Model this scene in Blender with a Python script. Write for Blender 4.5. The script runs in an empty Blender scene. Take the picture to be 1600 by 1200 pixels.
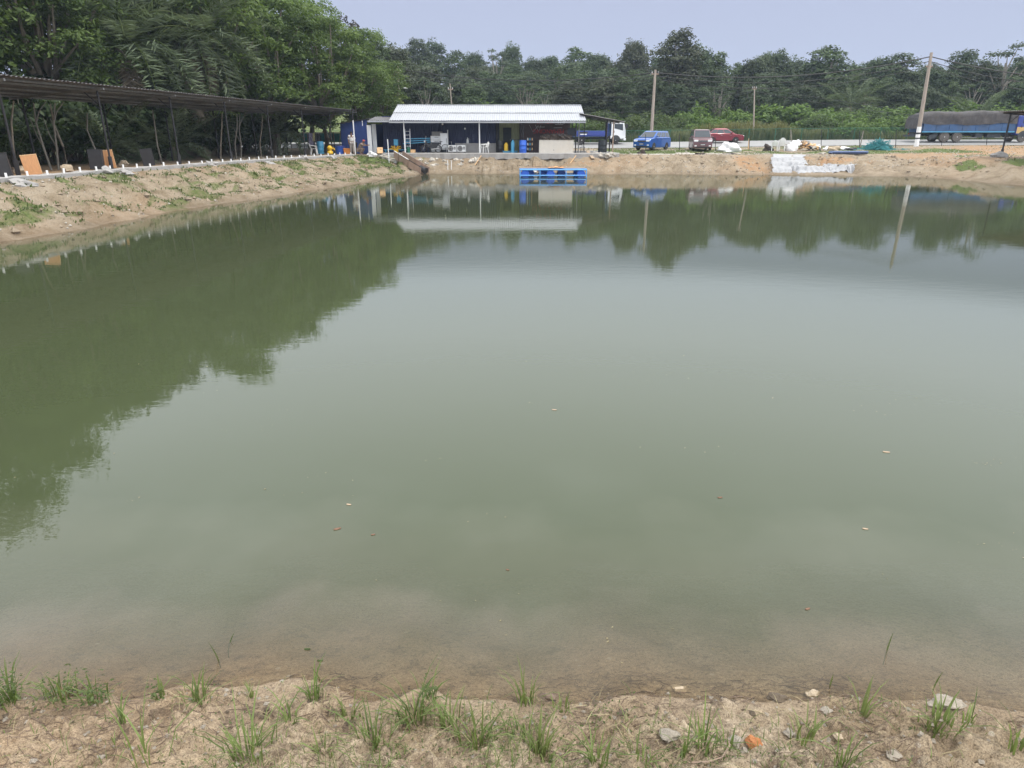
import bpy, bmesh, math, random
import numpy as np
from mathutils import Vector, Matrix

# ------------------------------------------------------------------ camera, sky, sun, exposure
S = bpy.context.scene
COL = S.collection
TH = math.radians(20.0); FPX = 1063.0; CAMH = 2.7
CT, ST = math.cos(TH), math.sin(TH)
cam = bpy.data.cameras.new('camera'); cam_o = bpy.data.objects.new('camera', cam); COL.objects.link(cam_o)
cam.sensor_width = 36; cam.lens = FPX / 1600 * 36; cam.clip_end = 3000; cam.clip_start = 0.05
cam_o.location = (0, 0, CAMH); cam_o.rotation_euler = (math.radians(70), 0, 0)
S.camera = cam_o

SUN_EL = math.radians(66); SUN_AZ = math.radians(130)      # azimuth from +Y towards +X: behind the camera, to the right
sdir = Vector((math.sin(SUN_AZ) * math.cos(SUN_EL), math.cos(SUN_AZ) * math.cos(SUN_EL), math.sin(SUN_EL)))
W = bpy.data.worlds.new('World'); S.world = W; W.use_nodes = True
nt = W.node_tree; N = nt.nodes; L = nt.links
bg = N['Background']; bg.inputs['Strength'].default_value = 0.10
sky = N.new('ShaderNodeTexSky'); sky.sky_type = 'NISHITA'; sky.sun_disc = False
sky.sun_elevation = SUN_EL; sky.sun_rotation = SUN_AZ; sky.dust_density = 3.0; sky.air_density = 1.0
tc = N.new('ShaderNodeTexCoord'); sep = N.new('ShaderNodeSeparateXYZ'); L.new(tc.outputs['Generated'], sep.inputs[0])
rampn = N.new('ShaderNodeValToRGB'); L.new(sep.outputs['Z'], rampn.inputs[0])
cr = rampn.color_ramp
# hazy veil: pale lavender low down, brighter thin cloud higher up (values are radiance / 32)
pts = [(0.0, (6.3, 6.6, 7.9)), (0.07, (5.4, 5.9, 7.8)), (0.165, (5.3, 5.75, 7.7)), (0.195, (15.0, 16.2, 19.0)), (0.27, (21.5, 22.6, 25.0)), (0.36, (26.0, 27.0, 29.0)), (0.52, (29.5, 30.5, 31.5)), (0.68, (18.5, 18.6, 18.2)), (1.0, (12.5, 12.6, 12.4))]
cr.elements[0].position = 0; cr.elements[0].color = tuple(c / 32 for c in pts[0][1]) + (1,)
cr.elements[1].position = 1; cr.elements[1].color = tuple(c / 32 for c in pts[-1][1]) + (1,)
for p, c in pts[1:-1]:
    e = cr.elements.new(p); e.color = tuple(k / 32 for k in c) + (1,)
def wmath(op, a, b=None):
    m = N.new('ShaderNodeMath'); m.operation = op
    for i, q in enumerate((a, b)):
        if q is None: continue
        if isinstance(q, (int, float)): m.inputs[i].default_value = q
        else: L.new(q, m.inputs[i])
    return m.outputs[0]
scl = N.new('ShaderNodeVectorMath'); scl.operation = 'SCALE'; scl.inputs['Scale'].default_value = 32; L.new(rampn.outputs[0], scl.inputs[0])
# thin cloud: direction projected on a cloud layer, so that it stretches towards the horizon
den = wmath('MAXIMUM', sep.outputs['Z'], 0.05)
cx = wmath('DIVIDE', sep.outputs['X'], den); cy = wmath('DIVIDE', sep.outputs['Y'], den)
cmb = N.new('ShaderNodeCombineXYZ'); L.new(cx, cmb.inputs[0]); L.new(cy, cmb.inputs[1])
nz = N.new('ShaderNodeTexNoise'); nz.inputs['Scale'].default_value = 1.5; nz.inputs['Detail'].default_value = 8; nz.inputs['Roughness'].default_value = 0.58
L.new(cmb.outputs[0], nz.inputs['Vector'])
mr = N.new('ShaderNodeMapRange'); mr.interpolation_type = 'SMOOTHSTEP'
mr.inputs['From Min'].default_value = 0.42; mr.inputs['From Max'].default_value = 0.72; mr.inputs['To Min'].default_value = 0.94; mr.inputs['To Max'].default_value = 1.9
L.new(nz.outputs['Fac'], mr.inputs['Value'])
zfade = N.new('ShaderNodeMapRange'); zfade.inputs['From Min'].default_value = 0.40; zfade.inputs['From Max'].default_value = 0.74
L.new(sep.outputs['Z'], zfade.inputs['Value'])
cmix = N.new('ShaderNodeMix'); cmix.data_type = 'FLOAT'; cmix.inputs['A'].default_value = 1.0
L.new(zfade.outputs[0], cmix.inputs['Factor']); L.new(mr.outputs[0], cmix.inputs['B'])
scl2 = N.new('ShaderNodeVectorMath'); scl2.operation = 'SCALE'; L.new(scl.outputs[0], scl2.inputs[0]); L.new(cmix.outputs['Result'], scl2.inputs['Scale'])
smix = N.new('ShaderNodeMix'); smix.data_type = 'RGBA'; smix.inputs['Factor'].default_value = 0.86
L.new(sky.outputs[0], smix.inputs['A']); L.new(scl2.outputs[0], smix.inputs['B'])
L.new(smix.outputs['Result'], bg.inputs['Color'])

sl = bpy.data.lights.new('sun', 'SUN'); sl.energy = 2.5; sl.angle = math.radians(3.0); sl.color = (1.0, 0.95, 0.87)
so = bpy.data.objects.new('sun', sl); COL.objects.link(so); so.location = (20, -30, 60)
so.rotation_euler = (-sdir).to_track_quat('-Z', 'Y').to_euler()
vs = S.view_settings; S.display_settings.display_device = 'sRGB'
vs.view_transform = 'Standard'; vs.look = 'None'; vs.exposure = 0.0; vs.gamma = 1.0; vs.use_curve_mapping = False
S.cycles.use_denoising = True
S.cycles.max_bounces = 6; S.cycles.diffuse_bounces = 3; S.cycles.glossy_bounces = 3; S.cycles.transparent_max_bounces = 12
S.cycles.sample_clamp_indirect = 4.0

# ------------------------------------------------------------------ helpers
R = math.radians
def ray(u, v):
    dx = (u - 800) / FPX; dy = (600 - v) / FPX
    return dx, CT + dy * ST, -ST + dy * CT
def at_z(u, v, z):                       # where a level z is met along a sight line of the survey photo
    a, b, c = ray(u, v); t = (z - CAMH) / c
    return Vector((a * t, b * t, z))
def at_y(u, v, y):
    a, b, c = ray(u, v); t = y / b
    return Vector((a * t, y, CAMH + c * t))

def tag(o, label=None, cat=None, group=None, kind=None):
    if label: o['label'] = label
    if cat: o['category'] = cat
    if group: o['group'] = group
    if kind: o['kind'] = kind
    return o
def thing(name, label, cat, loc=(0, 0, 0), rz=0.0, group=None):
    o = bpy.data.objects.new(name, None); COL.objects.link(o)
    o.empty_display_size = 0.2; o.location = loc; o.rotation_euler = (0, 0, rz)
    return tag(o, label, cat, group)
def kids(o):
    return list(o.children)
def copy_tree(o, parent=None):
    c = o.copy(); COL.objects.link(c)
    if parent is not None: c.parent = parent
    for ch in kids(o): copy_tree(ch, c)
    return c
def link(name, me, parent=None, loc=None, rot=None, scale=None):
    o = bpy.data.objects.new(name, me); COL.objects.link(o)
    if parent is not None: o.parent = parent
    if loc is not None: o.location = loc
    if rot is not None: o.rotation_euler = rot
    if scale is not None: o.scale = scale
    return o
def mesh_np(name, verts, faces, mats=(), tint=None, smooth=False, tintname='tint'):
    """verts (n,3), faces (m,k) with one k"""
    me = bpy.data.meshes.new(name)
    verts = np.asarray(verts, dtype=np.float32); faces = np.asarray(faces, dtype=np.int32)
    n, (m, k) = len(verts), faces.shape
    me.vertices.add(n); me.vertices.foreach_set('co', verts.ravel())
    me.loops.add(m * k); me.loops.foreach_set('vertex_index', faces.ravel())
    me.polygons.add(m); me.polygons.foreach_set('loop_start', np.arange(0, m * k, k, dtype=np.int32))
    me.polygons.foreach_set('loop_total', np.full(m, k, dtype=np.int32))
    me.polygons.foreach_set('use_smooth', np.full(m, smooth, dtype=bool))
    if tint is not None:
        a = me.attributes.new(tintname, 'FLOAT', 'POINT'); a.data.foreach_set('value', np.asarray(tint, dtype=np.float32))
    for q in mats: me.materials.append(q)
    me.update(calc_edges=True); me.validate()
    return me

class MB:
    def __init__(s): s.v = []; s.f = []
    def add(s, vs, fs):
        b = len(s.v); s.v += [tuple(p) for p in vs]; s.f += [tuple(i + b for i in f) for f in fs]; return s
    def box(s, x0, x1, y0, y1, z0, z1, rot=None, piv=None):
        vs = [Vector(p) for p in ((x0,y0,z0),(x1,y0,z0),(x1,y1,z0),(x0,y1,z0),(x0,y0,z1),(x1,y0,z1),(x1,y1,z1),(x0,y1,z1))]
        if rot is not None:
            pv = Vector(piv) if piv is not None else Vector(((x0+x1)/2,(y0+y1)/2,(z0+z1)/2))
            vs = [rot @ (p - pv) + pv for p in vs]
        return s.add(vs, [(3,2,1,0),(4,5,6,7),(0,1,5,4),(1,2,6,5),(2,3,7,6),(3,0,4,7)])
    def frustum(s, x0, x1, y0, y1, z0, X0, X1, Y0, Y1, z1):
        vs = [(x0,y0,z0),(x1,y0,z0),(x1,y1,z0),(x0,y1,z0),(X0,Y0,z1),(X1,Y0,z1),(X1,Y1,z1),(X0,Y1,z1)]
        return s.add(vs, [(3,2,1,0),(4,5,6,7),(0,1,5,4),(1,2,6,5),(2,3,7,6),(3,0,4,7)])
    def quad(s, a, b, c, d): return s.add([a, b, c, d], [(0,1,2,3)])
    def tube(s, pts, r, n=6, r1=None, caps=True):
        pts = [Vector(p) for p in pts]; m = len(pts); b = len(s.v)
        for i, p in enumerate(pts):
            t = (pts[min(i+1, m-1)] - pts[max(i-1, 0)]).normalized()
            a = t.cross(Vector((0,0,1)))
            if a.length < 1e-3: a = t.cross(Vector((0,1,0)))
            a.normalize(); c = t.cross(a).normalized()
            if isinstance(r, (list, tuple)): rr = r[i]
            else: rr = r if r1 is None else r + (r1 - r) * i / (m - 1)
            for k in range(n):
                w = 2 * math.pi * k / n
                s.v.append(tuple(p + a * math.cos(w) * rr + c * math.sin(w) * rr))
        for i in range(m - 1):
            for k in range(n):
                k2 = (k + 1) % n
                s.f.append((b+i*n+k, b+(i+1)*n+k, b+(i+1)*n+k2, b+i*n+k2))
        if caps:
            s.f.append(tuple(b + k for k in range(n))); s.f.append(tuple(b + (m-1)*n + k for k in reversed(range(n))))
        return s
    def lathe(s, prof, n=16, c=(0,0,0), axis='z', sq=1.0):
        b = len(s.v); m = len(prof); c = Vector(c)
        for r, h in prof:
            for k in range(n):
                w = 2 * math.pi * k / n; x, y = r * math.cos(w), r * math.sin(w) * sq
                p = (x, y, h) if axis == 'z' else ((x, h, y) if axis == 'y' else (h, x, y))
                s.v.append(tuple(c + Vector(p)))
        for i in range(m - 1):
            for k in range(n):
                k2 = (k + 1) % n; s.f.append((b+i*n+k, b+i*n+k2, b+(i+1)*n+k2, b+(i+1)*n+k))
        s.f.append(tuple(b + k for k in reversed(range(n)))); s.f.append(tuple(b + (m-1)*n + k for k in range(n)))
        return s
    def prism(s, poly, y0, y1):          # polygon in xz, extruded along y
        n = len(poly)
        vs = [(x, y0, z) for x, z in poly] + [(x, y1, z) for x, z in poly]
        fs = [tuple(range(n)), tuple(reversed(range(n, 2*n)))] + [(i, n+i, n+(i+1) % n, (i+1) % n) for i in range(n)]
        return s.add(vs, fs)
    def rock(s, c, rx, ry, rz, rng, n=8, m=5, rough=0.25):
        b = len(s.v); ph = rng.random(4) * 6.28
        for i in range(m + 1):
            a = math.pi * i / m
            for k in range(n):
                w = 2 * math.pi * k / n
                d = Vector((math.sin(a)*math.cos(w), math.sin(a)*math.sin(w), math.cos(a)))
                q = 1 + rough * (math.sin(d.x*3.1+ph[0]) * math.cos(d.y*3.7+ph[1]) + 0.6*math.sin(d.z*5+d.x*4+ph[2])) + rough*0.35*(rng.random()-.5)
                s.v.append((c[0]+d.x*rx*q, c[1]+d.y*ry*q, c[2]+d.z*rz*q))
        for i in range(m):
            for k in range(n):
                k2 = (k+1) % n; s.f.append((b+i*n+k, b+(i+1)*n+k, b+(i+1)*n+k2, b+i*n+k2))
        return s
    def mesh(s, name, mat=None, smooth=False):
        me = bpy.data.meshes.new(name); me.from_pydata(s.v, [], s.f)
        if mat:
            for q in (mat if isinstance(mat, (list, tuple)) else [mat]): me.materials.append(q)
        bm = bmesh.new(); bm.from_mesh(me); bmesh.ops.remove_doubles(bm, verts=bm.verts, dist=1e-5)
        bmesh.ops.recalc_face_normals(bm, faces=bm.faces); bm.to_mesh(me); bm.free()
        if smooth:
            me.polygons.foreach_set('use_smooth', [True] * len(me.polygons))
            me.set_sharp_from_angle(angle=R(40))
        me.update(); return me
    def build(s, name, mat, parent=None, smooth=False, bevel=0, loc=None, rot=None):
        o = link(name, s.mesh(name, mat, smooth), parent, loc, rot)
        if bevel:
            b = o.modifiers.new('bevel', 'BEVEL'); b.width = bevel; b.segments = 2; b.limit_method = 'ANGLE'; b.angle_limit = R(35)
        return o

# value noise
def _hash(ix, iy, seed):
    h = (ix.astype(np.int64) * 374761393 + iy.astype(np.int64) * 668265263 + seed * 1442695041) & 0xffffffff
    h = ((h ^ (h >> 13)) * 1274126177) & 0xffffffff
    return ((h ^ (h >> 16)) & 0xffff) / 65535.0
def vnoise(x, y, seed=0):
    x = np.asarray(x, float); y = np.asarray(y, float)
    ix, iy = np.floor(x), np.floor(y); fx, fy = x - ix, y - iy
    fx = fx*fx*(3-2*fx); fy = fy*fy*(3-2*fy)
    a = _hash(ix, iy, seed); b = _hash(ix+1, iy, seed); c = _hash(ix, iy+1, seed); d = _hash(ix+1, iy+1, seed)
    return (a*(1-fx)+b*fx)*(1-fy) + (c*(1-fx)+d*fx)*fy
def fbm(x, y, oct=4, seed=0, gain=0.5):
    s = 0; a = 1; t = 0
    for i in range(oct):
        s = s + a * vnoise(np.asarray(x)*2**i + 17.3*i, np.asarray(y)*2**i - 9.1*i, seed+i); t += a; a *= gain
    return s / t
def sstep(a, b, x):
    t = np.clip((np.asarray(x, float) - a) / (b - a), 0, 1); return t*t*(3-2*t)

# ------------------------------------------------------------------ materials
MATS = {}
def mat(name, col, rough=0.6, metal=0.0, var=0.12, scale=6.0, bump=0.0, bscale=40.0, col2=None, spec=0.5, coat=0.0, stretch=None, dirt=0.0, dirtcol=(0.12,0.09,0.06)):
    m = bpy.data.materials.new(name); m.use_nodes = True; n = m.node_tree.nodes; l = m.node_tree.links
    p = n['Principled BSDF']; p.inputs['Roughness'].default_value = rough; p.inputs['Metallic'].default_value = metal
    p.inputs['Specular IOR Level'].default_value = spec; p.inputs['Coat Weight'].default_value = coat
    t = n.new('ShaderNodeTexCoord'); vec = t.outputs['Object']
    if stretch:
        mp = n.new('ShaderNodeMapping'); mp.inputs['Scale'].default_value = stretch; l.new(vec, mp.inputs['Vector']); vec = mp.outputs[0]
    z = n.new('ShaderNodeTexNoise'); z.inputs['Scale'].default_value = scale; z.inputs['Detail'].default_value = 5; z.inputs['Roughness'].default_value = 0.65
    l.new(vec, z.inputs['Vector'])
    r = n.new('ShaderNodeValToRGB'); l.new(z.outputs['Fac'], r.inputs[0])
    c2 = col2 or tuple(min(1, c * (1 + var)) for c in col); c1 = tuple(c * (1 - var) for c in col) if not col2 else col
    r.color_ramp.elements[0].position = 0.3; r.color_ramp.elements[0].color = (*c1, 1)
    r.color_ramp.elements[1].position = 0.7; r.color_ramp.elements[1].color = (*c2, 1)
    out = r.outputs[0]
    if dirt:
        z2 = n.new('ShaderNodeTexNoise'); z2.inputs['Scale'].default_value = scale * 0.45; z2.inputs['Detail'].default_value = 8; z2.inputs['Roughness'].default_value = 0.75
        l.new(vec, z2.inputs['Vector'])
        mr = n.new('ShaderNodeMapRange'); mr.inputs['From Min'].default_value = 0.48; mr.inputs['From Max'].default_value = 0.72; mr.inputs['To Max'].default_value = dirt
        l.new(z2.outputs['Fac'], mr.inputs['Value'])
        mx = n.new('ShaderNodeMix'); mx.data_type = 'RGBA'; l.new(mr.outputs[0], mx.inputs['Factor']); l.new(out, mx.inputs['A']); mx.inputs['B'].default_value = (*dirtcol, 1)
        out = mx.outputs['Result']
    l.new(out, p.inputs['Base Color'])
    if bump:
        z3 = n.new('ShaderNodeTexNoise'); z3.inputs['Scale'].default_value = bscale; z3.inputs['Detail'].default_value = 4
        l.new(vec, z3.inputs['Vector'])
        b = n.new('ShaderNodeBump'); b.inputs['Strength'].default_value = bump; b.inputs['Distance'].default_value = 0.02
        l.new(z3.outputs['Fac'], b.inputs['Height']); l.new(b.outputs[0], p.inputs['Normal'])
    MATS[name] = m; return m
def leafmat(name, ca, cb, cc, trans=0.35, rough=0.55, objvar=0.35):
    """ca..cb by leaf, shifted towards cc by plant"""
    m = bpy.data.materials.new(name); m.use_nodes = True; n = m.node_tree.nodes; l = m.node_tree.links
    p = n['Principled BSDF']; p.inputs['Roughness'].default_value = rough; p.inputs['Specular IOR Level'].default_value = 0.25
    a = n.new('ShaderNodeAttribute'); a.attribute_name = 'tint'
    r = n.new('ShaderNodeValToRGB'); l.new(a.outputs['Fac'], r.inputs[0])
    r.color_ramp.elements[0].color = (*ca, 1); r.color_ramp.elements[1].color = (*cb, 1)
    oi = n.new('ShaderNodeObjectInfo')
    mm = n.new('ShaderNodeMath'); mm.operation = 'MULTIPLY'; mm.inputs[1].default_value = objvar; l.new(oi.outputs['Random'], mm.inputs[0])
    mx = n.new('ShaderNodeMix'); mx.data_type = 'RGBA'; l.new(mm.outputs[0], mx.inputs['Factor']); l.new(r.outputs[0], mx.inputs['A']); mx.inputs['B'].default_value = (*cc, 1)
    l.new(mx.outputs['Result'], p.inputs['Base Color'])
    tr = n.new('ShaderNodeBsdfTranslucent')
    g = n.new('ShaderNodeMix'); g.data_type = 'RGBA'; g.blend_type = 'MULTIPLY'; g.inputs['Factor'].default_value = 1; l.new(mx.outputs['Result'], g.inputs['A']); g.inputs['B'].default_value = (1.25, 1.35, 0.7, 1)
    l.new(g.outputs['Result'], tr.inputs['Color'])
    sh = n.new('ShaderNodeMixShader'); sh.inputs[0].default_value = trans
    l.new(p.outputs[0], sh.inputs[1]); l.new(tr.outputs[0], sh.inputs[2]); l.new(sh.outputs[0], n['Material Output'].inputs['Surface'])
    MATS[name] = m; return m
M = MATS
mat('roof_metal', (0.37, 0.385, 0.42), 0.5, 0.1, var=0.10, scale=1.2, dirt=0.45, dirtcol=(0.27, 0.25, 0.24))
mat('shelter_metal', (0.165, 0.16, 0.165), 0.6, 0.3, var=0.2, scale=2.5, dirt=0.5, dirtcol=(0.12, 0.095, 0.085))
mat('black_steel', (0.022, 0.022, 0.026), 0.5, 0.2, var=0.3, scale=8, dirt=0.3)
mat('grey_steel', (0.22, 0.215, 0.21), 0.55, 0.4, var=0.2, scale=8)
mat('white_paint', (0.78, 0.79, 0.80), 0.45, var=0.04, scale=4, dirt=0.15, dirtcol=(0.45, 0.42, 0.38))
mat('white_plastic', (0.80, 0.80, 0.79), 0.4, var=0.03, scale=4, dirt=0.1, dirtcol=(0.5, 0.47, 0.42))
mat('navy_wall', (0.018, 0.028, 0.085), 0.5, 0.1, var=0.12, scale=1.5, dirt=0.25, dirtcol=(0.03, 0.035, 0.06))
mat('blue_wall', (0.06, 0.115, 0.36), 0.5, 0.1, var=0.12, scale=1.5, dirt=0.25, dirtcol=(0.05, 0.07, 0.16))
mat('concrete', (0.33, 0.32, 0.31), 0.9, var=0.12, scale=3, bump=0.5, dirt=0.45, dirtcol=(0.27, 0.24, 0.21))
mat('pale_concrete', (0.55, 0.52, 0.47), 0.9, var=0.08, scale=2, bump=0.3, dirt=0.4, dirtcol=(0.42, 0.33, 0.23))
mat('cement_lining', (0.36, 0.365, 0.38), 0.9, var=0.14, scale=3, bump=0.7, bscale=15, dirt=0.4, dirtcol=(0.33, 0.32, 0.32))
mat('asphalt', (0.27, 0.27, 0.27), 0.9, var=0.12, scale=2, bump=0.2, dirt=0.3, dirtcol=(0.33, 0.30, 0.26))
mat('rubble_stone', (0.40, 0.37, 0.325), 0.95, var=0.25, scale=9, bump=0.6)
mat('tan_stone', (0.42, 0.34, 0.245), 0.95, var=0.25, scale=20, bump=0.6, bscale=90)
mat('orange_stone', (0.40, 0.165, 0.065), 0.95, var=0.3, scale=22, bump=0.7, bscale=90)
mat('chipboard', (0.58, 0.30, 0.14), 0.7, var=0.12, scale=25, stretch=(1, 1, .3))
mat('cut_board', (0.66, 0.42, 0.22), 0.7, var=0.12, scale=25)
mat('black_plastic', (0.025, 0.025, 0.028), 0.55, var=0.2, scale=5)
mat('raft_blue', (0.10, 0.33, 0.70), 0.45, var=0.1, scale=5)
mat('drum_blue', (0.03, 0.12, 0.55), 0.38, var=0.1, scale=5)
mat('cyan_paint', (0.08, 0.34, 0.55), 0.45, var=0.1, scale=5)
mat('yellow_paint', (0.72, 0.45, 0.03), 0.45, var=0.1, scale=5)
mat('orange_plastic', (0.65, 0.25, 0.06), 0.5, var=0.1, scale=5)
mat('wood', (0.40, 0.30, 0.21), 0.8, var=0.2, scale=6, stretch=(1, 8, 8), dirt=0.3)
mat('weathered_wood', (0.30, 0.22, 0.17), 0.85, var=0.25, scale=6, dirt=0.4)
mat('brown_chute', (0.40, 0.29, 0.23), 0.8, var=0.15, scale=4, dirt=0.4, dirtcol=(0.20, 0.14, 0.1))
mat('pole_wood', (0.34, 0.29, 0.25), 0.85, var=0.2, scale=5, stretch=(3, 3, .4), dirt=0.3)
mat('wire_black', (0.02, 0.02, 0.022), 0.6)
mat('glass_dark', (0.045, 0.055, 0.065), 0.06, var=0.05, spec=0.8)
mat('tyre', (0.022, 0.021, 0.020), 0.85, var=0.25, scale=10, dirt=0.5, dirtcol=(0.13, 0.11, 0.09))
mat('dusty_tyre', (0.10, 0.09, 0.08), 0.9, var=0.25, scale=6)
mat('rim', (0.48, 0.48, 0.49), 0.35, 0.8, var=0.05)
mat('car_blue', (0.02, 0.11, 0.42), 0.28, 0.3, var=0.04, coat=0.5)
mat('car_maroon', (0.16, 0.085, 0.095), 0.3, 0.3, var=0.04, coat=0.5)
mat('car_red', (0.20, 0.028, 0.04), 0.3, 0.3, var=0.04, coat=0.5)
mat('chrome', (0.62, 0.63, 0.65), 0.2, 0.9, var=0.03)
mat('lamp_glass', (0.75, 0.77, 0.80), 0.12, 0.0, var=0.02, spec=0.8)
mat('lamp_red', (0.35, 0.02, 0.02), 0.2, var=0.02)
mat('truck_white', (0.76, 0.78, 0.80), 0.35, var=0.03, dirt=0.1, dirtcol=(.5, .47, .42))
mat('truck_navy', (0.03, 0.055, 0.26), 0.45, var=0.1, dirt=0.25, dirtcol=(.08, .08, .12))
mat('truck_blue', (0.030, 0.080, 0.185), 0.6, var=0.2, scale=2, dirt=0.6, dirtcol=(.07, .085, .11))
mat('truck_cream', (0.52, 0.36, 0.14), 0.5, var=0.1, scale=3, dirt=0.4)
mat('chassis', (0.03, 0.036, 0.042), 0.8, var=0.3, scale=4, dirt=0.5, dirtcol=(.09, .08, .07))
mat('tarp', (0.060, 0.056, 0.058), 0.85, var=0.35, scale=3, bump=0.6, bscale=9, dirt=0.5, dirtcol=(.13, .115, .10))
mat('white_sheet', (0.76, 0.76, 0.77), 0.6, var=0.06, scale=3, dirt=0.2, dirtcol=(.5, .47, .42))
mat('teal_net', (0.04, 0.23, 0.25), 0.8, var=0.3, scale=5)
mat('fence_green', (0.015, 0.12, 0.075), 0.6, var=0.2, scale=2)
mat('sheet_blue', (0.16, 0.21, 0.36), 0.45, 0.3, var=0.1)
mat('skin', (0.22, 0.125, 0.08), 0.6, var=0.05)
mat('shirt_white', (0.66, 0.65, 0.63), 0.85, var=0.06)
mat('shirt_grey', (0.20, 0.155, 0.13), 0.9, var=0.1)
mat('trousers_grey', (0.36, 0.33, 0.31), 0.9, var=0.1)
mat('cloth_dark', (0.03, 0.03, 0.035), 0.9)
mat('cloth_red', (0.36, 0.075, 0.06), 0.9)
mat('cloth_violet', (0.22, 0.20, 0.28), 0.9)
mat('cloth_olive', (0.36, 0.33, 0.16), 0.9)
mat('cloth_orange', (0.72, 0.33, 0.15), 0.9, var=0.2)
mat('mural', (0.105, 0.07, 0.068), 0.8, var=0.25, scale=2.0, dirt=0.5, dirtcol=(.18, .15, .15))
mat('sign_red', (0.62, 0.06, 0.06), 0.7, var=0.2, scale=6)
mat('sign_white', (0.55, 0.53, 0.52), 0.7, var=0.2, scale=6)
mat('curtain', (0.34, 0.36, 0.20), 0.9, var=0.35, scale=7, stretch=(4, 1, .4))
mat('screen_black', (0.012, 0.018, 0.028), 0.35)
mat('ash', (0.045, 0.034, 0.028), 0.95, var=0.4, scale=8, bump=0.6)
mat('bark', (0.20, 0.17, 0.13), 0.9, var=0.3, scale=5, stretch=(3, 3, .6), bump=0.5, bscale=20)
mat('pale_bark', (0.25, 0.225, 0.19), 0.9, var=0.25, scale=5, stretch=(3, 3, .6), bump=0.4, bscale=20)
mat('near_stone', (0.30, 0.265, 0.22), 0.95, var=0.3, scale=25, bump=0.7, bscale=90)
mat('mud', (0.105, 0.08, 0.055), 0.8, var=0.3, scale=25, bump=0.7, bscale=60)
mat('clod', (0.25, 0.20, 0.145), 0.95, var=0.3, scale=3, bump=0.6)
mat('sapling_bark', (0.17, 0.155, 0.13), 0.9, var=0.25, scale=5, stretch=(3, 3, .6))
mat('root', (0.16, 0.115, 0.085), 0.9, var=0.3, scale=30)
mat('dead_leaf', (0.17, 0.09, 0.055), 0.8, var=0.3, scale=20)
leafmat('leaf_acacia', (0.036, 0.064, 0.022), (0.205, 0.28, 0.085), (0.075, 0.12, 0.045))
leafmat('leaf_hill', (0.016, 0.031, 0.020), (0.105, 0.155, 0.078), (0.085, 0.082, 0.058), trans=.2, objvar=.6)
leafmat('leaf_hill_light', (0.026, 0.046, 0.028), (0.145, 0.205, 0.090), (0.06, 0.075, 0.05), trans=.2, objvar=.6)
leafmat('leaf_bush', (0.060, 0.105, 0.030), (0.185, 0.275, 0.075), (0.105, 0.15, 0.06))
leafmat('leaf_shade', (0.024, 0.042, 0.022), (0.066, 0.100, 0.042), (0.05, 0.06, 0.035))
leafmat('leaf_palm', (0.060, 0.088, 0.050), (0.21, 0.26, 0.16), (0.15, 0.17, 0.12), trans=0.2)
leafmat('leaf_bush_dark', (0.030, 0.055, 0.022), (0.115, 0.165, 0.060), (0.10, 0.11, 0.055))
leafmat('dry_blade', (0.22, 0.18, 0.10), (0.42, 0.36, 0.22), (0.3, 0.25, 0.15), trans=.2)
leafmat('leaf_yellow', (0.10, 0.13, 0.02), (0.30, 0.28, 0.05), (0.12, 0.17, 0.04))
leafmat('leaf_purple', (0.025, 0.022, 0.022), (0.060, 0.045, 0.045), (0.03, 0.03, 0.03))
leafmat('dry_frond', (0.15, 0.12, 0.085), (0.28, 0.24, 0.18), (0.18, 0.15, 0.1), trans=0.2)
leafmat('grass_blade', (0.065, 0.100, 0.030), (0.185, 0.245, 0.085), (0.20, 0.21, 0.09), objvar=0.45)
leafmat('weed_leaf', (0.055, 0.085, 0.025), (0.115, 0.15, 0.06), (0.1, 0.13, 0.05), objvar=0.3)
leafmat('tall_grass', (0.085, 0.095, 0.038), (0.26, 0.235, 0.125), (0.16, 0.16, 0.07), trans=0.3)

# ------------------------------------------------------------------ terrain
POND = np.array([(-15.8,2.68),(-14.9,12),(-14.0,18.85),(-11.9,32.6),(-9.4,44),(-6.9,55.0),(0,54.5),(10,54.2),(20.6,53.2),(28.6,50.4),(29.6,47.0),(30.0,41),(30.6,20),(30.8,2.69)])
BANK = np.array([(-17.6,-0.6),(-17.2,15),(-16.75,23),(-16.4,30),(-14.9,42),(-11.8,56.9),(-10.6,58.0),(0,58.3),(8.6,58.3),(9.6,57.6),(20,58.0),(30,60.5),(36.5,61.5),(36.2,56),(33.2,50.5),(33.6,41),(34.4,20),(34.6,-0.6)])
def poly_sd(P, x, y):
    x = np.asarray(x, float); y = np.asarray(y, float)
    best = np.full(x.shape, 1e18); ins = np.zeros(x.shape, bool)
    for i in range(len(P)):
        ax, ay = P[i]; bx, by = P[(i+1) % len(P)]
        ex, ey = bx-ax, by-ay
        t = np.clip(((x-ax)*ex+(y-ay)*ey)/(ex*ex+ey*ey), 0, 1)
        best = np.minimum(best, (x-ax-t*ex)**2+(y-ay-t*ey)**2)
        c = (ay > y) != (by > y)
        with np.errstate(divide='ignore', invalid='ignore'):
            xi = ax + (y-ay)/(by-ay+1e-30)*ex
        ins ^= c & (x < xi)
    d = np.sqrt(best)
    return np.where(ins, -d, d)
def road_rise(x): return 0.30 * sstep(8, 42, x)
def road_z(x, y): return 1.60 + 0.45 * (np.asarray(y, float) - 74) / 7 + road_rise(x)
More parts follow.
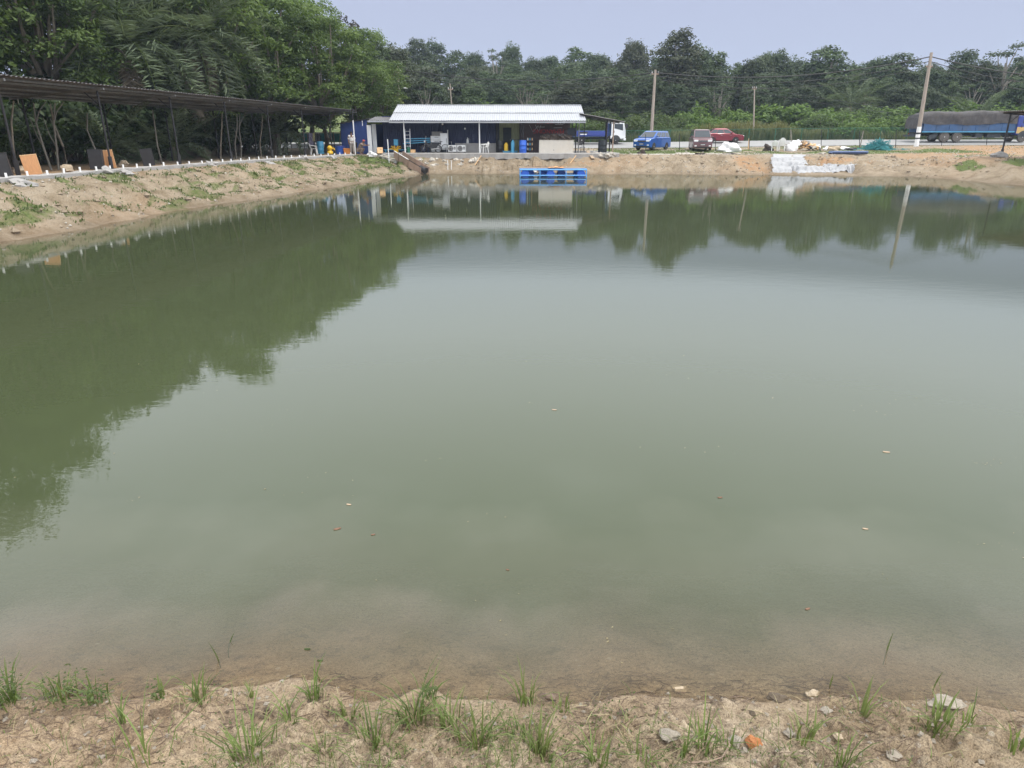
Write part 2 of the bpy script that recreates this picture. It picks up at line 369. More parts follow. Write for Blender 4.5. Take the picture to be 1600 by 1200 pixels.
def terrain(x, y):
    x = np.asarray(x, float); y = np.asarray(y, float)
    near = np.exp(-np.maximum(np.hypot(x, np.maximum(y-2.6, 0)*1.0) - 4.5, 0) / 4)
    far = 1 - near
    d = poly_sd(POND, x, y)
    d = d + far*(fbm(x*0.35, y*0.35, 4, 5)-0.5)*1.3 + near*((fbm(x*1.5, y*1.1, 5, 9)-0.5)*0.46 + (vnoise(x*0.55, y*0.3, 3)-.5)*0.08)
    dT = np.maximum(-poly_sd(BANK, x, y), 0)
    top = 1.3 + sstep(62, 74, y) * (0.24 + road_rise(x)) + (fbm(x*0.25, y*0.25, 4, 21)-0.5)*0.22*sstep(57.5, 59, y)*(1-sstep(72, 74, y))
    over = sstep(73.4, 74.2, y) * (1-sstep(80.8, 81.6, y))
    top = np.where((y > 73.4) & (y < 81.6), top*(1-over) + (road_z(x, y)-0.07)*over, top)
    top = np.where(y >= 81.6, 1.95 + road_rise(x), top)
    top = top + sstep(86, 185, y)*9.0 + sstep(190, 420, y)*10 + sstep(24, 120, -x)*2.5*(1-sstep(40, 90, y)*.5)
    t = np.clip(d/np.maximum(d+dT, 1e-6), 0, 1)
    rough = ((fbm(x*0.8, y*0.8, 5, 33)-0.5)*0.40+(fbm(x*2.6, y*3.4, 3, 34)-.5)*.24)*far*np.clip(4*t*(1-t), 0, 1)
    z = top*((1-near)*(1.15*t-0.15*t*t*t)+near*t**1.55) + rough
    gul = np.where((x < -6) & (y < 52), fbm(y*1.5, x*.35, 3, 35), fbm(x*1.5, y*.35, 3, 35))
    z = z - far*np.clip(4*t*(1-t), 0, 1)*np.maximum(gul-.47, 0)*1.7*(d > 0)
    z = z + far*(t > .02)*(t < .98)*.07*np.sin(z*20+9*fbm(x*.25, y*.25, 3, 36))*np.clip(4*t*(1-t), 0, 1)
    # fine crumbs of the near bank
    z = z + near*(t > 0)*((fbm(x*7, y*7, 4, 41)-0.5)*0.10 + (fbm(x*26, y*26, 3, 42)-0.5)*0.055 + np.maximum(fbm(x*14, y*18, 3, 43)-.52, 0)*.18)*np.minimum(1, np.maximum(d, 0)*6)
    z = z + near*(t > 0)*0.030*np.exp(-((d-0.05)/0.045)**2)*np.clip((fbm(x*5, y*5, 3, 77)-.42)*5, 0, 1.4)
    zu = -np.minimum(1.6, np.maximum(-d, 0)*0.30 + np.maximum(-d, 0)**2*0.03) + near*(fbm(x*5, y*5, 4, 55)-.5)*.035*np.minimum(1, np.maximum(-d, 0)*5)
    return np.where(d <= 0, zu, np.maximum(z, 0.002))
def gz(x, y): return float(terrain(np.array([x]), np.array([y]))[0])

def axis(segs):
    a = [segs[0][0]]
    for lo, hi, st in segs:
        n = max(1, int(round((hi-lo)/st))); a += list(np.linspace(lo, hi, n+1)[1:])
    return np.array(a)
gx = axis([(-420,-120,30),(-120,-40,4),(-40,-22,1.0),(-22,-3.2,.30),(-3.2,3.2,.015),(3.2,40,.36),(40,70,1.2),(70,140,6),(140,420,35)])
gy = axis([(-30,0,3),(0,1.5,.25),(1.5,3.5,.0125),(3.5,6,.10),(6,62,.33),(62,84,.6),(84,190,4),(190,600,40)])
def grid(xs, ys, zf):
    X, Y = np.meshgrid(xs, ys); Z = zf(X, Y)
    nx, ny = len(xs), len(ys)
    i = np.arange(nx*ny).reshape(ny, nx)
    f = np.stack([i[:-1,:-1], i[:-1,1:], i[1:,1:], i[1:,:-1]], -1).reshape(-1, 4)
    return np.stack([X.ravel(), Y.ravel(), np.asarray(Z, float).ravel()], 1), f, X, Y
V, F, X, Y = grid(gx, gy, terrain)
def grass_mask(x, y):
    n = fbm(x*0.55, y*0.55, 4, 61)
    left = (x < -7) & (y < 58)
    dl = poly_sd(POND, x, y)
    g = np.where(left, .75*sstep(0.50, 0.66, n)*sstep(.35, .6, fbm(x*2.5, y*2.5, 3, 66))*sstep(0.2, 1.0, dl)*(1-sstep(3.6, 5.0, dl))*sstep(60, 20, y)*0.95, 0)
    g = np.maximum(g, np.where(left, 0.9*sstep(.55, .62, fbm(x*.9, y*.9, 3, 62))*np.exp(-((dl-.55)/.5)**2), 0))
    for cx_, cy_, rx, ry in ((-10.6,55.3,1.5,1.3),(-9.2,56.2,1.4,.6),(37.5,56.5,3.2,1.1),(40.0,66.0,3.0,2.0),(34.5,65.5,4.0,1.5),(19.2,58.6,1.1,.5),(12,65,5,3.5),(24,63.2,4,1.1),(31.5,49.3,1.0,1.8),(33.3,46,.8,2.5)):
        e = ((x-cx_)/rx)**2+((y-cy_)/ry)**2
        g = np.maximum(g, sstep(1.4, .5, e+(n-.5)*1.8)*0.95)
    verge = sstep(60.5, 63, y)*sstep(74, 72.5, y)*sstep(6, 9, x)*(1-0.75*sstep(33, 40, x))
    g = np.maximum(g, verge*sstep(.36, .58, n))
    g = np.maximum(g, sstep(81.5, 82.5, y)*0.9)
    g = np.maximum(g, sstep(-23.0, -25, x)*0.8*(y < 90))
    g = np.maximum(g, np.where(left, .80*sstep(.40, .62, fbm(x*1.7, y*1.7, 4, 64))*sstep(.3, .8, dl)*(1-sstep(4.5, 5.5, dl)), 0))
    return g
def orange_mask(x, y):
    n = fbm(x*.3, y*.3, 4, 71)
    o = 0.25*sstep(.5, .7, n)
    dl = poly_sd(POND, x, y)
    o = np.maximum(o, np.where(x < -11, sstep(3.0, 5.2, dl+(n-.5)*3)*.8*sstep(50, 25, y), 0))
    for cx_, cy_, rx, ry, w in ((18.8,55.8,1.5,2.2,1),(25.8,57.2,2.6,1.0,.95),(34,52,3.4,4,.55),(38,60,6,3.5,.65),(44,64,7,5,.9),(50,68,10,4,.9),(38,55,5,8,.5),(5,56.3,3,.6,.5)):
        e = ((x-cx_)/rx)**2+((y-cy_)/ry)**2
        o = np.maximum(o, w*sstep(1.5, .4, e+(n-.5)*1.4))
    return np.clip(o, 0, 1)
gm = grass_mask(X, Y).ravel(); om = orange_mask(X, Y).ravel()
wet = (np.exp(-np.maximum(V[:, 2], 0)/np.where(V[:, 1] > 8, .13, .04))*np.where(V[:, 2] < -.01, .35, 1)).ravel()
gmesh = mesh_np('ground', V, F, smooth=True)
ca = gmesh.attributes.new('mask', 'FLOAT_COLOR', 'POINT')
ca.data.foreach_set('color', np.stack([gm, om, wet, np.ones_like(gm)], 1).astype(np.float32).ravel())
pl = gmesh.attributes.new('pale', 'FLOAT', 'POINT'); pl.data.foreach_set('value', np.where(V[:, 1] < 8, 1.0, 0.0).astype(np.float32)*np.clip((8-V[:, 1])/4, 0, 1).astype(np.float32)-.35*np.clip((V[:, 1]-45)/8, 0, 1).astype(np.float32)*0)
def soil_material():
    m = bpy.data.materials.new('soil'); m.use_nodes = True; n = m.node_tree.nodes; l = m.node_tree.links
    p = n['Principled BSDF']; p.inputs['Roughness'].default_value = 0.95; p.inputs['Specular IOR Level'].default_value = 0.2
    geo = n.new('ShaderNodeNewGeometry')
    at = n.new('ShaderNodeAttribute'); at.attribute_name = 'mask'
    sp = n.new('ShaderNodeSeparateColor'); l.new(at.outputs['Color'], sp.inputs[0])
    def noise(sc, det=6, rg=.6):
        z = n.new('ShaderNodeTexNoise'); z.inputs['Scale'].default_value = sc; z.inputs['Detail'].default_value = det; z.inputs['Roughness'].default_value = rg
        l.new(geo.outputs['Position'], z.inputs['Vector']); return z.outputs['Fac']
    def ramp(f, stops):
        r = n.new('ShaderNodeValToRGB'); l.new(f, r.inputs[0]); e = r.color_ramp.elements
        e[0].position, e[0].color = stops[0][0], (*stops[0][1], 1); e[1].position, e[1].color = stops[-1][0], (*stops[-1][1], 1)
        for q, c in stops[1:-1]:
            k = e.new(q); k.color = (*c, 1)
        return r.outputs[0]
    def mix(f, a, b, mode='MIX'):
        x = n.new('ShaderNodeMix'); x.data_type = 'RGBA'; x.blend_type = mode
        if isinstance(f, float): x.inputs['Factor'].default_value = f
        else: l.new(f, x.inputs['Factor'])
        for k, q in (('A', a), ('B', b)):
            if isinstance(q, tuple): x.inputs[k].default_value = (*q, 1)
            else: l.new(q, x.inputs[k])
        return x.outputs['Result']
    def mth(op, a, b):
        x = n.new('ShaderNodeMath'); x.operation = op; x.use_clamp = True
        for i, q in enumerate((a, b)):
            if isinstance(q, float): x.inputs[i].default_value = q
            else: l.new(q, x.inputs[i])
        return x.outputs[0]
    base = ramp(noise(1.3, 8, .7), [(.28, (.155, .118, .078)), (.40, (.225, .178, .122)), (.52, (.30, .245, .178)), (.70, (.36, .305, .235))])
    fine = ramp(noise(45, 6, .7), [(.33, (.30, .29, .28)), (.45, (.92, .92, .92)), (.70, (1.35, 1.33, 1.3))])
    c = mix(0.85, base, fine, 'MULTIPLY')
    org = ramp(noise(2.2, 6, .7), [(.3, (.37, .20, .095)), (.7, (.33, .235, .145))])
    c = mix(mth('MULTIPLY', sp.outputs[1], 0.9), c, org)
    # dark roots and humus specks, white chips
    dk = ramp(noise(9, 8, .75), [(.56, (0, 0, 0)), (.66, (1, 1, 1))])
    c = mix(mth('MULTIPLY', dk, 0.6), c, (.13, .095, .062))
    dk2 = ramp(noise(2.6, 9, .8), [(.58, (0, 0, 0)), (.68, (1, 1, 1))])
    c = mix(mth('MULTIPLY', dk2, 0.55), c, (.145, .11, .075))
    vo = n.new('ShaderNodeTexVoronoi'); vo.inputs['Scale'].default_value = 6.5; l.new(geo.outputs['Position'], vo.inputs['Vector'])
    chip = ramp(vo.outputs['Distance'], [(.07, (1, 1, 1)), (.10, (0, 0, 0))])
    c = mix(mth('MULTIPLY', chip, 0.5), c, (.50, .46, .40))
    gn = noise(5, 8, .75)
    gsum = n.new('ShaderNodeMath'); gsum.operation = 'ADD'; l.new(sp.outputs[0], gsum.inputs[0]); l.new(gn, gsum.inputs[1])
    gf = n.new('ShaderNodeMapRange'); gf.inputs['From Min'].default_value = 1.0; gf.inputs['From Max'].default_value = 1.35; l.new(gsum.outputs[0], gf.inputs['Value'])
    gcol = ramp(noise(11, 5, .7), [(.3, (.075, .10, .03)), (.7, (.15, .185, .065))])
    c = mix(gf.outputs[0], c, gcol)
    c = mix(mth('MULTIPLY', sp.outputs[2], 0.55), c, (.135, .10, .068))
    pa = n.new('ShaderNodeAttribute'); pa.attribute_name = 'pale'
    hum = ramp(noise(5.5, 9, .8), [(.53, (0, 0, 0)), (.62, (1, 1, 1))])
    hf = mth('MULTIPLY', hum, 0.8); hf = mth('MULTIPLY', hf, pa.outputs['Fac'])
    c = mix(hf, c, (.115, .088, .064))
    c = mix(pa.outputs['Fac'], c, mix(1.0, c, (1.62, 1.60, 1.58), 'MULTIPLY'))
    grit = ramp(noise(150, 3, .7), [(.36, (.45, .44, .43)), (.48, (1, 1, 1)), (.66, (1.25, 1.25, 1.25))])
    c = mix(0.8, c, grit, 'MULTIPLY')
    l.new(c, p.inputs['Base Color'])
    b1 = n.new('ShaderNodeBump'); b1.inputs['Strength'].default_value = 0.9; b1.inputs['Distance'].default_value = 0.012; l.new(noise(55, 6, .75), b1.inputs['Height'])
    b2 = n.new('ShaderNodeBump'); b2.inputs['Strength'].default_value = 0.8; b2.inputs['Distance'].default_value = 0.15; l.new(noise(3.5, 8, .7), b2.inputs['Height']); l.new(b1.outputs[0], b2.inputs['Normal'])
    l.new(b2.outputs[0], p.inputs['Normal'])
    return m
gmesh.materials.append(soil_material())
tag(link('ground', gmesh), kind='structure')

# ------------------------------------------------------------------ pond water
wx = axis([(-20,-3.4,.4),(-3.4,3.4,.05),(3.4,36,.5)]); wy = axis([(1.6,4.6,.03),(4.6,8,.15),(8,60,.5)])
WV, WF, WX, WY = grid(wx, wy, lambda a, b: np.zeros_like(a))
wdepth = np.maximum(-terrain(WX, WY), 0).ravel()
keep = (wdepth[WF].max(1) > 0) | (poly_sd(POND, WX, WY).ravel()[WF].min(1) < 1.2)
wm = mesh_np('pond_water', WV, WF[keep], smooth=True, tint=wdepth, tintname='depth')
def water_material():
    m = bpy.data.materials.new('pond_water'); m.use_nodes = True; n = m.node_tree.nodes; l = m.node_tree.links
    n.remove(n['Principled BSDF']); out = n['Material Output']
    geo = n.new('ShaderNodeNewGeometry')
    at = n.new('ShaderNodeAttribute'); at.attribute_name = 'depth'
    # murk: the suspended clay hides the bottom with depth
    ex = n.new('ShaderNodeMath'); ex.operation = 'MULTIPLY'; ex.inputs[1].default_value = -4.6; l.new(at.outputs['Fac'], ex.inputs[0])
    ee = n.new('ShaderNodeMath'); ee.operation = 'EXPONENT'; l.new(ex.outputs[0], ee.inputs[0])
    op = n.new('ShaderNodeMath'); op.operation = 'SUBTRACT'; op.inputs[0].default_value = 1.0; l.new(ee.outputs[0], op.inputs[1])
    zb = n.new('ShaderNodeTexNoise'); zb.inputs['Scale'].default_value = 1.3; zb.inputs['Detail'].default_value = 5; l.new(geo.outputs['Position'], zb.inputs['Vector'])
    dz = n.new('ShaderNodeMath'); dz.operation = 'MULTIPLY_ADD'; dz.inputs[1].default_value = 0.5; l.new(zb.outputs['Fac'], dz.inputs[0]); l.new(at.outputs['Fac'], dz.inputs[2])
    r = n.new('ShaderNodeValToRGB'); l.new(dz.outputs[0], r.inputs[0]); e = r.color_ramp.elements
    e[0].position = .25; e[0].color = (.215, .190, .142, 1); e[1].position = 1.0; e[1].color = (.054, .067, .034, 1)
    k = e.new(.37); k.color = (.150, .143, .104, 1)
    k = e.new(.52); k.color = (.090, .098, .062, 1)
    df = n.new('ShaderNodeBsdfDiffuse'); l.new(r.outputs[0], df.inputs['Color'])
    tp = n.new('ShaderNodeBsdfTransparent'); tp.inputs['Color'].default_value = (.90, .87, .80, 1)
    body = n.new('ShaderNodeMixShader'); l.new(op.outputs[0], body.inputs[0]); l.new(tp.outputs[0], body.inputs[1]); l.new(df.outputs[0], body.inputs[2])
    # ripples
    def wave(sx, sy, sc, det, strength, dist, prev=None, mask=None):
        mp = n.new('ShaderNodeMapping'); mp.inputs['Scale'].default_value = (sx, sy, 1); l.new(geo.outputs['Position'], mp.inputs['Vector'])
        z = n.new('ShaderNodeTexNoise'); z.inputs['Scale'].default_value = sc; z.inputs['Detail'].default_value = det; l.new(mp.outputs[0], z.inputs['Vector'])
        b = n.new('ShaderNodeBump'); b.inputs['Distance'].default_value = dist; b.inputs['Strength'].default_value = strength
        h = z.outputs['Fac']
        if mask is not None:
            q = n.new('ShaderNodeMath'); q.operation = 'MULTIPLY'; l.new(h, q.inputs[0]); l.new(mask, q.inputs[1]); h = q.outputs[0]
        l.new(h, b.inputs['Height'])
        if prev is not None: l.new(prev, b.inputs['Normal'])
        return b.outputs[0]
    nb = wave(0.7, 1.6, 2.6, 3, 0.5, 0.0018)
    # breeze patch towards the far side
    mk = n.new('ShaderNodeTexNoise'); mk.inputs['Scale'].default_value = 0.10; mk.inputs['Detail'].default_value = 3
    l.new(geo.outputs['Position'], mk.inputs['Vector'])
    mr = n.new('ShaderNodeMapRange'); mr.inputs['From Min'].default_value = .42; mr.inputs['From Max'].default_value = .65; l.new(mk.outputs['Fac'], mr.inputs['Value'])
    nb2 = wave(0.7, 2.2, 6.0, 2, 0.5, 0.0024, nb, mr.outputs[0])
    nb2 = wave(0.8, 1.4, 13.0, 2, 0.5, 0.0005, nb2)
    gl = n.new('ShaderNodeBsdfGlossy'); gl.inputs['Roughness'].default_value = 0.004; l.new(nb2, gl.inputs['Normal'])
    fr = n.new('ShaderNodeFresnel'); fr.inputs['IOR'].default_value = 1.333; l.new(nb2, fr.inputs['Normal'])
    mx = n.new('ShaderNodeMixShader'); l.new(fr.outputs[0], mx.inputs[0]); l.new(body.outputs[0], mx.inputs[1]); l.new(gl.outputs[0], mx.inputs[2])
    l.new(mx.outputs[0], out.inputs['Surface'])
    return m
wm.materials.append(water_material())
tag(link('pond_water', wm), kind='structure')

# ------------------------------------------------------------------ road, kerb, slab
rx = axis([(-160,160,2.0)])
V, F, X, Y = grid(rx, np.linspace(73.6, 81.2, 5), road_z)
tag(link('road', mesh_np('road', V, F, [M['asphalt']], smooth=True)), kind='structure')

KERB = [(-17.2,15),(-16.75,23),(-16.4,30),(-14.9,42),(-12.1,55.6)]
def kerb_at(y):
    for (xa, ya), (xb, yb) in zip(KERB, KERB[1:]):
        if ya <= y <= yb: return xa + (xb-xa)*(y-ya)/(yb-ya)
    return KERB[-1][0]
b = MB(); ys = np.linspace(15, 55.6, 120); rk = random.Random(4)
sec = [(0, -.25), (0.02, .10), (-.38, .13), (-.40, -.25)]
for i, y in enumerate(ys):
    k = kerb_at(y); w = rk.uniform(-.03, .05)
    b.v += [(k + a + (w if j < 2 else 0), y, 1.3 + h + (rk.uniform(-.02, .02) if j in (1, 2) else 0)) for j, (a, h) in enumerate(sec)]
    if i:
        o = (i-1)*4
        for j in range(4): b.f.append((o+j, o+(j+1) % 4, o+4+(j+1) % 4, o+4+j))
tag(b.build('concrete_kerb', M['concrete']), kind='structure')
SLAB = 1.45
b = MB(); rk = random.Random(8)
xs = np.linspace(-11.6, 8.6, 60)
for i, x in enumerate(xs):
    y0 = 57.55 + rk.uniform(-.06, .06); zb = 1.02 + rk.uniform(-.08, .05)
    b.v += [(x, y0, zb), (x, y0-.03, SLAB-.05), (x, y0+.04, SLAB+rk.uniform(-.01, .005)), (x, 67, SLAB), (x, 67, .9)]
    if i:
        o = (i-1)*5
        for j in range(4): b.f.append((o+j, o+j+1, o+5+j+1, o+5+j))
tag(b.build('concrete_slab', M['concrete']), kind='structure')
# cement lining of the spillway on the far bank, follows the slope
pts = [(1207,241.5),(1256,241.5),(1264,262),(1330,262.5),(1336,274),(1207,274)]
def lining():
    A = at_z(1207, 241.5, 1.3); xs = np.linspace(18.2, 28.2, 76); ys = np.linspace(53.0, 58.4, 46)
    V, F, X, Y = grid(xs, ys, lambda a, c: np.max([terrain(a+i, c+j) for i in (-.38, 0, .38) for j in (-.35, 0, .35)], 0) + .02 + .05*(fbm(a*3, c*3, 3, 91)-.3) - .36*np.clip(1-terrain(a, c)/.22, 0, 1))
    cx_, cy_ = V[F].mean(1)[:, 0], V[F].mean(1)[:, 1]
    n = fbm(cx_*1.3, cy_*1.3, 3, 92)-.5
    zf = V[F].mean(1)[:, 2]-.1
    ux = lambda u: (u-800)/FPX*(cy_*CT+(CAMH-zf)*ST)
    keep = ((cx_ > ux(1207)+n*.5) & (cx_ < ux(1258)+n*.6)) | ((cx_ > ux(1207)) & (cx_ < ux(1332)+n*.9) & (zf < .52+n*.4))
    keep &= zf > -.45
    return mesh_np('cement_lining', V, F[keep], [M['cement_lining']])
tag(link('cement_lining', lining()), kind='structure')

# ------------------------------------------------------------------ vegetation builders
def unit(a): return a/np.maximum(np.linalg.norm(a, axis=1, keepdims=True), 1e-9)
def leaf_mesh(name, C, Nn, Ln, Wd, tint, material, rng, T=None, fold=0.18):
    n = len(C); Nn = unit(Nn)
    if T is None: T = rng.normal(size=(n, 3))
    T = unit(T - (T*Nn).sum(1, keepdims=True)*Nn); B = np.cross(Nn, T)
    Ln = np.broadcast_to(np.asarray(Ln, float), (n,))[:, None]; Wd = np.broadcast_to(np.asarray(Wd, float), (n,))[:, None]
    v = np.stack([C-T*Ln*.5, C+B*Wd*.5-Nn*Wd*fold-T*Ln*.08, C+T*Ln*.5-Nn*Ln*.12, C-B*Wd*.5-Nn*Wd*fold-T*Ln*.08], 1).reshape(-1, 3)
    f = np.arange(4*n).reshape(n, 4)
    return mesh_np(name, v, f, [material], tint=np.repeat(tint, 4))
def crown(name, clumps, per_m2, leaf, material, rng, aspect=.5, droop=.0, flat=0.5, spread=.35, cap=60000):
    Cs, Ns, Ti = [], [], []
    for (c, rr) in clumps:
        rr = np.asarray(rr, float); area = 4*math.pi*((rr[0]*rr[1])**1.6/3+(rr[0]*rr[2])**1.6/3+(rr[1]*rr[2])**1.6/3)**(1/1.6)
        k = max(8, int(area*per_m2))
        d = unit(rng.normal(size=(k, 3))); d[:, 2] = np.where(d[:, 2] < -.35, -d[:, 2]*.6, d[:, 2])
        rad = 1 - spread*rng.random(k)**1.5 + rng.normal(size=k)*.07
        lump = 1+.22*np.sin(d[:, 0]*4+rng.random()*6)*np.sin(d[:, 1]*4+rng.random()*6)+.15*np.sin(d[:, 2]*7+rng.random()*6)
        Cs.append(np.asarray(c)+d*rr*(rad*lump)[:, None])
        Ns.append(d*.55+np.array([0, 0, flat])+rng.normal(size=(k, 3))*.45)
        base = rng.uniform(.25, .7)
        Ti.append(np.clip(base+rng.normal(size=k)*.20, 0, 1))
    C, Nn, T = np.concatenate(Cs), np.concatenate(Ns), np.concatenate(Ti)
    if len(C) > cap:
        s = rng.permutation(len(C))[:cap]; C, Nn, T = C[s], Nn[s], T[s]
    ln = leaf*rng.uniform(.65, 1.35, len(C))
    return leaf_mesh(name, C, Nn, ln, ln*aspect, T, material, rng)
def trunk_mesh(name, path, r0, r1, limbs, material, n=8):
    b = MB(); m = len(path)
    b.tube(path, [r0*(1.25 if i == 0 else 1)*(1-i/(m-1))+r1*i/(m-1) for i in range(m)], n)
    for pts, ra, rb in limbs: b.tube(pts, ra, 5, rb)
    return b.mesh(name, material, True)
def make_tree(kind, H, seed):
    """returns trunk mesh, crown mesh for a tree of height H standing at the origin"""
    rng = np.random.default_rng(seed); cl = []; limbs = []
    lean = rng.normal(size=2)*.03*H
    if kind == 'broad': zc, ra, rz, nc, cr_, th, leaf, per, mt = .58, .27, .38, 30, (.09, .16), .42, .031*H, 7.0, 'leaf_hill'
    elif kind == 'round': zc, ra, rz, nc, cr_, th, leaf, per, mt = .56, .24, .42, 30, (.09, .16), .4, .029*H, 7.5, 'leaf_hill_light'
    elif kind == 'tall': zc, ra, rz, nc, cr_, th, leaf, per, mt = .70, .17, .28, 22, (.06, .12), .6, .025*H, 8.5, 'leaf_hill'
    elif kind == 'slim': zc, ra, rz, nc, cr_, th, leaf, per, mt = .60, .16, .40, 24, (.06, .11), .5, .028*H, 7.0, 'leaf_hill_light'
    elif kind == 'acacia': zc, ra, rz, nc, cr_, th, leaf, per, mt = .60, .30, .40, 46, (.07, .13), .30, .020*H, 15., 'leaf_acacia'
    elif kind == 'open': zc, ra, rz, nc, cr_, th, leaf, per, mt = .70, .24, .28, 16, (.05, .09), .5, .024*H, 7.0, 'leaf_hill_light'
    top = (lean[0], lean[1], th*H)
    path = [(0, 0, -.3), (lean[0]*.3+rng.normal()*.01*H, lean[1]*.3, th*H*.35), (lean[0]*.7, lean[1]*.7+rng.normal()*.01*H, th*H*.7), top, (lean[0]*1.2, lean[1]*1.2, (zc+rz*.4)*H)]
    for i in range(nc):
        a = i*2.39996+rng.random()*.5; h = 1-2*(i+.5)/nc; q = math.sqrt(max(0, 1-h*h))*rng.uniform(.55, 1.0)
        c = np.array([lean[0]+math.cos(a)*q*ra*H, lean[1]+math.sin(a)*q*ra*H, (zc+h*rz*rng.uniform(.75, 1.05))*H])
        r = rng.uniform(*cr_)*H; fz = .7 if kind in ('acacia', 'open') else 1.0
        cl.append((c, (r*rng.uniform(.9, 1.25), r*rng.uniform(.9, 1.25), r*fz)))
        if i % (1 if kind in ('tall', 'open') else 2) == 0:
            s = np.array(path[3]) if c[2] > top[2]+.05*H else np.array(path[2])
            s = s*(1-.4*rng.random())+np.array(path[4])*.0+np.array([0, 0, 0])
            s[2] = min(s[2], c[2]-.04*H)
            mid = (s+c)/2+np.array([rng.normal()*.02*H, rng.normal()*.02*H, -.01*H])
            limbs.append(([tuple(s), tuple(mid), tuple(c)], .011*H, .003*H))
    bark = 'pale_bark' if kind in ('tall', 'open', 'slim') else 'bark'
    tm = trunk_mesh(kind+'_trunk', path, .020*H, .006*H, limbs, M[bark])
    cm = crown(kind+'_crown', cl, per*(14/H)**2*2.0, leaf, M[mt], rng, aspect=.42 if kind == 'acacia' else .55, flat=.6, cap=45000 if kind == 'acacia' else 18000)
    return tm, cm, H
def make_bush(seed, leafm='leaf_bush', leaf=.24, H=3.0, per=26, cap=14000):
    rng = np.random.default_rng(seed); cl = []; st = MB()
    for i in range(15):
        a = i*2.4; q = math.sqrt((i+.5)/15)*1.35; h = rng.uniform(.3, .82)*H*(1-.28*q)
        c = (math.cos(a)*q*H*.42, math.sin(a)*q*H*.42, h); r = rng.uniform(.17, .28)*H
        cl.append((c, (r, r, r*.85)))
        st.tube([(math.cos(a)*.1, math.sin(a)*.1, -.2), (c[0]*.5, c[1]*.5, h*.55), c], .035, 4, .012)
    return st.mesh('stem', M['bark'], True), crown('bush_foliage', cl, per, leaf, M[leafm], rng, aspect=.5, flat=.5, cap=cap), H
def make_frond(seed, Lg=4.5, arch=1.0, material='leaf_palm', leaf=.75):
    rng = np.random.default_rng(seed); m = 60; C = []; Nn = []; T = []; Ln = []; ti = []; pts = []
    for i in range(m+1):
        s = i/m; x = Lg*s*(1-.16*s*arch); z = Lg*(.62*s-.80*arch*s*s)
        pts.append((x, 0, z))
        if s > .12:
            for sd in (-1, 1):
                ll = leaf*(.55+.6*math.sin(math.pi*min(1, s*.9+.1)))*rng.uniform(.8, 1.1)
                dr = np.array([.45+rng.normal()*.08, sd*.8, -.55+rng.normal()*.2]); dr /= np.linalg.norm(dr)
                C.append(np.array([x, 0, z])+dr*ll*.5); T.append(dr); Nn.append(np.array([0, -sd*.3, 1.])+rng.normal(size=3)*.25); Ln.append(ll); ti.append(rng.uniform(.2, .9))
    Ln = np.array(Ln)
    lm = leaf_mesh('frond', np.array(C), np.array(Nn), Ln, Ln*.082+.010, np.array(ti), M[material], rng, T=np.array(T), fold=.1)
    bm_ = MB().tube(pts[::3], .035, 4, .008).mesh('rachis', M['grass_blade'], True)
    return lm, bm_
GREEN_FRONDS = [make_frond(11+i, 4.6, a) for i, a in enumerate((.55, .85, 1.15, 1.45))]
DRY_FRONDS = [make_frond(31+i, 3.8, 1.9, 'dry_frond', .55) for i in range(2)]
def make_palm(name, label, loc, trunk_h, scale=1.0, n=24, dry=5, seed=0, group=None, trunk_r=.22):
    rg = random.Random(seed); t = thing(name, label, 'palm', loc, rg.uniform(0, 6), group)
    b = MB(); prof = []
    k = max(4, int(trunk_h/.3))
    for i in range(k+1): prof.append((trunk_r*(1.15 if i % 2 else .95)*(1.15-.2*i/k), -.2+(trunk_h+.2)*i/k))
    b.lathe(prof, 9); b.build('trunk', M['bark'], t, True)
    for i in range(n):
        el = 1.05-1.35*(i/n)+rg.uniform(-.1, .1); az = i*2.39996+rg.uniform(-.2, .2)
        lm, rm = GREEN_FRONDS[min(3, int(4*i/n))]
        f = link('frond', lm, t, (0, 0, trunk_h), (0, -el+.45, az), (scale,)*3)
        link('rachis', rm, f)
    for i in range(dry):
        lm, rm = DRY_FRONDS[i % 2]
        f = link('dry_frond', lm, t, (0, 0, trunk_h-.15), (0, .75+rg.uniform(-.2, .3), rg.uniform(0, 6.28)), (scale*.9,)*3)
    return t
def place_tree(name, label, proto, x, y, height, group=None, rz=None, wide=1.0, rg=random, cat='tree', z=None):
    tm, cm, H = proto; s = height/H
    t = thing(name, label, cat, (x, y, gz(x, y) if z is None else z), rg.uniform(0, 6.28) if rz is None else rz, group)
    t.scale = (s*wide, s*wide, s)
    link('stem' if cat == 'bush' else 'trunk', tm, t); link('foliage' if cat == 'bush' else 'crown', cm, t)
    return t
P = {}
for k, h in (('broad', 14), ('round', 13), ('tall', 18), ('slim', 13), ('open', 12)):
    P[k] = [make_tree(k, h, 100+7*i+len(k)*13) for i in range(3)]
P['acacia'] = [make_tree('acacia', 14, 300+i) for i in range(3)]
P['bush'] = [make_bush(400+i, ('leaf_bush', 'leaf_bush', 'leaf_bush_dark')[i], (.24, .30, .2)[i]) for i in range(3)]
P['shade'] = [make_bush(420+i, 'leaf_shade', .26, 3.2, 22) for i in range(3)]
P['yellow'] = [make_bush(430, 'leaf_yellow', .34, 2.6, 18)]
_rp = np.random.default_rng(7)
P['purple'] = [(P['tall'][0][0], crown('purple_crown', [((_rp.normal()*1.1, _rp.normal()*1.1, 12.5+i*.62), (.9, .9, .8)) for i in range(9)], 7, .42, M['leaf_purple'], _rp), 18)]

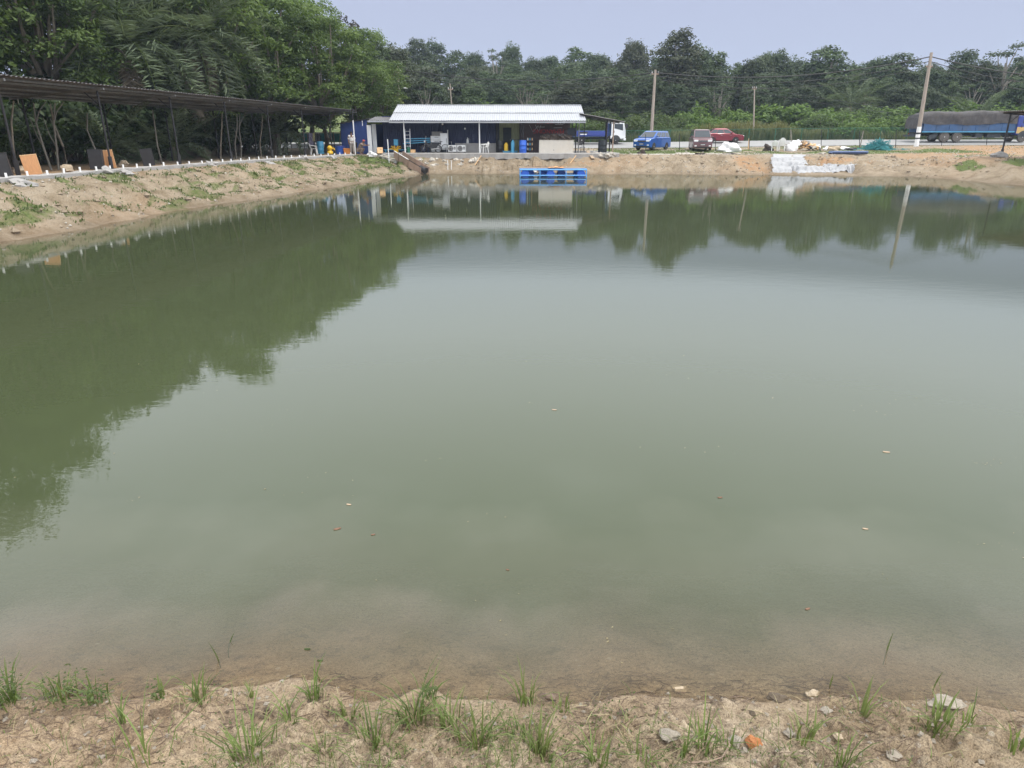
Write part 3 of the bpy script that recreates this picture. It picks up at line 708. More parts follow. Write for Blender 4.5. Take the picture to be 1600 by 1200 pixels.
# ------------------------------------------------------------------ planting
rg = random.Random(12)
def at_top(u, v, y):
    p = at_y(u, v, y); return p.x, p.z
LAND = [(585,'beyond the left end of the house'),(650,'behind the left part of the roof'),(720,'behind the roof, left of its middle'),(790,'behind the middle of the roof'),
        (850,'behind the roof, right of its middle'),(905,'behind the right end of the roof'),(955,'beyond the white truck cab'),(1020,'beyond the blue car'),(1095,'beyond the maroon van'),
        (1140,'beyond the red saloon'),(1180,'beyond the thin bare pole'),(1215,'beyond the stacked white chairs'),(1270,'beyond the rubbish heap'),(1325,'beyond the blue roofing sheet'),
        (1375,'beyond the heap of teal netting'),(1440,'beyond the leaning tall pole'),(1500,'beyond the covered truck'),(1575,'beyond the cab of the covered truck'),(1640,'past the cab of the covered truck')]
def land(u): return min(LAND, key=lambda a: abs(a[0]-u))[1]
KW = {'broad': 'broad dark green tree', 'round': 'rounded mid green tree', 'tall': 'tall tufted tree', 'slim': 'slim upright green tree', 'open': 'thin crowned pale tree'}
# skyline trees, left to right: sight column, sight row of the top, distance, kind, width, own label
SKY = [(596,70,96,'broad',1.1,None),(625,92,120,'round',1,None),(648,66,140,'tall',1.1,'double tufted tall tree on the skyline above the left end of the roof'),(676,70,150,'tall',1.2,None),(708,78,138,'slim',1.2,None),(738,84,150,'broad',1,None),
       (772,78,142,'open',1.3,None),(800,72,150,'round',.8,'small dark round topped tree poking above the forest behind the roof'),(832,92,140,'broad',1,None),(862,90,145,'round',1,None),(898,80,140,'slim',1.5,None),(932,88,135,'round',1.1,None),
       (962,98,130,'broad',1,None),(995,66,128,'broad',.82,'round crowned tall tree standing alone on the skyline left of the tallest tree'),(1030,92,135,'round',1,None),(1068,53,104,'tall',1.15,None),(1098,78,112,'round',.8,None),
       (1125,88,112,'slim',1.2,'dark slender tree right of the tallest tree on the skyline'),(1160,104,118,'open',1.3,None),(1185,92,112,'broad',.9,None),(1212,84,115,'broad',.95,None),(1245,94,118,'round',1,None),(1272,90,110,'slim',1.3,None),
       (1305,70,108,'slim',1.45,'tall full tree breaking the skyline above the blue roofing sheet'),(1345,104,118,'broad',.9,None),(1385,92,106,'round',1,None),(1412,92,106,'slim',1.4,None),(1450,108,115,'broad',1,None),(1482,112,120,'round',1,None),
       (1515,84,110,'tall',1.2,None),(1545,98,105,'broad',.9,None),(1585,72,104,'open',1.4,'sparse see-through tall tree at the right end of the skyline'),(1622,88,108,'broad',1,None),(1665,90,112,'round',1,None)]
for u, v, y, k, wd, lab in SKY:
    x, zt = at_top(u, v, y)
    if k == 'tall' and u == 1068: lab = 'tallest tree on the skyline, open crown and long leaning pale trunk'
    t = place_tree('forest_tree', lab or f'{KW[k]} on the skyline {land(u)}', P[k][rg.randrange(3)], x, y, zt-gz(x, y), 'trees of the forest behind the road', wide=wd, rg=rg)
# forest in front of and between them
k = 0
for row, (y0, va, vb, step) in enumerate(((98, 122, 148, 37), (108, 104, 126, 41), (124, 100, 116, 45), (160, 92, 108, 60))):
    u = 588 + row*11
    while u < 1680:
        y = y0 + rg.uniform(-4, 5); uu = u + rg.uniform(-12, 12); v = rg.uniform(va, vb)
        if uu < 640 and y < 106: y += 8
        x, zt = at_top(uu, v, y); kd = rg.choice(('broad', 'broad', 'round', 'slim', 'round', 'broad') if row else ('broad', 'round', 'open', 'slim', 'broad'))
        rowname = ('at the front of the forest', 'in the middle of the forest', 'deep in the forest', 'on the far hill')[row]
        place_tree('forest_tree', f'{KW[kd]} {rowname}, {land(uu)}'.replace('behind the metal roof, ', 'behind roof, ').replace(' in the middle of the forest', ' mid forest').replace(' at the front of the forest', ' fronting the forest'), P[kd][rg.randrange(3)], x, y, zt-gz(x, y), 'trees of the forest behind the road', wide=rg.uniform(.95, 1.3), rg=rg)
        u += step*rg.uniform(.75, 1.2)
# bushes behind the roadside fence
for row, (y0, va, vb, step) in enumerate(((93.5, 146, 170, 31), (87.0, 164, 192, 33))):
    u = 620 + row*15
    while u < 1660:
        y = y0 + rg.uniform(-1.5, 2); uu = u + rg.uniform(-9, 9); v = rg.uniform(va, vb)
        if row and 1110 < uu < 1280: v += 14; y += 1.5
        x, zt = at_top(uu, v, y)
        place_tree('roadside_bush', ('tall bright green bush at the forest edge ', 'low leafy green bush behind the roadside fence ')[row] + land(uu), P['bush'][rg.randrange(3)], x, y, zt-gz(x, y), 'bushes along the road', wide=rg.uniform(.9, 1.35), rg=rg, cat='bush')
        u += step*rg.uniform(.75, 1.25)
# palms in the forest
for u, v, y, lab in ((1335,128,97,'fan of palm fronds among dark trees above the blue roofing sheet'),(1530,150,92,'palm with hanging fronds above the covered truck'),(1310,150,100,'lower palm half hidden in dark trees beyond the rubbish heap')):
    x, zt = at_top(u, v, y); g = gz(x, y)
    make_palm('forest_palm', lab, (x, y, g), max(1.5, zt-g-3.0), 1.25, 18, 0, int(u), 'palms in the forest')
# tall reedy grass behind the fence: nobody could count it
def reeds():
    r = np.random.default_rng(5); n = 9000
    x = np.where(r.random(n) < .45, r.uniform(-14, 60, n), r.normal(29, 7, n)); y = 83.8+np.abs(r.normal(size=n))*1.5
    h = r.uniform(1.2, 2.6, n)*(.75+.5*fbm(x*.25, y*.1, 3, 5)); h = h*(.42+.42*np.exp(-((x-29)/9)**2)*fbm(x*.35, y*.35, 2, 6)*1.6)
    z = terrain(x, y); a = r.uniform(0, 6.28, n); bend = r.uniform(.1, .5, n)*h; w = r.uniform(.02, .05, n)
    dx, dy = np.cos(a), np.sin(a); px, py = -dy*w, dx*w
    v = np.stack([np.stack([x-px, y-py, z], 1), np.stack([x+px, y+py, z], 1), np.stack([x+dx*bend*.35+px*.8, y+dy*bend*.35+py*.8, z+h*.65], 1), np.stack([x+dx*bend*.35-px*.8, y+dy*bend*.35-py*.8, z+h*.65], 1),
                  np.stack([x+dx*bend+px*.3, y+dy*bend+py*.3, z+h], 1), np.stack([x+dx*bend-px*.3, y+dy*bend-py*.3, z+h], 1)], 1).reshape(-1, 3)
    i = np.arange(n)*6; f = np.concatenate([np.stack([i, i+1, i+2, i+3], 1), np.stack([i+3, i+2, i+4, i+5], 1)])
    return mesh_np('tall_grass', v, f, [M['tall_grass']], tint=np.repeat(r.uniform(0, 1, n), 6))
tag(link('tall_grass', reeds()), kind='stuff')

# left wood behind the shelter
LEFT = [('acacia',-28.6,34.2,16.5,'tall feathery tree at the left edge of the wood, nearest the camera'),('acacia',-30,38.5,15.5,'feathery bright green tree above the shelter roof left of the big palms'),
        ('acacia',-27.0,43.5,14.0,'feathery tree whose crown meets the fronds of the left palm'),('acacia',-22.8,54,14.6,'large feathery tree right behind the big palms, top cut by the picture edge'),('acacia',-19.6,59.5,13.2,'large feathery tree above the middle of the shelter roof'),
        ('acacia',-16.6,64,11.2,'feathery tree above the far end of the shelter roof'),('acacia',-14.2,68.5,10.2,'spreading feathery tree above the blue lean-to'),('acacia',-12.4,73,8.2,'low spreading feathery tree touching the left end of the metal roof'),
        ('acacia',-24,65,14.5,'feathery tree in the second rank behind the shelter'),('acacia',-20,72,13.2,'feathery tree in the back rank left of the dark topped tree'),('broad',-36,46,17,'broad dark tree deep in the wood at far left'),
        ('broad',-31,56,17,'broad dark tree deep in the wood behind the big palms'),('round',-27.5,72,15,'rounded tree deep in the wood behind the shelter')]
for i, (k, x, y, h, lab) in enumerate(LEFT):
    place_tree('wood_tree', lab, P[k][i % len(P[k])], x, y, h, 'trees of the wood beside the shelter', wide=rg.uniform(1.0, 1.15), rg=rg)
x, zt = at_top(551, 27, 84)
place_tree('wood_tree', 'dark purple leaved treetop poking above the wood', P['purple'][0], x, 84, zt-gz(x, 84), 'trees of the wood beside the shelter', rz=0, wide=1.0, rg=rg)
x, zt = at_top(585, 62, 84); place_tree('wood_tree', 'small leafy treetop right of the purple topped tree', P['slim'][0], x, 84, zt-gz(x, 84), 'trees of the wood beside the shelter', rg=rg)
x, zt = at_top(616, 142, 76); place_tree('yellow_bush', 'yellow green bush with hanging leaves above the left end of the metal roof', P['yellow'][0], x, 76, zt-gz(x, 76), rg=rg, cat='bush')
for i, (x, y, th, sc, lab) in enumerate(((-24.2,46.5,6.6,1.55,'big palm with drooping fronds left of the second big palm'),(-21.8,51.0,7.4,1.5,'big palm with grey hanging fronds in the middle of the wood'),(-25.5,53.5,8.5,1.5,'big palm rising behind the two front palms'),
                                         (-22.2,39.5,.7,.85,'stemless young palm behind the shelter near the second brown box'),(-21.0,44.5,.8,.8,'stemless young palm behind the shelter right of the upright black board'),(-18.6,57.5,1.6,.8,'young palm below the far part of the shelter roof'))):
    make_palm('oil_palm', lab, (x, y, gz(x, y)), th, sc, 30 if th > 3 else 16, 8 if th > 3 else 0, 50+i, 'palms in the wood beside the shelter', .28 if th > 3 else .16)
# dark undergrowth behind the shelter
k = 0
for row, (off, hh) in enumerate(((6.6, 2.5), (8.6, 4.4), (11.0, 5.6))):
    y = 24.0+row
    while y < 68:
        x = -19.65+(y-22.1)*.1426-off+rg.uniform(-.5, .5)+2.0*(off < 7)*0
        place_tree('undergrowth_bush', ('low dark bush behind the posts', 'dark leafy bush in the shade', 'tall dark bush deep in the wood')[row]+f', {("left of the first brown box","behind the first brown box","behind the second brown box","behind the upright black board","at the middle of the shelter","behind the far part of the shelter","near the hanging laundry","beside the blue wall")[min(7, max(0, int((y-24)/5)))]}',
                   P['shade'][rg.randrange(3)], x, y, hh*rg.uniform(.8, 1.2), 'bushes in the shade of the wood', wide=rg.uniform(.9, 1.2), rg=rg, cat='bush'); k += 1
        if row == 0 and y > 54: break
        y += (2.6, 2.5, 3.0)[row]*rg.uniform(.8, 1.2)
# bare pale saplings
for i, (u, v, y, h, fork) in enumerate(((22,255,31,5.2,0),(78,252,32,5.5,1),(88,252,33.5,5.8,1),(104,256,31,5.4,1),(148,240,38,2.4,0),(250,236,44,5.0,0),(343,243,49,5.5,0),(369,247,48,6.5,0),(376,245,48.5,6.5,1),(408,243,52,5,0),(512,236,66,5.5,1),(520,236,66.5,5,0),(532,236,67,5.2,0))):
    h = min(h, 2.75)
    if i < 10:
        y = 30.0; a_, b_, c_ = ray(u, v)
        y = (22.1*.1426-19.65-5.0-22.1*.1426*0-.1426*22.1)/(a_/b_-.1426) if abs(a_/b_-.1426) > 1e-6 else y
    p = at_y(u, v, y); g = gz(p.x, y)
    t = thing('bare_sapling', f'thin bare {("forking" if fork else "straight")} trunk behind the shelter, {("left of the first brown box","above the first brown box, left stem","above the first brown box, right stem","between the two brown boxes","left of the black box","behind the upright black board","left of the paired stems","left one of the paired stems","right one of the paired stems","right of the paired stems","left of the blue wall, leaning left","left of the blue wall, middle one","next to the blue wall")[i]}', 'tree', (p.x, y, g), 0, 'bare stems behind the shelter')
    b = MB(); ln = rg.uniform(-.5, .5); pp = [(0, 0, -.2), (ln*.2+rg.uniform(-.1, .1), 0, h*.35), (ln*.6+rg.uniform(-.15, .15), .1, h*.7), (ln, .2, h)]
    b.tube(pp, .05, 6, .028); b.build('trunk', M['bark' if i % 3 == 0 else 'sapling_bark'], t, True)
    if fork:
        for s in (-1, 1):
            b = MB(); q = pp[1+(s > 0)]; b.tube([q, (q[0]+s*.25, .1, q[2]+.5), (q[0]+s*.5, .3, min(2.8, q[2]+1.2))], .03, 5, .014); b.build('branch', M['sapling_bark'], t, True)

# grass and stones nobody could count
def blades(name, x, y, z, h, w, bend, rng, material, az=None):
    n = len(x); a = rng.uniform(0, 6.28, n) if az is None else az
    dx, dy = np.cos(a), np.sin(a); px, py = -dy*w*.5, dx*w*.5
    rows = []
    for s, ww in ((0, .8), (.4, 1.0), (.75, .7), (1.0, .06)):
        o = bend*h*s*s; zz = z-.005+h*(s-.45*bend*s*s*s)
        rows += [np.stack([x+dx*o-px*ww, y+dy*o-py*ww, zz], 1), np.stack([x+dx*o+px*ww, y+dy*o+py*ww, zz], 1)]
    v = np.stack(rows, 1).reshape(-1, 3); i = np.arange(n)*8
    f = np.concatenate([np.stack([i+2*k, i+2*k+1, i+2*k+3, i+2*k+2], 1) for k in range(3)])
    return mesh_np(name, v, f, [material], tint=np.repeat(rng.uniform(0, 1, n), 8))
def bank_grass():
    r = np.random.default_rng(3); X, Y = [], []
    for n, x0, x1, y0, y1 in ((150000,-17,-6,17,57),(34000,6,52,57,73.3),(4000,29,35,40,52)):
        x = r.uniform(x0, x1, n); y = r.uniform(y0, y1, n); g = grass_mask(x, y)*(.3+.7*vnoise(x*2.2, y*2.2, 8)); z = terrain(x, y)
        k = (r.random(n) < g*.8) & (z > .08); X.append(x[k]); Y.append(y[k])
    x, y = np.concatenate(X), np.concatenate(Y); n = len(x)
    return blades('bank_grass', x, y, terrain(x, y), r.uniform(.04, .15, n), r.uniform(.02, .045, n), r.uniform(.3, 1.3, n), r, M['weed_leaf'])
tag(link('bank_grass', bank_grass()), kind='stuff')
def stones(name, x, y, s, rng, material, sink=.3):
    n = len(x); z = terrain(x, y)
    d = unit(np.array([(1,0,0),(-1,0,0),(0,1,0),(0,-1,0),(0,0,1),(0,0,-1),(.7,.7,.5),(-.7,.7,.4),(.7,-.7,.3),(-.7,-.7,.5)]))[:6]
    v = d[None]*(s[:, None, None]*rng.uniform(.6, 1.25, (n, 6, 3))); v[:, :, 2] *= .75
    th = rng.uniform(0, 6.28, n); c, q = np.cos(th)[:, None], np.sin(th)[:, None]
    v = np.stack([v[:, :, 0]*c-v[:, :, 1]*q+x[:, None], v[:, :, 0]*q+v[:, :, 1]*c+y[:, None], v[:, :, 2]+(z+s*sink)[:, None]], 2).reshape(-1, 3)
    t = np.array([(0,2,4),(2,1,4),(1,3,4),(3,0,4),(2,0,5),(1,2,5),(3,1,5),(0,3,5)]); f = (np.arange(n)[:, None, None]*6+t[None]).reshape(-1, 3)
    return mesh_np(name, v, f, [material])
def bank_stones():
    r = np.random.default_rng(9); X, Y, Z = [], [], []
    for n, x0, x1, y0, y1, a, b_ in ((2600,-17.5,-6.5,15,58,.02,.07),(2600,-8,36,53.5,60,.02,.09),(900,8,50,59,72,.03,.1)):
        x = r.uniform(x0, x1, n); y = r.uniform(y0, y1, n); z = terrain(x, y); k = (z > .03) & ~((y > 57) & (x < 9)); X.append(x[k]); Y.append(y[k]); Z.append(r.uniform(a, b_, k.sum())**1.0)
    return stones('bank_gravel', np.concatenate(X), np.concatenate(Y), np.concatenate(Z)*r.uniform(.5, 1, sum(map(len, X))), r, M['rubble_stone'])
tag(link('bank_gravel', bank_stones()), kind='stuff')
def bank_clods():
    r = np.random.default_rng(19); X, Y = [], []
    for n, x0, x1, y0, y1 in ((2600,-17.5,-6.5,16,57),(2400,-8,36,53.3,59.5),(700,28,40,44,58)):
        x = r.uniform(x0, x1, n); y = r.uniform(y0, y1, n); z = terrain(x, y)
        k = (z > .05) & ~((y > 57.2) & (x < 9)) & (fbm(x*.8, y*.8, 3, 17) > .42); X.append(x[k]); Y.append(y[k])
    x, y = np.concatenate(X), np.concatenate(Y); return stones('bank_clods', x, y, .03+.13*r.random(len(x))**3, r, M['clod'], .05)
tag(link('bank_clods', bank_clods()), kind='stuff')
def near_gravel():
    r = np.random.default_rng(10); n = 5200
    x = r.uniform(-3.0, 3.0, n); y = r.uniform(1.7, 3.05, n); z = terrain(x, y); k = z > -.02; x, y = x[k], y[k]
    return stones('near_gravel', x, y, .002+.016*r.random(len(x))**7, r, M['near_stone'], .1)
tag(link('near_gravel', near_gravel()), kind='stuff')
def near_roots():
    r = np.random.default_rng(21); b = MB(); n = 3800
    x = r.uniform(-2.8, 2.8, n); y = r.uniform(1.75, 3.0, n); k = fbm(x*2.4, y*3.2, 3, 18) > .50; x, y = x[k], y[k]; n = len(x)
    a = r.uniform(-.6, .6, n)+np.where(r.random(n) < .5, math.pi, 0); l = r.uniform(.03, .13, n); q = r.normal(size=n)*.7
    s_ = np.array([0, .5, 1])[:, None]; PX = x+np.cos(a+q*s_)*l*s_; PY = y+np.sin(a+q*s_)*l*s_*.8; PZ = terrain(PX, PY)
    lift = r.random(n)*.008; th = r.uniform(.0007, .0022, n)
    for i in range(n):
        if PZ[0, i] < -.09: continue
        b.tube([(PX[j, i], PY[j, i], PZ[j, i]+.004+(lift[i] if j == 1 else 0)) for j in range(3)], th[i], 3, caps=False)
    return b.mesh('dead_roots', M['root'])
tag(link('dead_roots', near_roots()), kind='stuff')
def low_weeds():
    r = np.random.default_rng(23); n = 900
    n = 5200; x = np.where(r.random(n) < .5, r.uniform(-2.9, 2.9, n), r.normal(-.25, .55, n)); y = 1.75+np.abs(r.normal(size=n))*.5; z = terrain(x, y)
    k = (z > .01) & (fbm(x*3, y*3, 3, 14) > .43); x, y, z = x[k], y[k], z[k]; n = len(x)
    return blades('low_grass', x, y, z, r.uniform(.02, .11, n)*(.5+vnoise(x*3, y*3, 9)), r.uniform(.002, .0048, n), r.uniform(.2, 1.1, n), r, M['grass_blade'])
tag(link('low_grass', low_weeds()), kind='stuff')
def mats():
    r = np.random.default_rng(29); n = 9000
    x = r.uniform(-2.9, 2.9, n); y = r.uniform(1.7, 2.9, n); z = terrain(x, y)
    k = (z > .004) & (r.random(n) < sstep(.46, .62, fbm(x*2.2, y*3, 3, 15))*.8); x, y, z = x[k], y[k], z[k]; n = len(x)
    C = np.stack([x, y, z+r.uniform(.003, .03, n)], 1); L_ = r.uniform(.008, .022, n)
    return leaf_mesh('creeping_weeds', C, np.array([0, 0, 1.])+r.normal(size=(n, 3))*.45, L_, L_*.45, r.uniform(0, 1, n), M['weed_leaf'], r)
tag(link('creeping_weeds', mats()), kind='stuff')
def dry():
    r = np.random.default_rng(30); n = 1500
    x = r.uniform(-2.9, 2.9, n); y = r.uniform(1.7, 2.95, n); z = terrain(x, y)
    k = (z > 0) & (r.random(n) < .25+sstep(.45, .6, fbm(x*2, y*2.5, 3, 16))); x, y, z = x[k], y[k], z[k]; n = len(x)
    return blades('dry_grass', x, y, z, r.uniform(.03, .11, n), r.uniform(.0015, .0035, n), r.uniform(.9, 2.0, n), r, M['dry_blade'])
tag(link('dry_grass', dry()), kind='stuff')
def mud():
    r = np.random.default_rng(33); X, Y = [], []
    for x in r.uniform(-2.8, 2.8, 420):
        if fbm(np.array([x*1.7]), np.array([0.]), 2, 3)[0] < .42: continue
        ys = np.linspace(2.3, 3.3, 60); zs = terrain(np.full(60, x), ys); i = np.argmax(zs < .004)
        X.append(x); Y.append(ys[i]+r.normal()*.035)
    X, Y = np.array(X), np.array(Y)
    return stones('mud_crumbs', X, Y, .005+.018*r.random(len(X))**3, r, M['mud'], .15)
tag(link('mud_crumbs', mud()), kind='stuff')

# tufts of grass on the near bank: sight point of the base, blades, length, spread, label
TUFTS = [(a_, b_, int(c_*1.25)+1, d_*1.45, e_*1.25, f_) for a_, b_, c_, d_, e_, f_ in [(18,1098,26,.17,.06,'leafy grass tuft at the waterline in the left corner'),(95,1092,30,.13,.10,'dense leafy weed clump at the waterline near the left corner'),(150,1098,22,.12,.07,'small leafy weed beside the dense clump at the waterline'),
         (250,1092,8,.10,.03,'little broad leaved sprig in the shallow water left of the two bladed tuft'),(312,1098,22,.15,.05,'grass tuft at the waterline with two long upright blades'),(392,1090,6,.09,.02,'thin sprig at the waterline right of the two bladed tuft'),
         (490,1095,22,.14,.05,'grass tuft at the waterline below the floating green leaves'),(190,1130,9,.12,.02,'lone thin sprig on bare sand left of the long blades'),(230,1196,9,.30,.06,'long arching single blades rising from the bottom edge, left'),
         (392,1185,44,.17,.09,'large dense grass tuft at the bottom edge, left of the middle'),(455,1128,10,.12,.05,'sparse grass sprig on bare soil left of the middle'),(545,1122,22,.10,.07,'short grassy patch left of the middle, above the large tuft'),
         (585,1165,30,.14,.09,'short thick grass clump in the middle of the near bank'),(650,1130,34,.19,.09,'grass clump with a long stem leaning right over the waterline'),(672,1092,10,.13,.04,'broad leaved sprig at the waterline in the middle'),
         (705,1135,26,.15,.08,'grass clump right of the long leaning stem'),(745,1165,42,.17,.09,'big grass clump in the middle of the bottom edge'),(822,1100,18,.20,.05,'grass tuft at the waterline with curving thin blades'),
         (842,1180,32,.15,.06,'compact upright grass tuft right of the big middle clump'),(880,1112,12,.09,.05,'small bright sprig on bare soil below the curving blades'),(935,1196,22,.18,.06,'upright grass tuft at the bottom edge right of the middle'),
         (1000,1190,14,.10,.07,'weak grass tuft at the bottom edge left of the stones'),(1068,1180,10,.18,.03,'thin upright grass stems left of the grey stones'),(1100,1175,20,.17,.05,'grass tuft growing among the grey stones'),
         (1135,1172,14,.12,.05,'small grass sprig behind the pale stone'),(1255,1158,22,.13,.08,'sprawling grass tuft right of the orange stone'),(1225,1190,12,.10,.04,'small upright sprig at the bottom edge right of the orange stone'),
         (1316,1195,18,.13,.05,'grass sprig at the bottom edge below the sprawling tuft'),(1347,1120,8,.19,.02,'single tall grass stem at the waterline on the right'),(1462,1140,30,.15,.10,'sprawling grass clump with long flat blades near the right edge'),
         (1510,1130,8,.12,.04,'short sprig beside the sprawling clump near the right edge'),(1585,1172,9,.20,.04,'broad arching blades at the right edge'),(820,1150,12,.09,.05,'tiny grass patch between the middle clumps'),(505,1180,10,.10,.05,'tiny grass sprig right of the large dense tuft')]]
def tuft_mesh(n, ln, spread, seed, broad):
    r = np.random.default_rng(seed); x = r.normal(size=n)*spread*.35; y = r.normal(size=n)*spread*.25
    az = np.arctan2(y, x)+r.normal(size=n)*.7; h = ln*r.uniform(.35, 1.0, n); h[:max(1, n//8)] = ln*r.uniform(.95, 1.3)
    return blades('blades', x, y, np.zeros(n), h, r.uniform(.0045, .0095, n)*(1.4 if broad else 1), r.uniform(.1, .95, n), r, M['grass_blade'], az)
def weed_mesh(n, ln, spread, seed):
    r = np.random.default_rng(seed); C, Nn, T = [], [], []
    for i in range(n):
        q = r.normal(size=2)*spread*.4; hh = ln*r.uniform(.15, .75)
        C.append((q[0], q[1], hh)); Nn.append((q[0]*3, q[1]*3, .9)); T.append((q[0], q[1], .01))
    k = len(C); L_ = r.uniform(.014, .030, k)
    return leaf_mesh('leaves', np.array(C), np.array(Nn)+r.normal(size=(k, 3))*.3, L_, L_*.5, r.uniform(0, 1, k), M['weed_leaf'], r, T=np.array(T)+r.normal(size=(k, 3))*.02)
for i, (u, v, n, ln, sp_, lab) in enumerate(TUFTS):
    p = at_z(u, v, 0.04)
    for _ in range(6): p = at_z(u, v, gz(p.x, p.y))
    t = thing('grass_tuft', lab, 'grass', p, 0, 'grass tufts on the near bank')
    link('blades', tuft_mesh(n, ln, sp_, 700+i, 'broad' in lab or 'long flat' in lab), t)
    if 'leaf' in lab or 'broad leaved' in lab or 'weed' in lab: link('leaves', weed_mesh(n*3, ln, sp_*1.2, 800+i), t)
# single blades standing in the water
for i, (u, v, ln, lean, lab) in enumerate(((343,1032,.13,-.35,'dark bent blade standing in the shallow water, left of the cross blade'),(352,1003,.07,.9,'short cross blade above the dark bent blade in the water'),(1385,1016,.12,.12,'single green blade standing in open water on the right'),
                                           (1458,1076,.11,.25,'curled dark blade at the waterline near the right edge'),(1297,1070,.07,.1,'short thin stalk in the shallows left of the single tall stem'),(500,1062,.09,-.5,'pale drowned stalk in the shallows left of the middle'))):
    p = at_z(u, v, 0); b = MB(); d = min(-gz(p.x, p.y), .2)
    pts = [Vector((lean*ln*s*s, 0, -d-.02+(ln+d+.02)*s)) for s in (0, .35, .6, .8, 1)]
    for a, c, w0, w1 in zip(pts, pts[1:], (.6, .9, 1, .7), (.9, 1, .7, .1)):
        b.quad(a+Vector((-.004*w0, .001, 0)), a+Vector((.004*w0, 0, 0)), c+Vector((.004*w1, 0, 0)), c+Vector((-.004*w1, .001, 0)))
    o = b.build('water_blade', M['grass_blade'], loc=p); tag(o, lab, 'grass', 'single blades in the water')
# floating bits
for i, (u, v, L_, lab, mt) in enumerate(((1262,951,.035,'red brown leaf floating on the water at right','dead_leaf'),(793,890,.022,'small brown leaf floating in the middle of the near water','dead_leaf'),(527,826,.055,'brown twiggy leaf floating left of the middle','dead_leaf'),
                                         (545,788,.04,'pale leaf floating above the brown twiggy leaf','wood'),(1385,706,.06,'pale reed scrap floating far out at right','wood'),(1125,777,.04,'brown speck of leaf floating right of the middle','dead_leaf'),
                                         (583,835,.03,'tiny dark leaf floating right of the brown twiggy leaf','dead_leaf'),(866,640,.05,'lone leaf scrap floating in the middle of the pond','wood'),(1352,826,.04,'pale leaf scrap floating below the reed scrap at right','wood'),(480,1014,.035,'round green leaf floating at the near shore','weed_leaf'),(500,1032,.03,'second round green leaf at the near shore, nearer the bank','weed_leaf'))):
    p = at_z(u, v, .004); b = MB(); r = random.Random(i); a = r.uniform(-.5, .5); m = 7
    up = [(L_*.5*math.cos(math.pi*k/m), L_*.2*math.sin(math.pi*k/m)) for k in range(m+1)]; dn = [(x_, -y_) for x_, y_ in up[1:-1][::-1]]
    ol = up+dn; c, s = math.cos(a), math.sin(a); n = len(ol)
    b.add([(x_*c-y_*s, x_*s+y_*c, .004*abs(x_)/L_) for x_, y_ in ol]+[(x_*c-y_*s, x_*s+y_*c, -.003) for x_, y_ in ol], [tuple(range(n)), tuple(reversed(range(n, 2*n)))]+[(k, n+k, n+(k+1) % n, (k+1) % n) for k in range(n)])
    tag(b.build('floating_leaf', M[mt], loc=p), lab, 'leaf', 'leaves floating on the pond')
def debris():
    r = np.random.default_rng(41); C = []
    for i in range(46):
        cx_, cy_ = r.uniform(-4.5, 6), 2.9+abs(r.normal())*3.2; n = r.integers(2, 12); sp_ = r.uniform(.02, .16)
        for k in range(n): C.append((cx_+r.normal()*sp_*1.6, cy_+r.normal()*sp_*.6, .004))
    C = np.array(C); C = C[terrain(C[:, 0], C[:, 1]) < -.03]; n = len(C); L_ = r.uniform(.004, .018, n)*(.4+r.random(n))
    return leaf_mesh('floating_scum', C, np.array([0, 0, 1.])+r.normal(size=(n, 3))*.06, L_, L_*r.uniform(.2, .7, n), r.uniform(0, 1, n), M['dry_blade'], r, fold=0)
tag(link('floating_scum', debris()), kind='stuff')
# stones of the near bank
for i, (u, v, rx_, ry_, rz_, mt, lab) in enumerate(((1178,1162,.036,.028,.026,'orange_stone','rusty orange stone on the near bank'),(1148,1162,.030,.028,.026,'near_stone','pale grey stone left of the orange stone'),(1163,1174,.020,.018,.014,'near_stone','small pale stone below the orange stone'),
                                                    (1130,1174,.024,.024,.018,'tan_stone','brown clod left of the pale grey stone'),(1068,1142,.024,.03,.03,'tan_stone','oval tan stone behind the thin upright stems'),(1082,1172,.040,.034,.030,'tan_stone','large dull stone at the foot of the thin stems'),
                                                    (1045,1150,.045,.03,.02,'near_stone','long sandy clod left of the stones'),(1232,1147,.024,.02,.016,'near_stone','pale stone behind the sprawling grass tuft'),(1310,1152,.02,.02,.014,'tan_stone','small orange tinged pebble right of the sprawling tuft'),
                                                    (1395,1180,.035,.03,.012,'near_stone','crumbly grey clod near the bottom right'),(1478,1098,.08,.04,.02,'near_stone','long sandy hump of clay at the waterline on the right'),(1268,1087,.035,.025,.020,'tan_stone','brown clod at the waterline right of the middle'),
                                                    (1215,1092,.05,.03,.018,'mud','dark muddy clod at the waterline'),(1060,1079,.05,.03,.018,'tan_stone','low crumbly clod at the waterline'),(1290,1112,.028,.022,.014,'near_stone','pale clod on the bank below the waterline clods'),
                                                    (858,1092,.05,.03,.02,'root','matted root clod at the waterline in the middle'),(1440,1150,.016,.015,.012,'near_stone','little grey stone under the sprawling clump'),(228,1138,.014,.012,.01,'near_stone','small white stone on the left of the near bank'),(52,1190,.016,.012,.01,'near_stone','white pebble near the bottom left corner'))):
    p = at_z(u, v, .04)
    for _ in range(6): p = at_z(u, v, gz(p.x, p.y))
    rr = np.random.default_rng(900+i); b = MB().rock((0, 0, rz_*.35), rx_, ry_, rz_, rr, 14, 9, .28)
    tag(b.build('stone', M[mt], None, True, loc=p), lab, 'stone', 'loose stones on the near bank')
p = at_z(1110, 1188, .1)
for _ in range(6): p = at_z(1110, 1188, gz(p.x, p.y))
b = MB().tube([(-.09, -.02, .01), (-.02, -.02, .014), (.05, .0, .018), (.10, .06, .022), (.11, .10, .02)], .0035, 6, .002)
tag(b.build('curved_twig', M['weathered_wood'], None, True, loc=p), 'bare curved twig lying in front of the orange stone', 'twig')

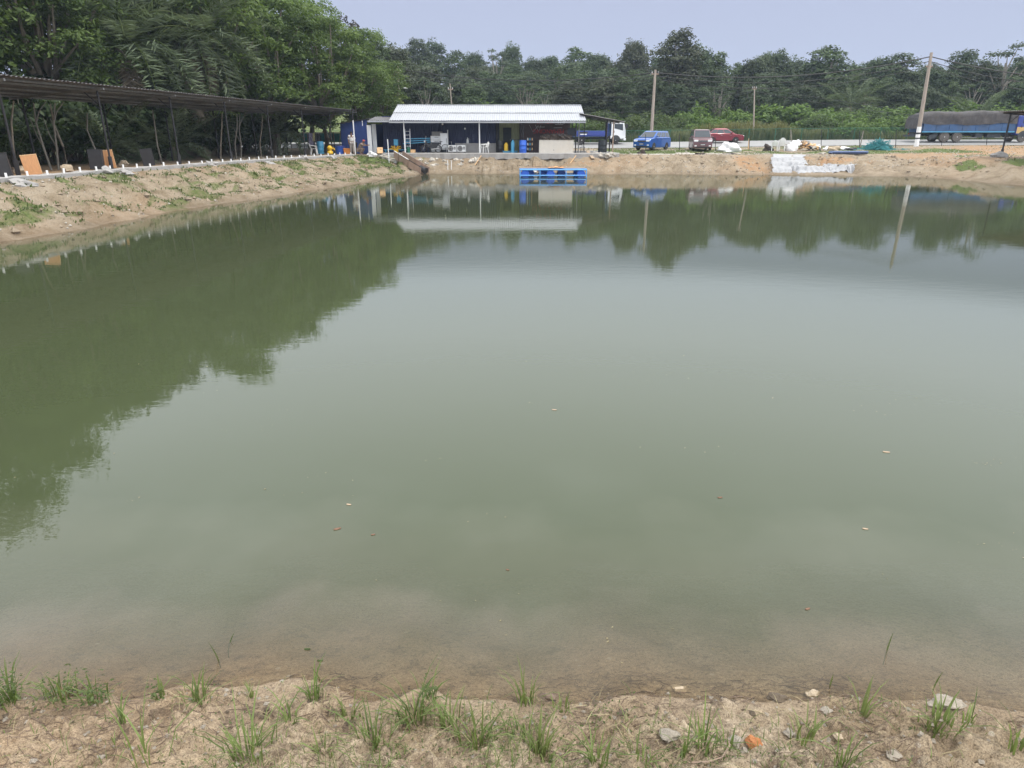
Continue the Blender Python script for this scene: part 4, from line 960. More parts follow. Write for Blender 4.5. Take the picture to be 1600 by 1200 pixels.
# ------------------------------------------------------------------ open shelter along the left bank
SX, SY, SA = -19.65, 22.1, math.atan2(36, 5.13)
SG = gz(-19, 40)
shelter = thing('fishing_shelter', 'long open shelter with a corrugated metal roof on black steel posts along the left bank', 'shelter', (SX, SY, 1.3), SA)
SLEN = 42.0; FZ, BZ, WDT, OVF, OVB = 3.28, 2.98, 3.9, .40, .55
def slope(y): return FZ + .12 + (BZ-FZ)/WDT*y
def corrugated(w, l, ribs, h, name, material, thick=.004):
    """sheet: ribs across x, length along y"""
    pr = []
    p = w/ribs
    for i in range(ribs):
        x = i*p; pr += [(x, 0), (x+p*.38, 0), (x+p*.52, h), (x+p*.86, h)]
    pr.append((w, 0)); b = MB(); n = len(pr)
    for y in (0, l): b.v += [(x, y, z) for x, z in pr]
    for y in (0, l): b.v += [(x, y, z-thick) for x, z in pr]
    for i in range(n-1):
        b.f.append((i, i+1, n+i+1, n+i)); b.f.append((2*n+i+1, 2*n+i, 3*n+i, 3*n+i+1))
        b.f.append((i, 2*n+i, 2*n+i+1, i+1)); b.f.append((n+i, n+i+1, 3*n+i+1, 3*n+i))
    me = bpy.data.meshes.new(name); me.from_pydata(b.v, [], b.f); me.materials.append(material); return me
rl = math.hypot(WDT+OVF+OVB, (FZ-BZ)/WDT*(WDT+OVF+OVB)); ang = math.atan2(BZ-FZ, WDT)
smesh = corrugated(.92, rl, 4, .035, 'roof_sheet', M['shelter_metal'])
rs = random.Random(2)
for i in range(int(SLEN/.9)):
    link('roof_sheet', smesh, shelter, (i*.9, -OVF-rs.uniform(0, .05), slope(-OVF)+.055+(i % 2)*.006), (ang, 0, 0))
for i in range(9):
    x = i*5.2
    b = MB().tube([(x, 0, -.15), (x, 0, FZ)], .045, 8); b.build('post', M['black_steel'], shelter)
    b = MB().tube([(x, 0, -.1), (x, 0, .55)], .085, 8); b.build('post_sleeve', M['black_plastic'], shelter)
    b = MB().tube([(x+.15, WDT, -.15), (x+.15, WDT, BZ)], .05, 8); b.build('post', M['black_steel'], shelter)
    b = MB(); q = math.hypot(WDT+1.0, BZ-FZ)
    b.box(x-.04, x+.04, -.35, WDT+.45, FZ-.0, FZ+.09, Matrix.Rotation(ang, 3, 'X'), (x, 0, FZ)); b.build('rafter', M['grey_steel'], shelter)
    for yy, zz, dy in ((0, FZ, .62), (WDT, BZ, -.55), (WDT, BZ, .42)):
        b = MB().tube([(x+(.15 if yy else 0), yy, zz-.6), (x+(.15 if yy else 0), yy+dy, zz-.02+(BZ-FZ)/WDT*dy)], .025, 5); b.build('brace', M['black_steel'], shelter)
for yy in (.12, .9, 2.2, 3.4, WDT+.35):
    b = MB().box(-.2, SLEN-.3, yy-.03, yy+.03, slope(yy)-.03, slope(yy)+.045); b.build('purlin', M['grey_steel'], shelter)
# pegs along the kerb
y = 21.6; first = None; i = 0
while y < 55.2:
    k = kerb_at(y); h = rs.uniform(.13, .18)
    if first is None:
        first = MB().lathe([(.036, 0), (.036, .15), (.026, .15), (.026, .12)], 10).build('white_peg', M['white_plastic']); o = first
    else:
        o = first.copy(); COL.objects.link(o)
    o.location = (k-.17, y, 1.41); o.rotation_euler = (rs.uniform(-.06, .06), rs.uniform(-.06, .06), 0); o.scale = (1, 1, h/.15)
    tag(o, 'short white pipe stub standing on the kerb of the left bank', 'peg', 'white pipe stubs along the left kerb'); y += 1.0*rs.uniform(.85, 1.15); i += 1
# mortar lumps at the post feet
for i, (y, sx, lab) in enumerate(((23.6,.55,'broken mortar slab on the bank below the first black box'),(29.0,.45,'grey mortar lump at the foot of the post beside the second brown box'),(29.6,.40,'flat mortar spill on the bank below the second brown box'),(37.2,.45,'pale mortar lump at the foot of the next post right of the upright board'),(42.6,.45,'mortar lump at the foot of the fourth post in view'),(47.6,.4,'mortar lump at the foot of the fifth post in view'),(51,.35,'small mortar spill below the hanging laundry'))):
    k = kerb_at(y); dx = .25 if i in (0, 2, 4, 6) else -.2
    b = MB().rock((0, 0, 0), sx*.6, sx*.75, .17, np.random.default_rng(60+i), 14, 8, .42)
    x = k+dx+.1; tag(b.build('mortar_lump', M['concrete'], None, loc=(x, y, gz(x, y)+.02)), lab, 'rubble', 'mortar lumps along the kerb')
def crate(name, label, cat, loc, w, d, h, tilt, rz, m, lid):
    t = thing(name, label, cat, loc, rz); t.rotation_euler = (0, tilt, rz)
    b = MB().box(-w/2, w/2, -d/2, d/2, 0, h-.02); b.build('body', M[m], t, bevel=.008)
    b = MB().box(-w/2-.008, w/2+.008, -d/2-.008, d/2+.008, h-.018, h+.01); b.build('top_panel', M[lid], t, bevel=.004)
    b = MB(); b.box(w/2-.005, w/2+.016, -d/2-.012, -d/2+.03, .01, h-.03); b.build('edge_strip', M[lid], t)
    return t
def on_kerb(u, v): return at_z(u, v, 1.33)
p = on_kerb(54, 273); crate('wooden_box', 'tall light brown wooden box leaning beside the first kerb pegs', 'box', p, .52, .42, .72, -.10, .55, 'chipboard', 'cut_board')
p = on_kerb(173, 262.5); crate('wooden_box', 'light brown wooden box behind the black post', 'box', p, .48, .42, .78, -.08, .45, 'chipboard', 'cut_board')
p = on_kerb(7, 276); crate('black_box', 'black box at the left picture edge beside the first post', 'box', p, .55, .45, .80, -.10, .5, 'black_plastic', 'black_plastic')
p = on_kerb(153, 264); crate('black_box', 'black box left of the brown box behind the post', 'box', p, .52, .45, .82, .03, .3, 'black_plastic', 'black_plastic')
p = on_kerb(234, 259); crate('black_board', 'upright black box standing alone on the kerb', 'box', p, .52, .25, .80, -.09, .35, 'black_plastic', 'black_plastic')
for u, v, lab in ((33,270,'tan rock behind the kerb at the foot of the first post'),(104,268,'tan rock behind the kerb right of the first brown box'),(195,259,'flat tan rock behind the kerb right of the second brown box')):
    p = on_kerb(u, v); tag(MB().rock((0, 0, .1), .22, .2, .17, np.random.default_rng(u), 12, 8, .3).build('rock', M['tan_stone'], None, True, loc=p), lab, 'rock')

# ------------------------------------------------------------------ things under the far end of the shelter
def drum(name, label, m, loc, r=.29, h=.90, band=True, cat='drum', group=None, openlid=False):
    t = thing(name, label, cat, loc, 0, group)
    pr = [(r*.94, 0), (r*.97, .02), (r, .05), (r, h*.30), (r*1.04, h*.32), (r*1.04, h*.34), (r, h*.36), (r, h*.62), (r*1.04, h*.64), (r*1.04, h*.66), (r, h*.68), (r, h-.06), (r*.95, h-.02), (r*.93, h)]
    MB().lathe(pr, 18).build('body', M[m], t, True)
    MB().lathe([(r*.85, h-.005), (r*.85, h+.012), (r*.80, h+.012)], 18).build('lid', M['black_plastic' if openlid else m], t, True)
    MB().lathe([(.03, h+.01), (.03, h+.04)], 8, (r*.5, 0, 0)).build('bung', M['black_plastic'], t)
    return t
def on_y(u, y, z): q = at_y(u, 240, y); a, b_, c = ray(u, 240); ax = y*CT+(CAMH-z)*ST; return Vector(((u-800)/FPX*ax, y, z))
def chair(label, loc, rz, group=None, name='plastic_chair', parent=None):
    t = thing(name, label, 'chair', loc, rz, group)
    m = M['white_plastic']
    b = MB(); b.frustum(-.21, .21, -.20, .21, .42, -.24, .24, -.22, .23, .445); b.build('seat', m, t, bevel=.01)
    b = MB(); n = 9
    for i in range(n+1):
        a = -1+2*i/n; z = .44+.42*math.sqrt(max(0, 1-(a*.82)**2)); x = a*.235; yb = .21+.09*(1)
        b.v += [(x, .20+.03*(1-a*a), .44), (x*.94, .31+.03*(1-a*a), z), (x, .225+.03*(1-a*a), .44), (x*.94, .335+.03*(1-a*a), z)]
        if i:
            o = (i-1)*4; b.f += [(o, o+1, o+5, o+4), (o+6, o+7, o+3, o+2), (o+1, o+3, o+7, o+5), (o, o+4, o+6, o+2)]
    b.f += [(0, 2, 3, 1), (4*n, 4*n+1, 4*n+3, 4*n+2)]
    b.build('backrest', m, t)
    for sx in (-1, 1):
        for yy, yb in ((-.19, -.24), (.19, .25)):
            b = MB().tube([(sx*.25, yb, 0), (sx*.21, yy, .43)], .026, 6, .034); b.build('leg', m, t)
        b = MB(); b.tube([(sx*.235, -.2, .44), (sx*.265, -.2, .62), (sx*.265, .05, .65), (sx*.235, .29, .70)], .022, 6); b.build('armrest', m, t)
    return t
G1 = 1.36
chair('white plastic armchair standing on the shelter kerb under the hanging laundry', on_y(491, 56.3, G1), R(115))
line = MB().tube([on_y(478, 58.5, 3.0), on_y(497, 58.5, 2.93), on_y(510, 58.5, 3.0)], .008, 4).build('clothes_line', M['wire_black'])
tag(line, 'thin line with laundry strung between two shelter posts', 'line')
for u, w, h, m, lab in ((485,.34,.95,'cloth_violet','greyish violet garment hanging left on the line'),(490,.22,.62,'cloth_olive','olive garment hanging in the middle of the line'),(495.5,.46,.72,'cloth_dark','black garment hanging right on the line')):
    p = on_y(u, 58.5, 2.95); b = MB(); n = 8
    for i in range(n+1):
        x = -w/2+w*i/n
        for s, z in enumerate((0, -.3*h, -.65*h, -h)):
            b.v += [(x*(1+.12*s), .035*math.sin(i*1.9+s)+.0, z+.02*math.sin(i*2.3)*(s == 3)), (x*(1+.12*s), .035*math.sin(i*1.9+s)+.02, z+.02*math.sin(i*2.3)*(s == 3))]
    for i in range(n):
        for s in range(3):
            a = i*8+s*2; c = a+8
            b.f += [(a, a+2, c+2, c), (a+1, c+1, c+3, a+3)]
    tag(b.build('garment', M[m], None, True, loc=p), lab, 'garment', 'laundry on the line')
drum('cyan_drum', 'light blue drum beside the hanging laundry', 'cyan_paint', on_y(501.5, 58.4, G1), .27, .95)
t = thing('yellow_pump', 'yellow bulbous pump standing between two blue containers', 'pump', on_y(516, 58.0, G1))
MB().lathe([(.20, 0), (.25, .06), (.22, .2), (.14, .27), (.2, .36), (.22, .5), (.14, .6), (.05, .66)], 14).build('body', M['yellow_paint'], t, True)
MB().tube([(.1, 0, .45), (.34, 0, .42), (.38, 0, .3)], .05, 8).build('spout', M['yellow_paint'], t, True)
t = thing('blue_tub', 'wide dark blue tub left of the orange crate', 'tub', on_y(532, 58.6, G1))
MB().lathe([(.34, 0), (.42, .55), (.45, .58), (.45, .61), (.40, .61), (.33, .04)], 18).build('body', M['drum_blue'], t, True)
MB().lathe([(.455, .56), (.465, .60), (.455, .62)], 18).build('rim', M['truck_navy'], t, True)
t = thing('orange_crate', 'orange plastic crate at the feet of the standing person', 'crate', on_y(543.5, 58.4, G1))
b = MB(); b.frustum(-.26, .26, -.19, .19, 0, -.29, .29, -.21, .21, .40); b.build('body', M['orange_plastic'], t, bevel=.012)
b = MB(); b.box(-.31, .31, -.23, .23, .385, .43); b.build('rim', M['orange_plastic'], t, bevel=.01)
t = thing('black_bin', 'black bin behind the crouching person', 'bin', on_y(553, 58.7, G1)); MB().lathe([(.26, 0), (.33, .8), (.36, .82), (.30, .9)], 16).build('body', M['black_plastic'], t, True)
MB().tube([(-.2, 0, .88), (0, 0, .98), (.2, 0, .88)], .015, 5).build('handle', M['black_plastic'], t)

# people: one skinned body each, clothes as a second skin
def skin(name, joints, edges, root, material, parent, sub=2):
    me = bpy.data.meshes.new(name); keys = list(joints)
    me.from_pydata([joints[k][0] for k in keys], [(keys.index(a), keys.index(b)) for a, b in edges], [])
    bm = bmesh.new(); bm.from_mesh(me); ly = bm.verts.layers.skin.verify(); bm.verts.ensure_lookup_table()
    for i, k in enumerate(keys):
        r = joints[k][1]; bm.verts[i][ly].radius = r if isinstance(r, tuple) else (r, r); bm.verts[i][ly].use_root = (k == root)
    bm.to_mesh(me); bm.free(); me.materials.append(material)
    o = link(name, me, parent); s = o.modifiers.new('skin', 'SKIN'); s.use_smooth_shade = True
    q = o.modifiers.new('sub', 'SUBSURF'); q.levels = sub; q.render_levels = sub
    return o
def person(label, loc, rz, J, garments, cap=None):
    t = thing('person', label, 'person', loc, rz)
    E = [('pelvis','waist'),('waist','chest'),('chest','neck'),('neck','jaw'),('jaw','head'),('head','crown'),('jaw','nose')]
    for s in 'lr':
        E += [('chest','sh'+s),('sh'+s,'el'+s),('el'+s,'wr'+s),('wr'+s,'palm'+s),('pelvis','hip'+s),('hip'+s,'kn'+s),('kn'+s,'an'+s),('an'+s,'toe'+s)]
        for f in 'abcde': E.append(('palm'+s, f+s))
    for s in 'lr':
        w, e = Vector(J['wr'+s][0]), Vector(J['el'+s][0]); d = (w-e).normalized(); sd = d.cross(Vector((0, 1, .2))).normalized()
        J['palm'+s] = (tuple(w+d*.07), .032)
        for k, f in enumerate('abcde'):
            off = (k-1.5)*.02 if f != 'e' else -.055
            J[f+s] = (tuple(w+d*((.155, .175, .165, .14, .10)[k])+sd*off), .009)
    skin('body', J, E, 'pelvis', M['skin'], t)
    for nm, m, ks, grow, root in garments:
        JJ = {k: (J[k][0], tuple(q+grow for q in (J[k][1] if isinstance(J[k][1], tuple) else (J[k][1],)*2))) for k in ks}
        skin(nm, JJ, [e for e in E if e[0] in ks and e[1] in ks], root, M[m], t)
    if cap:
        c = Vector(J['head'][0])
        b = MB().lathe([(.112, .03), (.112, .07), (.085, .12), (.03, .145)], 14, c); b.box(c.x+.06, c.x+.20, c.y-.07, c.y+.07, c.z+.035, c.z+.05); b.build('cap', M[cap], t, True)
    return t
J = {'pelvis':((0,0,.92),(.15,.11)),'waist':((0,0,1.06),(.135,.10)),'chest':((.01,0,1.27),(.17,.115)),'neck':((.02,0,1.43),.055),'jaw':((.04,0,1.50),.07),'head':((.04,0,1.575),.095),'crown':((.03,0,1.64),.07),'nose':((.135,0,1.55),.018)}
for s, q in (('l', 1), ('r', -1)):
    J.update({'sh'+s:((0,.19*q,1.36),.062),'el'+s:((-.02,.25*q,1.09),.045),'wr'+s:((.06,.25*q,.86),.033),'hip'+s:((0,.09*q,.86),.095),'kn'+s:((.02+.02*q,.10*q,.48),.062),'an'+s:((.0+.05*q,.10*q,.08),.042),'toe'+s:((.16+.05*q,.11*q,.035),.035)})
person('person standing in a white shirt, pale trousers and a dark cap beside the blue wall', on_y(551, 58.2, G1), R(-70), J,
       [('shirt','shirt_white',['pelvis','waist','chest','shl','shr','ell','elr'],.045,'chest'),('trousers','trousers_grey',['pelvis','hipl','hipr','knl','knr','anl','anr'],.032,'pelvis')], 'cloth_dark')
J = {'pelvis':((0,0,.36),(.16,.13)),'waist':((.08,0,.50),(.15,.13)),'chest':((.22,0,.70),(.17,.14)),'neck':((.33,0,.84),.055),'jaw':((.39,0,.89),.07),'head':((.42,0,.955),.095),'crown':((.43,0,1.02),.07),'nose':((.50,0,.91),.018)}
for s, q in (('l', 1), ('r', -1)):
    J.update({'sh'+s:((.26,.19*q,.77),.06),'el'+s:((.46,.2*q,.66),.045),'wr'+s:((.70,.16*q,.68),.033),'hip'+s:((0,.10*q,.34),.10),'kn'+s:((.36,.17*q,.42),.07),'an'+s:((.10,.15*q,.08),.045),'toe'+s:((.28,.17*q,.035),.035)})
person('person crouching in a grey shirt and red cap with one arm stretched out', on_y(562, 57.9, G1), R(-12), J,
       [('shirt','shirt_grey',['pelvis','waist','chest','shl','shr','ell','elr'],.045,'chest'),('trousers','shirt_grey',['pelvis','hipl','hipr','knl','knr','anl','anr'],.032,'pelvis')], 'cloth_red')

# ------------------------------------------------------------------ the house
house = thing('pond_house', 'long low house with a pale corrugated metal roof and navy walls across the pond', 'house', (0, 0, 0))
HX0, HX1, EY, EZ, RY, RZ = -9.75, 5.85, 57.75, 3.86, 62.6, 5.16
front = math.hypot(RY-EY, RZ-EZ); fa = math.atan2(RZ-EZ, RY-EY); ncol = 17; cw = (HX1-HX0)/ncol
sh1 = corrugated(cw+.03, front*.47+.12, 5, .032, 'roof_sheet', M['roof_metal']); sh2 = corrugated(cw+.03, front*.55, 5, .032, 'roof_sheet', M['roof_metal'])
bk = math.hypot(4.6, 1.3); sh3 = corrugated(cw+.03, bk, 5, .032, 'roof_sheet', M['roof_metal'])
rr = random.Random(6)
for i in range(ncol):
    x = HX0+i*cw; j = rr.uniform(-.03, .03)
    dz = .02 if i < 3 else 0
    link('roof_sheet', sh1, house, (x, EY-.02+j, EZ+(i % 2)*.006+dz), (fa, 0, 0))
    y2, z2 = EY+math.cos(fa)*front*.46, EZ+math.sin(fa)*front*.46
    link('roof_sheet', sh2, house, (x, y2, z2+.045+(i % 2)*.006+dz), (fa, 0, 0))
    link('roof_sheet', sh3, house, (x+cw, RY+4.5, RZ-1.25+(i % 2)*.006), (math.atan2(1.3, 4.5), 0, math.pi))
b = MB(); b.box(HX0-.05, HX1+.05, RY-.16, RY+.16, RZ+.05, RZ+.085); b.build('ridge_cap', M['roof_metal'], house, bevel=.02)
b = MB(); b.box(HX0, HX1, EY+.0, EY+.06, EZ-.16, EZ-.04); b.build('fascia', M['roof_metal'], house)
for x in np.linspace(HX0+.1, HX1-.1, 9):
    b = MB(); b.box(x-.03, x+.03, EY+.1, RY, EZ-.14, EZ-.06, Matrix.Rotation(fa, 3, 'X'), (x, EY, EZ)); b.build('rafter', M['black_steel'], house)
WY = 60.6
def wall_panels(x0, x1, y, z0, z1, m, parent, w=.95, h=.025, name='wall_panel'):
    n = max(1, round((x1-x0)/w)); ww = (x1-x0)/n; me = corrugated(ww, z1-z0, 5, h, name, M[m], .01)
    for i in range(n): link(name, me, parent, (x0+i*ww, y+(i % 2)*.004, z0), (math.pi/2, 0, 0))
wall_panels(-10.8, -1.28, WY, SLAB, 4.3, 'navy_wall', house)
b = MB(); b.box(-1.27, -1.07, WY-.04, WY+.08, SLAB, 4.3); b.build('wall_post', M['screen_black'], house)
b = MB(); b.box(-1.06, .62, WY+.6, WY+.7, SLAB, 4.4); b.build('back_wall', M['curtain'], house)
d = MB().box(-.75, -.05, WY+.50, WY+.57, SLAB+.01, SLAB+1.95).build('door', M['chassis'], house); MB().box(-.17, -.12, WY+.44, WY+.50, SLAB+.9, SLAB+1.05).build('handle', M['grey_steel'], d)
b = MB(); b.box(.63, 4.9, WY+.3, WY+.42, SLAB, 4.4); b.build('back_wall', M['mural'], house)
# low cement wall under the navy panels
b = MB(); b.box(-4.75, -1.3, WY-.62, WY-.40, SLAB, SLAB+.72); b.build('low_wall', M['concrete'], house, bevel=.02)
# side and rear walls
b = MB(); b.box(HX0+.2, HX1-1.0, 66.3, 66.42, SLAB, 3.9); b.build('rear_wall', M['navy_wall'], house)
b = MB(); b.box(-10.8, -10.72, WY+.03, 66.3, SLAB, 4.0); b.build('side_wall', M['navy_wall'], house)
for u, y, m, r_ in ((633,58.05,'white_paint',.045),(749.5,58.05,'white_paint',.05),(817,58.1,'black_steel',.05),(814,58.6,'black_steel',.04),(899,58.1,'black_steel',.05),(903.5,58.4,'grey_steel',.04),(776,59.9,'black_steel',.06)):
    p = on_y(u, y, SLAB); ztop = EZ-.08+(y-EY)*math.tan(fa)
    b = MB().tube([(p.x, y, SLAB-.02), (p.x, y, ztop)], r_, 8); b.build('post', M[m], house)
# banner on the back wall (hung upside down) with its red lettering
bn = thing('wall_banner', 'dark banner with faded red upside-down lettering on the back wall above the counter', 'banner', (0, 0, 0))
b = MB(); b.box(1.25, 4.45, WY+.22, WY+.26, 2.35, 4.05); b.build('cloth', M['mural'], bn)
def text(body, size, loc, rot, m, parent, ext=.006):
    c = bpy.data.curves.new('lettering', 'FONT'); c.body = body; c.size = size; c.extrude = ext; c.align_x = 'CENTER'; c.materials.append(M[m])
    q = bpy.data.objects.new('lettering', c); COL.objects.link(q); bpy.context.view_layer.update(); me = bpy.data.meshes.new_from_object(q.evaluated_get(bpy.context.evaluated_depsgraph_get())); bpy.data.objects.remove(q); o = bpy.data.objects.new('lettering', me); COL.objects.link(o); o.parent = parent; o.location = loc; o.rotation_euler = rot; return o
text('PEMANCING', .46, (3.05, WY+.21, 3.25), (R(90), R(180), 0), 'sign_red', bn)
text('KOLAM', .40, (2.75, WY+.21, 3.98), (R(90), R(180), 0), 'sign_red', bn)
for x, w in ((3.85, .1), (4.05, .12), (4.32, .22)): MB().box(x-w/2, x+w/2, WY+.19, WY+.216, 3.72, 3.95).build('white_mark', M['sign_white'], bn)
for x0, x1, z in ((2.1, 2.75, 3.42), (3.6, 4.3, 3.62), (3.5, 4.2, 3.36)): MB().box(x0, x1, WY+.20, WY+.216, z, z+.035).build('white_line', M['sign_white'], bn)
b = MB()
for k in range(2): b.tube([(1.45+.5*k, WY+.21, 3.6), (1.75+.5*k, WY+.21, 3.05), (2.2+.2*k, WY+.21, 3.55)], .018, 4)
b.build('emblem_line', M['sign_white'], bn)
p = on_y(892, 59.0, 0); tv = thing('black_screen', 'flat black screen hanging under the eave above the counter', 'screen', (p.x, 59.0, 2.72))
MB().box(-.36, .36, -.03, .03, 0, .62).build('panel', M['screen_black'], tv, bevel=.01); MB().box(-.05, .05, -.01, .01, .62, 1.15).build('bracket', M['black_steel'], tv)
# concrete counter with burnt leavings
x0, x1 = on_y(842, 57.9, 0).x, on_y(895, 57.9, 0).x
ct = thing('concrete_counter', 'pale concrete counter block at the right end of the porch', 'counter', ((x0+x1)/2, 58.2, SLAB))
w = (x1-x0)/2
MB().box(-w, w, -.35, .35, -.02, .93).build('body', M['pale_concrete'], ct, bevel=.015)
MB().box(-w-.02, w+.02, -.37, .37, .931, .975).build('slab_top', M['pale_concrete'], ct, bevel=.01)
MB().lathe([(.035, -.002), (.035, .006)], 10, (w*-.15, -.353, .22), 'y').build('drain_hole', M['screen_black'], ct)
for i, (dx, r_, lab) in enumerate(((-.95,.34,'heap of charred leaves on the left of the counter'),(-.2,.42,'highest charred heap on the middle of the counter'),(.55,.34,'charred heap on the counter under the screen'),(1.0,.26,'small brown heap at the right end of the counter'))):
    rg_ = np.random.default_rng(i+70)
    tag(MB().rock((0, 0, .14), r_*1.15, .28, r_*.75, rg_, 14, 9, .3).build('charred_heap', M['ash'], None, loc=((x0+x1)/2+dx, 58.25, SLAB+.975)), lab, 'heap', 'charred heaps on the counter')
t = thing('metal_hoop', 'two thin pale hoops standing on the counter heap', 'hoop', ((x0+x1)/2+.1, 58.05, SLAB+1.1))
for dx in (0, .42): MB().tube([(dx+.2*math.cos(a), 0, .1+.25*math.sin(a)) for a in np.linspace(.1, 3.0, 10)], .014, 5).build('hoop', M['grey_steel'], t)
# blue lean-to at the left end
lt = thing('blue_lean_to', 'bright blue corrugated lean-to with a sloping roof at the left end of the house', 'shed', (0, 0, 0))
A = on_y(537, 61.5, 0).x; B = on_y(578, 59.2, 0).x
L_ = math.hypot(B-A, 61.5-59.2); az = math.atan2(59.2-61.5, B-A); n = 5; me = corrugated(L_/n, 2.42, 5, .03, 'wall_panel', M['blue_wall'], .01)
for i in range(n):
    s = i/n; link('wall_panel', me, lt, (A+(B-A)*s, 61.5+(59.2-61.5)*s, 1.3), (math.pi/2, 0, az), (1, 1.0+.12*s, 1))
b = MB(); b.box(0, .05, 0, 5, 0, 2.4); b.build('side_wall', M['blue_wall'], lt, loc=(A, 61.5, 1.3), rot=(0, 0, az))
rp = MB(); rp.v = [(A-.3, 61.2, 3.72), (B+.25, 58.75, 4.07), (B+.25, 58.75, 4.04), (A-.3, 61.2, 3.69), (A+.3, 66, 3.85), (B+1.6, 65, 4.3), (B+1.6, 65, 4.27), (A+.3, 66, 3.82)]
rp.f = [(0,1,2,3),(0,4,5,1),(3,2,6,7),(1,5,6,2),(0,3,7,4),(4,7,6,5)]; rp.build('roof', M['shelter_metal'], lt)
wing = corrugated(.62, 3.0, 4, .035, 'roof_sheet', M['shelter_metal'])
lx0, lx1 = on_y(580, 58.0, 0).x, HX0+.1; n = 4
for i in range(n): link('roof_sheet', wing, lt, (lx0+(lx1-lx0)*i/n, 57.9, EZ+.02+(i % 2)*.006), (R(6.5), 0, 0))
b = MB(); b.box(lx0, lx1, 57.86, 57.9, EZ-.10, EZ+.02); b.build('fascia', M['roof_metal'], lt)
for u, y, w_ in ((581,58.6,.34),(588.5,59.6,.34)):
    p = on_y(u, y, 0); b = MB(); b.box(p.x-w_/2, p.x+w_/2, y-.02, y+.02, SLAB-.05, 3.55+.1*(y > 59)); b.build('white_board', M['white_paint'], lt)
p = on_y(571.5, 58.9, 0); MB().box(p.x-.02, p.x+.02, 58.88, 58.92, 3.5, 3.9).build('conduit', M['white_paint'], lt)
# white pole in front of the blue wall (shelter end post)
p = on_y(557.5, 57.8, 0); t = thing('white_post', 'slim white post at the far end of the shelter, before the blue wall', 'post', (p.x, 57.8, 1.3)); MB().tube([(0, 0, 0), (0, 0, 2.6)], .045, 8).build('pipe', M['white_paint'], t); MB().tube([(0, 0, 2.6), (0, 0, 3.5)], .05, 8).build('black_top', M['black_steel'], t)

# ------------------------------------------------------------------ porch things, left to right
t = thing('leaning_board', 'pale orange board leaning at the left corner of the porch', 'board', on_y(594, 57.3, SLAB-.02)); o = MB().box(-.22, .22, -.02, .02, 0, .48).build('board', M['cut_board'], t, bevel=.006); o.rotation_euler = (R(-22), 0, R(8))
MB().box(-.30, .10, .10, .32, 0, .34).build('backing_box', M['weathered_wood'], t)
t = thing('cyan_box', 'light blue box above the yellow hose bundle', 'box', on_y(619, 59.2, SLAB+.55)); MB().box(-.17, .17, -.12, .12, 0, .46).build('body', M['cyan_paint'], t, bevel=.015); MB().box(-.18, .18, -.13, .13, .44, .48).build('lid', M['cyan_paint'], t); MB().box(-.15, .15, -.1, .1, -.55, 0).build('stand', M['navy_wall'], t)
t = thing('yellow_hose_bundle', 'tangled bundle of yellow hose standing before the navy wall', 'hose', on_y(619, 58.7, SLAB+.02)); b = MB(); r_ = np.random.default_rng(3)
for i in range(22):
    a = r_.uniform(-1.45, 1.45); l = r_.uniform(.35, .62); b.tube([(0, 0, .18), (math.sin(a)*l*.5, r_.normal()*.08, .2+math.cos(a)*l*.4), (math.sin(a)*l, r_.normal()*.15, .22+math.cos(a)*l*.62)], .022, 5)
b.build('hose', M['yellow_paint'], t); MB().lathe([(.16, 0), (.2, .2), (.15, .22)], 12).build('foot', M['yellow_paint'], t)
t = thing('blue_bench', 'low light blue bench along the navy wall', 'bench', on_y(622, 59.4, SLAB)); MB().box(-1.15, 1.05, -.2, .2, .18, .24).build('seat', M['cyan_paint'], t, bevel=.01)
for x in (-1, 0, .9): MB().box(x-.04, x+.04, -.17, .17, 0, .178).build('leg', M['cyan_paint'], t)
t = thing('aluminium_ladder', 'aluminium ladder leaning behind the left white post', 'ladder', on_y(637.5, 58.9, SLAB)); tl = Matrix.Rotation(R(-10), 3, 'X')
for x in (-.2, .2): MB().box(x-.025, x+.025, -.03, .03, 0, 1.85, tl, (0, 0, 0)).build('rail', M['rim'], t)
for k in range(6): MB().box(-.175, .175, -.02, .02, .2+.29*k, .235+.29*k, tl, (0, 0, 0)).build('rung', M['rim'], t)
drum('green_bin', 'small green bin at the foot of the ladder', 'fence_green', on_y(638.5, 58.45, SLAB), .16, .42, cat='bin')
t = thing('carton', 'small brown carton right of the green bin', 'carton', on_y(645.5, 58.5, SLAB)); MB().box(-.19, .19, -.14, .14, 0, .24).build('body', M['cut_board'], t); MB().box(-.2, .2, -.15, 0, .24, .255).build('flap', M['chipboard'], t)
t = thing('board_stack', 'light blue boards stacked on trestles before the navy wall', 'boards', on_y(655, 59.9, SLAB))
for k in range(3): MB().box(-1.3+.1*k, 1.35-.15*k, -.2, .2, .72+.16*k, .80+.16*k, Matrix.Rotation(R(-3.5+k), 3, 'Y')).build('board', M['cyan_paint'], t)
for x in (-.9, .9): MB().box(x-.04, x+.04, -.2, .2, 0, .70).build('trestle', M['screen_black'], t)
def wheel(parent, c, r, wdt, m_t='tyre', axis='y', rimr=.62, spokes=0, hub=True):
    ty = MB().lathe([(r*.66, -wdt/2), (r*.95, -wdt/2), (r, -wdt*.3), (r, wdt*.3), (r*.95, wdt/2), (r*.66, wdt/2)], 22, c, axis).build('wheel', M[m_t], parent, True)
    rm = MB().lathe([(.03, -wdt*.52), (r*rimr*.5, -wdt*.46), (r*rimr*.9, -wdt*.38), (r*rimr, -wdt*.51), (r*rimr, wdt*.51), (r*rimr*.9, wdt*.38), (r*rimr*.5, wdt*.46), (.03, wdt*.52)], 18, c, axis).build('rim', M['rim'], ty, True)
    return ty
